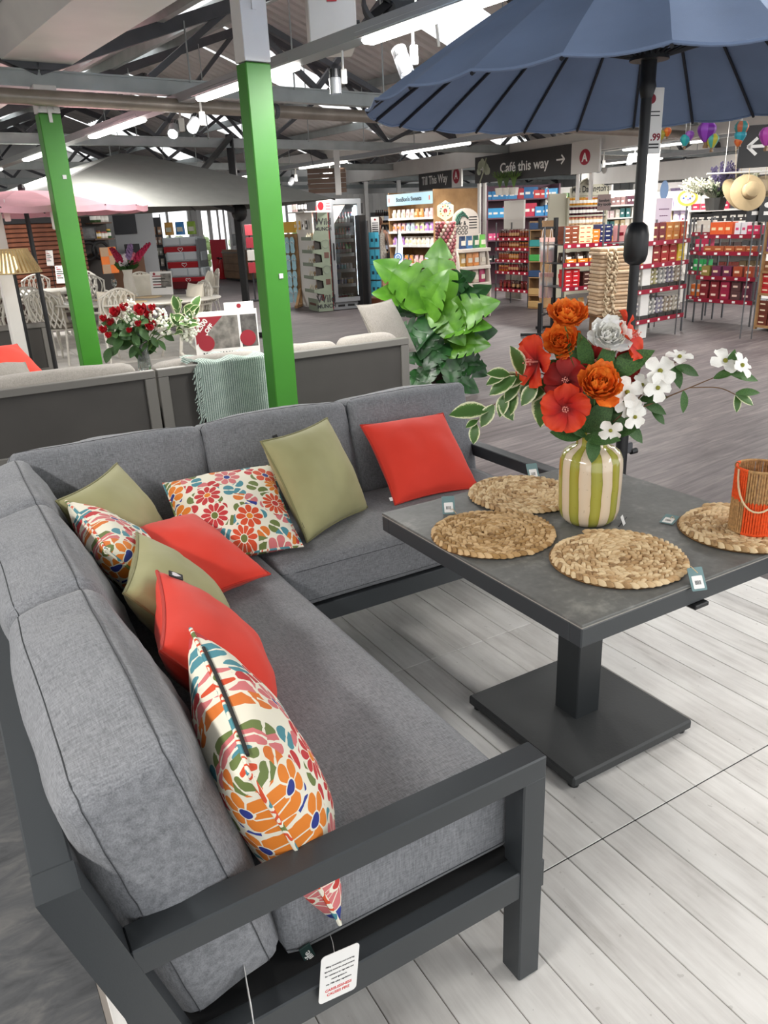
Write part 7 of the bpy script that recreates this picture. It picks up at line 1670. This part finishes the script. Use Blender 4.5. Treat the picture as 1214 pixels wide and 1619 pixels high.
# ---------------------------------------------------------------- shopper
def person():
    g_ = P(603, 466, z=0); t = thing('person', 'woman in pale patterned dress seen from behind near the drinks fridge', 'person', g_, _y-.25)
    S = .985
    joints = {'pel': (0, 0, .90), 'waist': (0, .01, 1.05), 'chest': (0, .0, 1.25), 'neck': (0, .005, 1.42), 'nk2': (-.005, .02, 1.48), 'head': (-.01, .03, 1.55), 'top': (-.01, .03, 1.63),
              'hl': (-.085, 0, .88), 'kl': (-.09, .02, .47), 'al': (-.09, -.02, .08), 'tl': (-.10, .12, .03), 'hr': (.085, 0, .88), 'kr': (.09, .0, .47), 'ar': (.09, -.05, .08), 'tr': (.10, .09, .03),
              'sl': (-.16, 0, 1.36), 'el': (-.22, .05, 1.12), 'wl': (-.20, .24, 1.05), 'fl': (-.19, .33, 1.06), 'sr': (.16, 0, 1.36), 'er': (.22, -.01, 1.10), 'wr': (.20, .12, .90), 'fr': (.19, .17, .83)}
    rad = {'pel': .13, 'waist': .105, 'chest': .125, 'neck': .055, 'nk2': .05, 'head': .085, 'top': .06, 'hl': .085, 'kl': .052, 'al': .034, 'tl': .03, 'hr': .085, 'kr': .052, 'ar': .034, 'tr': .03, 'sl': .055, 'el': .04, 'wl': .028, 'fl': .03, 'sr': .055, 'er': .04, 'wr': .028, 'fr': .03}
    E_ = [('pel', 'waist'), ('waist', 'chest'), ('chest', 'neck'), ('neck', 'nk2'), ('nk2', 'head'), ('head', 'top'), ('pel', 'hl'), ('hl', 'kl'), ('kl', 'al'), ('al', 'tl'), ('pel', 'hr'), ('hr', 'kr'), ('kr', 'ar'), ('ar', 'tr'), ('chest', 'sl'), ('sl', 'el'), ('el', 'wl'), ('wl', 'fl'), ('chest', 'sr'), ('sr', 'er'), ('er', 'wr'), ('wr', 'fr')]
    for side, w in (('l', 'fl'), ('r', 'fr')):
        bx, by, bz = joints[w]
        for k in range(4):
            nm = 'd%s%d' % (side, k); dv = V(joints[w])-V(joints['w'+side]); e = V(joints[w])+dv.normalized()*.055+V((-.024+.016*k, 0, .0)); joints[nm] = tuple(e); rad[nm] = .009; E_.append((w, nm))
        nm = 'th'+side; joints[nm] = (bx+(.04 if side == 'l' else -.04), by+.01, bz+.01); rad[nm] = .010; E_.append((w, nm))
    ks = list(joints); me = bpy.data.meshes.new('body'); me.from_pydata([V(joints[k])*S for k in ks], [(ks.index(a), ks.index(b)) for a, b in E_], [])
    o = bpy.data.objects.new('body', me); COL.objects.link(o); o.modifiers.new('skin', 'SKIN'); o.modifiers['skin'].use_smooth_shade = True
    sv = me.skin_vertices[0].data
    for i, k in enumerate(ks): sv[i].radius = (rad[k], rad[k]*(.8 if k in ('pel', 'waist', 'chest') else 1)); sv[i].use_root = (k == 'pel')
    ss = o.modifiers.new('sub', 'SUBSURF'); ss.levels = 1; ss.render_levels = 1
    bpy.context.view_layer.update(); m2 = bpy.data.meshes.new_from_object(o.evaluated_get(bpy.context.evaluated_depsgraph_get())); bpy.data.objects.remove(o)
    m2.materials.clear(); m2.materials.append(mat('skin', 'c9977f', .6)); link('body', m2, t)
    dm = MB(); prof = [(.44, .20, .15), (.6, .19, .15), (.85, .175, .145), (1.0, .14, .115), (1.08, .135, .11), (1.2, .15, .12), (1.30, .155, .12), (1.36, .13, .10)]
    dm.grid(lambda a, b: (lambda i, f: V((( prof[i][1]*(1-f)+prof[i+1][1]*f)*cos(2*pi*a), (prof[i][2]*(1-f)+prof[i+1][2]*f)*sin(2*pi*a), (prof[i][0]*(1-f)+prof[i+1][0]*f)))*S)(min(6, int(b*7)), b*7-min(6, int(b*7))), 24, 22, cu=True)
    dm.build('dress', mat('patterned_dress', 'b3a99c', .9, var=.4, vs=60, col2='dcd4c8'), t, True, 180)
    for sx in (-1, 1): MB().tube([(sx*.09, -.1, 1.33), (sx*.10, -.02, 1.42), (sx*.09, .08, 1.34)], .012, 6).build('dress_strap', MATS['patterned_dress'], t)
    M_HAIR = mat('auburn_hair', '6f4630', .6, var=.25, vs=30)
    hm = MB(); hm.ball((-.01, .015, 1.545), (.092, .098, .105), 14, 10); hm.tube([(0.0, -.07, 1.56), (.01, -.10, 1.47), (.03, -.09, 1.36), (.05, -.08, 1.28)], lambda q: .045*(1-.5*q), 8); hm.build('hair', M_HAIR, t, True, 180)
    for sx in (-1, 1): MB().ball((-.01+sx*.082, .05, 1.53), (.012, .02, .03), 8, 6).build('ear', MATS['skin'], t, True)
    fc = MB().ball((-.01, .128, 1.515), (.012, .02, .018), 8, 6).build('nose', MATS['skin'], t, True)
    for sx in (-1, 1): MB().ball((-.01+sx*.03, .112, 1.545), .010, 8, 6).build('eye', M_INK, t, True)
    MB().ball((-.01, .112, 1.475), (.022, .008, .007), 8, 6).build('mouth', pc_('a85a50'), t, True)
    bg = thing('shoulder_bag', 'dark shoulder bag hanging at the right side of the shopper', 'bag', V(g_), _y-.25); MB().cbox((.25, -.03, .78), (.09, .24, .28), .03).build('bag_body', M_BLACK, bg); MB().tube([(.25, -.12, .9), (.19, -.06, 1.2), (.17, .0, 1.42), (.19, .06, 1.2), (.25, .08, .9)], .012, 6).build('bag_strap', M_BLACK, bg)
    for sx, y in ((-.10, .06), (.10, .03)): MB().cbox((sx, y, .012), (.08, .24, .024), .01).build('sandal', pc_('a8805f'), t)
person()
def fxd(x0, D0, x1, D1, name, label, cat):
    a, b = P(x0, 400, D=D0), P(x1, 400, D=D1); a.z = b.z = 0
    return FX(0, 0, 0, 0, name, label, cat, loc=a, rz=atan2(b.y-a.y, b.x-a.x), w=(b-a).length)
# ================================================================ far left: slat wall, shelving, pet toys, freezer, till
sw = fxd(-60, 16.5, 136, 17.5, 'slat_wall', 'reddish wooden slat screen under the pink parasol', 'screen'); W = sw.w
M_SLAT = mat('red_cedar', '6a3a28', .6, var=.2, vs=3, col2='8a5238'); zlo, zhi = .55, sw.z(40, 352)
slm = MB().cbox((W/2, 0, 0), (W, .05, .07), .012).mesh('slat', M_SLAT)
k = 0; z = .5
while z < sw.z(120, 338):
    link('slat', slm, sw.root, Matrix.Translation((0, 0, z))); z += .082
sw.part('backing', MB().b2((0, .03, 0), (W, .07, sw.z(120, 336))), pc_('2f1d16')); sw.part('black_fascia', MB().b2((0, -.05, sw.z(40, 353)), (W*.78, -.03, sw.z(40, 325))), pc_('1c1b1d'))
lw_ = fxd(136, 18.0, 178, 18.2, 'curio_shelf', 'dark shelving of curios and a framed picture right of the slat screen', 'shelf'); W = lw_.w
lw_.part('back_panel', MB().b2((0, .4, 0), (W*1.2, .44, lw_.z(140, 325))), pc_('2f2a26'))
for y in (352, 378, 402): lw_.part('shelf', MB().b2((W*.42, 0, lw_.z(140, y)-.03), (W*1.15, .4, lw_.z(140, y))), pc_('5a4030'))
fr_ = lw_.part('picture_frame', MB().cbox((W*.22, .05, lw_.z(140, 369)), (W*.62, .03, .27), .005), M_BLACK); MB().b2((W*-.03, .03, lw_.z(140, 369)-.1), (W*.47, .034, lw_.z(140, 369)+.1)).build('picture', mat('grey_picture', '5f5f60', .4, var=.5, vs=8), lw_.root)
for x in (W*.10, W*.55): MB().tube([(x+.17*cos(2*pi*j/20), -.02, lw_.z(140, 397)+.17*sin(2*pi*j/20)) for j in range(20)], .03, 6, True).build('wheel_rim', M_BLACK, lw_.root, True)
ob = MB(); 
bo = lw_.part('checked_board', MB().cbox((W*.62, -.3, lw_.z(140, 413)), (.34, .03, .52), .004), pc_('e8792c'))
for i, j in ((0, 1), (1, 0), (0, -1)): MB().b2((W*.62+(.0 if i else -.17), -.32, lw_.z(140, 413)+.17*j-.09), (W*.62+(.17 if i else 0), -.316, lw_.z(140, 413)+.17*j+.09)).build('printed_square', pc_('b59678'), lw_.root)
lw_.row('ornament', 'small ornament on the curio shelving right of the slat screen', 'ornament', 'curios on the dark shelving', [jar('c9a040', '7a3a2c', r=.05, h=.16), jar('e0d8c8', 'a84a4a', r=.05, h=.13), jar('3f6a3a', 'd8b048', r=.05, h=.18)], W*.45, W*1.1, 5, .1, lw_.z(140, 378)); lw_.row('ornament', 'small ornament on the top board of the curio shelving', 'ornament', 'curios on the dark shelving', [jar('3f5a34', '55703f', r=.07, h=.2), jar('e0dcd4', 'c9c0b4', r=.06, h=.15)], W*.45, W*1.1, 4, .1, lw_.z(140, 352))
bd = fxd(186, 20.5, 226, 20.5, 'menu_board', 'blackboard and grey panels above the till left of the pet toys', 'board'); bd.part('panel', MB().b2((0, .2, 0), (bd.w*1.6, .25, bd.z(190, 310))), mat('grey_panel', 'a0a2a4', .6)); bd.part('blackboard', MB().cbox((bd.w*.45, .18, bd.z(190, 351)), (bd.w*.9, .03, .55), .003), pc_('22242a'))
bd.part('counter', MB().b2((-.8, -.4, 0), (bd.w, .1, 1.0)), pc_('6b4a34')); bd.part('blue_box', MB().cbox((-.35, -.5, .88), (.45, .1, .40), .01), pc_('2f7ac0')); bd.part('screen', MB().cbox((bd.w*.6, -.1, 1.15), (.35, .03, .25), .005), M_BLACK)
pt_ = FX(216, 457, 266, 455, 'pet_toy_rack', 'wire rack of hanging pet toys beside the freezer', 'display'); W = pt_.w; pt_.part('back_grid', MB().b2((0, .1, .3), (W, .12, pt_.z(220, 345))), pc_('4a4a4c'))
for x in (0, W): pt_.part('upright', MB().cyl((x, .1, 0), (x, .1, pt_.z(220, 340)), .015, n=6), M_CHROME)
for j, y in enumerate((372, 388, 405, 422, 440)):
    pt_.row('pet_toy', 'soft pet toy on row %d from the top of the pet toy rack' % (j+1), 'toy', 'toys on the pet toy rack', [pouch(c, 'e9e4dc', .11, .20, .08) for c in (('d8c4a8', 'c9a888', 'b58a6a'), ('c9a888', 'b8a49a', 'a88a78'), ('b0a8a0', 'c9988a', '9a9a8c'), ('8f9a8c', 'c9a0a0', 'b0a89a'), ('a88a80', '8a8a8c', 'b59a8a'))[j]], .0, W, 7, .0, pt_.z(220, y), jit=.02)
for k, c_ in enumerate(('d8a04a', '3a8ad0', '8fb03a')): pt_.row('treat_bag', ['tan', 'blue', 'green'][k]+' treat bag on the end of the pet toy rack', 'packet', 'treat bags by the window', pouch(c_, 'e0dcc8', .26, .34, .1), W+.05+.32*k, W+.35+.32*k, 1, .1, pt_.z(220, 374))
fz_ = FX(266, 456, 321, 454, 'freezer', 'stepped ice cream freezer with red bands and heart emblems', 'freezer'); W = fz_.w; M_RB = pc_('b81a24')
for j, (y0, y1, dy) in enumerate(((377, 392, .0), (400, 416, -.12), (425, 440, -.24))):
    z1, z0 = fz_.z(268, y0), fz_.z(268, y1); x0 = .0+.10*j
    fz_.part('lid', MB().cbox((W/2+x0, dy+.25, (z1+z0)/2+.02), (W, .5, (z1-z0)), .03), mat('freezer_glass', 'c4ccd0', .08))
    for k in range(2): fz_.part('lid_panel', MB().cbox((W*(.27+.46*k)+x0, dy+.0, (z1+z0)/2+.04), (W*.42, .02, (z1-z0)*.7), .01, M=None), pc_('e4e8ea'))
    bd_ = fz_.part('red_band', MB().cbox((W/2+x0, dy, z0-.06), (W*.96, .06, .17), .02), M_RB)
    hp = [(.0, -.05), (.07, .015), (.06, .05), (.02, .05), (0, .03), (-.02, .05), (-.06, .05), (-.07, .015)]
    MB().tube([(x, y, 0) for x, y in hp], .010, 5, True).build('heart_emblem', M_TAGW, bd_, M=Matrix.Translation((W/2+x0, dy-.035, z0-.06)) @ UP)
fz_.part('base_body', MB().b2((.25, -.3, 0), (W+.25, .5, fz_.z(268, 445))), pc_('6a1a20')); fz_.part('side_panel', MB().b2((W+.02, -.25, 0), (W+.08, .5, fz_.z(268, 380))), M_GREYB)
tc = FX(356, 442, 388, 445, 'till_counter', 'wood fronted till counter beside the entrance doors', 'counter'); H = tc.z(358, 400)
tc.part('body', MB().b2((0, 0, .1), (tc.w+.6, .7, H)), mat('till_wood', '8a6a50', .6, var=.2, vs=3)); tc.part('plinth', MB().b2((.03, .03, 0), (tc.w+.57, .67, .1)), M_DARKG); tc.part('top', MB().b2((-.03, -.03, H), (tc.w+.63, .73, H+.04)), pc_('5a4a40')); tc.part('till_screen', MB().cbox((.5, .3, H+.38), (.5, .05, .35), .01), M_BLACK); tc.part('till_stand', MB().cyl((.5, .32, H+.04), (.5, .32, H+.3), .03, n=8), M_BLACK)
for k in range(4): tc.part('front_board', MB().cbox((tc.w*.5+.28, -.012, .16+.24*k*.9), (tc.w+.5, .02, .20), .004), MATS['till_wood'])
fx1, fx2 = P(348, 440, z=0), P(352.5, 441, z=0)
for k, (p, lab) in enumerate(((fx1, 'left red fire extinguisher on the floor by the entrance doors'), (fx2, 'right red fire extinguisher on the floor by the entrance doors'))):
    t = thing('fire_extinguisher', lab, 'extinguisher', p, 0, 'fire extinguishers by the doors'); MB().lathe([(0, 0), (.08, 0), (.09, .03), (.09, .45), (.05, .55), (.03, .6), (0, .6)], 12).build('cylinder', pc_('c81c24'), t, True); MB().cbox((0, 0, .63), (.05, .14, .05), .01).build('valve', M_BLACK, t)
rbp = P(354, 441, z=0); t = thing('red_backboard', 'tall red board behind the fire extinguishers', 'board', (rbp.x+.1, rbp.y+.5, 0), _y); MB().cbox((0, 0, .6), (.5, .06, 1.2), .005).build('board', pc_('d8384a'), t); MB().cbox((0, -.2, .02), (1.2, .7, .03), .005).build('foot_plate', pc_('b82c3a'), t)
# slim price stand beside the near post
sp = P(404, 475, z=0); t = thing('price_stand', 'slim red and white leaflet stand left of the near green post', 'stand', sp, _y); MB().cyl((0, 0, .02), (0, 0, 1.5), .02, n=8).build('pole', M_DARKG, t); MB().lathe([(0, 0), (.16, 0), (.16, .02), (0, .02)], 14).build('base', M_DARKG, t)
for k in range(4): MB().cbox((0, -.03, .7+.26*k), (.16, .03, .22), .003).build('leaflet', pc_(('b83a44', 'd8d4cc', 'a83240', 'c9505a')[k]), t)
# chest of plants outside the windows, seen bleached through the glass
for k in range(7):
    p = B(uw[0]-.5+k*1.35, 28.5+(k % 2)); t = thing('garden_shrub', ['first', 'second', 'third', 'fourth', 'fifth', 'sixth', 'seventh'][k]+' shrub from the left outside the far windows', 'shrub', p, 0, 'shrubs outside the windows'); mb = MB(); rnd = random.Random(k)
    for j in range(60): d = V((rnd.gauss(0, 1), rnd.gauss(0, 1), rnd.gauss(0, 1))).normalized(); mb.ball(V((d.x*.5, d.y*.5, .7+d.z*.6)), .13, 5, 4)
    o = mb.build('leaves', pc_(('7f9a5a', 'a8b48a', '9aa87a')[k % 3]), t); o['kind'] = 'stuff'; MB().cyl((0, 0, 0), (0, 0, .6), .05, n=6).build('trunk', pc_('6a5a48'), t)

# ================================================================ signs, lamps and things under the roof
M_CHAR = mat('charcoal_sign', '3a3a3b', .6); M_SIGW = mat('sign_white_letter', 'efeeea', .5); M_LEAFP = mat('sage_print', 'b5bca4', .6); M_SIGG = mat('sign_pale', 'd2d1cd', .6)
a, b = P(752, 270, z=2.38), P(905, 251, z=2.38); d = b-a; L = d.length
rzs = atan2(d.y, d.x)
cf = thing('hanging_sign', 'charcoal sign reading Café this way with arrow and round emblem', 'sign', (a.x, a.y, 2.38), rzs)
hS = .46
MB().cbox((L/2, 0, 0), (L, .04, hS), .003).build('board', M_CHAR, cf); wA = L*.24
ab = MB().cbox((L+wA/2, -.01, 0), (wA, .04, hS*1.06), .003).build('emblem_board', M_SIGG, cf); MB().lathe([(0, 0), (hS*.26, 0), (hS*.26, .004), (0, .004)], 32).build('printed_roundel', mat('crimson_print', '9c1430', .5), ab, M=Matrix.Translation((L+wA/2, -.032, 0)) @ UP)
text('lettering', 'A', hS*.38, M_SIGW, ab, Matrix.Translation((L+wA/2, -.039, -.01)) @ UP, bold=.006)
tw_ = text('lettering', 'Café this way', hS*.50, M_SIGW, cf, Matrix.Translation((L*.54, -.023, -.02)) @ UP, bold=.004, sx=1.06)
def arrow(parent, x, y, s_, flip=1, m=M_SIGW):
    mb = MB(); mb.bar((x-flip*s_/2, y, 0), (x+flip*s_/2, y, 0), s_*.14, .003, up=(0, 0, 1)); mb.bar((x+flip*s_*.12, y+s_*.36, 0), (x+flip*s_*.52, y-.01*s_, 0), s_*.14, .003); mb.bar((x+flip*s_*.12, y-s_*.36, 0), (x+flip*s_*.52, y+.01*s_, 0), s_*.14, .003)
    return mb.build('printed_arrow', m, parent, M=Matrix.Translation((0, -.0235, 0)) @ UP)
arrow(cf, L*.90, .01, hS*.42)
def sprig(parent, cx_, cz_, s_):
    mb = MB(); 
    for (x, y, r, ry) in ((-.10, .06, .075, .10), (-.03, .11, .07, .09), (-.13, -.02, .07, .07), (.10, .0, .075, .10), (.15, -.03, .06, .07), (.06, .06, .05, .09)): mb.prism([(cx_+s_*(x+r*cos(2*pi*k/14)), cz_+s_*(y+ry*sin(2*pi*k/14))) for k in range(14)], 0, .002)
    mb.tube([(cx_-s_*.1, cz_-s_*.22, .001), (cx_, cz_-s_*.06, .001), (cx_+s_*.1, cz_+s_*.2, .001)], .008*s_*2, 5)
    return mb.build('printed_sprig', M_LEAFP, parent, M=Matrix.Translation((0, -.021, 0)) @ UP)
sprig(cf, L*.10, .0, 1.0); arrow(cf, L*.085, .01, hS*.22)
for x in (.05, .22, L+.1, L+.4): MB().cbox((x, .05, -.40), (.06, .04, .5), .003).build('hanger_post', M_WHITE, cf) if x > 1 else MB().cbox((x, .05, -1.05), (.07, .05, 2.0), .003).build('hanger_post', M_WHITE, cf)
# white beam carrying the sign
e0, e1 = P(560, 284, z=2.42), P(1214, 168, z=2.42)
struct(MB().bar(V((a.x, a.y, 2.62))-d.normalized()*6.0+V((.15, .05, 0)), V((b.x, b.y, 2.62))+d.normalized()*5+V((.15, .05, 0)), .12, .30).build('ceiling_beam', M_WHITE), 'white box beam carrying the cafe sign')
ra, rb = P(924, 281, D=16.5), P(1214, 257, D=11.2)
struct(MB().bar((ra.x, ra.y, ra.z), rb+(rb-ra)*.3, .12, .26).build('ceiling_beam', M_WHITE), 'white box beam low at the right of the shop')
a2, b2_ = P(667, 286, D=19), P(719, 281, D=17.5); d2 = V((b2_.x-a2.x, b2_.y-a2.y, 0)); L2 = d2.length
ts = thing('hanging_sign', 'small charcoal sign reading Till This Way half hidden by a beam', 'sign', (a2.x, a2.y, a2.z), atan2(d2.y, d2.x)); MB().cbox((L2*.42, 0, 0), (L2*1.0, .04, .42), .003).build('board', M_CHAR, ts); text('lettering', 'Till This Way', .24, M_SIGW, ts, Matrix.Translation((L2*.42, -.023, -.02)) @ UP, bold=.004, sx=.82 if L2 < 1.5 else 1.0)
eb = MB().cbox((L2*.92+.24, 0, 0), (.44, .04, .44), .003).build('emblem_board', M_SIGG, ts); MB().lathe([(0, 0), (.15, 0), (.15, .004), (0, .004)], 24).build('printed_roundel', MATS['crimson_print'], eb, M=Matrix.Translation((L2*.92+.24, -.022, 0)) @ UP); text('lettering', 'A', .2, M_SIGW, eb, Matrix.Translation((L2*.92+.24, -.028, 0)) @ UP, bold=.005)
MB().cyl((L2*.5, 0, .2), (L2*.5, 0, .8), .01, n=6).build('hanger_rod', M_WHITE, ts)
ar = P(1204, 231, D=9.6); ars = thing('hanging_sign', 'charcoal sign with white left arrow at the right picture edge', 'sign', ar, _y-.35); MB().cbox((.12, 0, 0), (.68, .04, .40), .003).build('board', M_CHAR, ars); arrow(ars, -.02, .0, .22, -1); MB().cyl((.1, 0, .2), (.1, 0, .9), .01, n=6).build('hanger_rod', M_WHITE, ars)
# hot-air balloon ornaments on strings
def balloon(px, py, D, s_, c1, c2, label):
    p = P(px, py, D=D); t = thing('balloon_ornament', label, 'ornament', p, 0, 'hanging balloon ornaments')
    for k in range(8):
        mb = MB(); a0, a1 = 2*pi*k/8, 2*pi*(k+1)/8
        pr2 = [(.0, .55), (.3, .5), (.48, .28), (.5, .1), (.40, -.15), (.22, -.42), (.12, -.5)]
        mb.grid(lambda u_, v_: (lambda i, f: V(((pr2[i][0]*(1-f)+pr2[i+1][0]*f)*cos(a0+(a1-a0)*u_), (pr2[i][0]*(1-f)+pr2[i+1][0]*f)*sin(a0+(a1-a0)*u_), pr2[i][1]*(1-f)+pr2[i+1][1]*f))*s_)(min(5, int(v_*6)), v_*6-min(5, int(v_*6))), 3, 13); mb.build('gore', pc_(c1 if k % 2 else c2, .3), t, True)
    MB().cbox((0, 0, -.72*s_), (.2*s_, .2*s_, .16*s_), .01*s_).build('basket', pc_('8a6a48'), t); MB().cyl((0, 0, -.65*s_), (0, 0, -.5*s_), .1*s_, n=6).build('burner', pc_('8a6a48'), t); MB().cyl((0, 0, .5*s_), (0, 0, 3.45-p.z), .003, n=4).build('string', M_TAGW, t)
for px2, py2, s_, c1, c2, lab in ((1117, 209, .16, '7a2a9c', '9a4ac0', 'purple balloon ornament just under the parasol rim'), (1083, 222, .09, '2fa0b0', '3ab8b0', 'teal balloon ornament left of the purple one'), (1090, 215, .08, '8a4aa8', 'a86ac0', 'lilac balloon ornament behind the teal one'), (1126, 223, .11, 'c9c040', '5ab0a0', 'yellow and green balloon ornament'), (1172, 204, .12, '3a8a8a', 'c06a4a', 'teal and rust balloon ornament at the top of the right string'), (1170, 216, .10, '2fa0b0', '3ab0c0', 'turquoise balloon ornament in the middle of the right string'), (1167, 225, .07, 'd8602c', 'e07a3c', 'orange balloon ornament at the foot of the right string'), (1045, 214, .08, 'b0a03a', '8a8a3a', 'olive balloon ornament near the parasol pole'), (1055, 209, .07, 'd8602c', 'e8802c', 'orange balloon ornament near the parasol pole'), (1213, 216, .14, 'b03aa8', 'd05ac0', 'magenta balloon ornament at the right picture edge')): balloon(px2, py2, 8.0, s_, c1, c2, lab)
# strip lights: housing and lit tube; a long trunking carries each row
M_TRUNK = mat('trunking_grey', '9a9c9e', .4, .3); rows = {}
for i, (u, v, z) in enumerate(STRIPS):
    rows.setdefault((u, z), []).append(v)
for ri, ((u, z), vs) in enumerate(rows.items()):
    v0, v1 = min(vs)-.8, max(vs)+(2.0 if max(vs) > 3 else 1.3)
    struct(MB().bar(B(u, v0, z+.06), B(u, v1, z+.06), .13, .07).build('ceiling_trunking', M_TRUNK), 'long grey lighting trunking along the shop')
    for v in vs:
        t = thing('strip_light', 'x', 'light', B(u, v, z), _b, 'strip lights along the trunking'); t['label'] = 'lit strip light, %s from the near end of the %s trunking row' % (ORD[sorted(vs).index(v)], ('near-left', 'middle', 'far-left', 'right', 'far-right', 'rightmost', 'added overhead')[ri])
        MB().cbox((0, 0, .045), (.14, 1.56, .03), .005).build('housing', M_TRUNK, t); MB().cbox((0, 0, .013), (.10, 1.5, .036), .016).build('tube', M_TUBE, t)
def spot(px, py, D, size, dirv, label, lit=False):
    p = px if not isinstance(px, (int, float)) else P(px, py, D=D); t = thing('spotlight', label, 'light', p, 0, 'track spotlights under the roof'); A = aim(dirv)
    MB().lathe([(0, -size*.9), (size*.42, -size*.9), (size*.45, -size*.3), (size*.5, -size*.25), (size*.5, size*.9), (size*.44, size*.9), (size*.40, size*.6), (0, size*.55)], 20).build('lamp_can', mat('spot_grey', '8f9194', .4, .3), t, True, M=A)
    for k in range(14): a_ = 2*pi*k/14; MB().box((size*.47*cos(a_), size*.47*sin(a_), -size*.6), (size*.04, size*.16, size*.6), rz=a_, M=None).build('cooling_fin', M_BLACK, t, M=A)
    MB().lathe([(0, size*.60), (size*.40, size*.66), (size*.38, size*.70), (0, size*.64)], 18).build('lens', m_lamp('spot_lens', 'ffffff', 14.0 if lit else 1.5) if ('spot_lens' not in MATS) else (MATS['spot_lens'] if not lit else m_lamp('spot_lens_lit', 'ffffff', 14.0)), t, M=A)
    MB().cbox((size*.75, 0, size*.35), (size*.5, size*.3, size*1.1), .005).build('driver_box', M_SHELFW, t, M=Matrix.Rotation(_y, 4, 'Z')); MB().cyl((size*.7, 0, size*.8), (size*.7, 0, max(size*1.5, 2.56-p.z)), size*.1, n=8).build('stem', M_SHELFW, t, M=Matrix.Rotation(_y, 4, 'Z'))
m_lamp('spot_lens', 'ffffff', 1.5)
def uvpx(u, v, z):
    return B(u, v, z)
spot(B(3.04, 3.82, 2.37), 0, 0, .085, TORIGHT*.25+TOCAM*.35-up*.8, 'grey track spotlight facing us above the parasol edge'); spot(B(3.04, 4.5, 2.37), 0, 0, .075, -up, 'grey track spotlight pointing down right of the near post')
spot(B(3.04, 6.62, 2.37), 0, 0, .095, -TORIGHT*.1+TOCAM*.8-up*.5, 'lit track spotlight right of the bright one left of the near post', True); spot(B(3.04, 7.05, 2.37), 0, 0, .095, TOCAM*.8-up*.5, 'brightest track spotlight above the grey parasol', True)
for (u, v, z), lab in (((12.2, 9.1, 2.36), 'small spotlight right of the cafe sign'), ((12.2, 9.76, 2.30), 'small spotlight over the preserves dresser'), ((8.2, 13.8, 2.34), 'small dark spotlight above the sage stand'), ((8.2, 12.6, 2.34), 'small pale spotlight above the hanging crate'), ((12.2, 8.9, 2.2), 'bright small spotlight left of the parasol pole')): spot(B(u, v, z), 0, 0, .11, TOCAM*.6-up*.6-TORIGHT*.3, lab, 'bright' in lab)
# warm air heater unit with fan
hp_ = P(533, 33, D=6.6); ht = thing('unit_heater', 'white roof-hung unit heater with fan and red stickers', 'heater', hp_, _y+.1)
MB().cbox((-.05, 0, .02), (.34, .5, .42), .008).build('casing', M_WHITE, ht); MB().cbox((-.05, -.255, .10), (.07, .008, .07), .001, M=None).build('sticker', pc_('b82430'), ht); MB().cbox((.125, -.1, .12), (.01, .06, .06), .001).build('sticker', pc_('b82430'), ht)
for k in range(3): MB().cyl((.12, -.16+.07*k, -.05), (.15, -.16+.07*k, -.05), .02, n=8).build('dial', M_BLACK, ht)
MB().lathe([(.20, 0), (.22, .02), (.22, .10), (.20, .12)], 24, cap=False).build('fan_guard', M_DSTEEL, ht, True, M=Matrix.Translation((.40, -.02, .08)) @ Matrix.Rotation(pi/2-.3, 4, 'X'))
for k in range(5): MB().box((.09, 0, .04), (.16, .07, .006), rz=0).build('fan_blade', M_BLACK, ht, M=Matrix.Translation((.40, -.02, .08)) @ Matrix.Rotation(pi/2-.3, 4, 'X') @ Matrix.Rotation(2*pi*k/5, 4, 'Z') @ Matrix.Rotation(.4, 4, 'X'))
MB().cbox((.40, .06, .08), (.12, .2, .12), .02).build('fan_motor', M_BLACK, ht)
MB().tube([(.13, -.1, -.1), (.3, -.12, -.12), (.45, -.1, -.02), (.62, -.1, .04), (.72, -.1, -.02), (.74, -.1, -.2)], .012, 6).build('cable', M_SHELFW, ht)
for x in (-.15, .05): MB().cyl((x, 0, .2), (x, 0, .95), .008, n=6).build('hanger_rod', M_DSTEEL, ht)
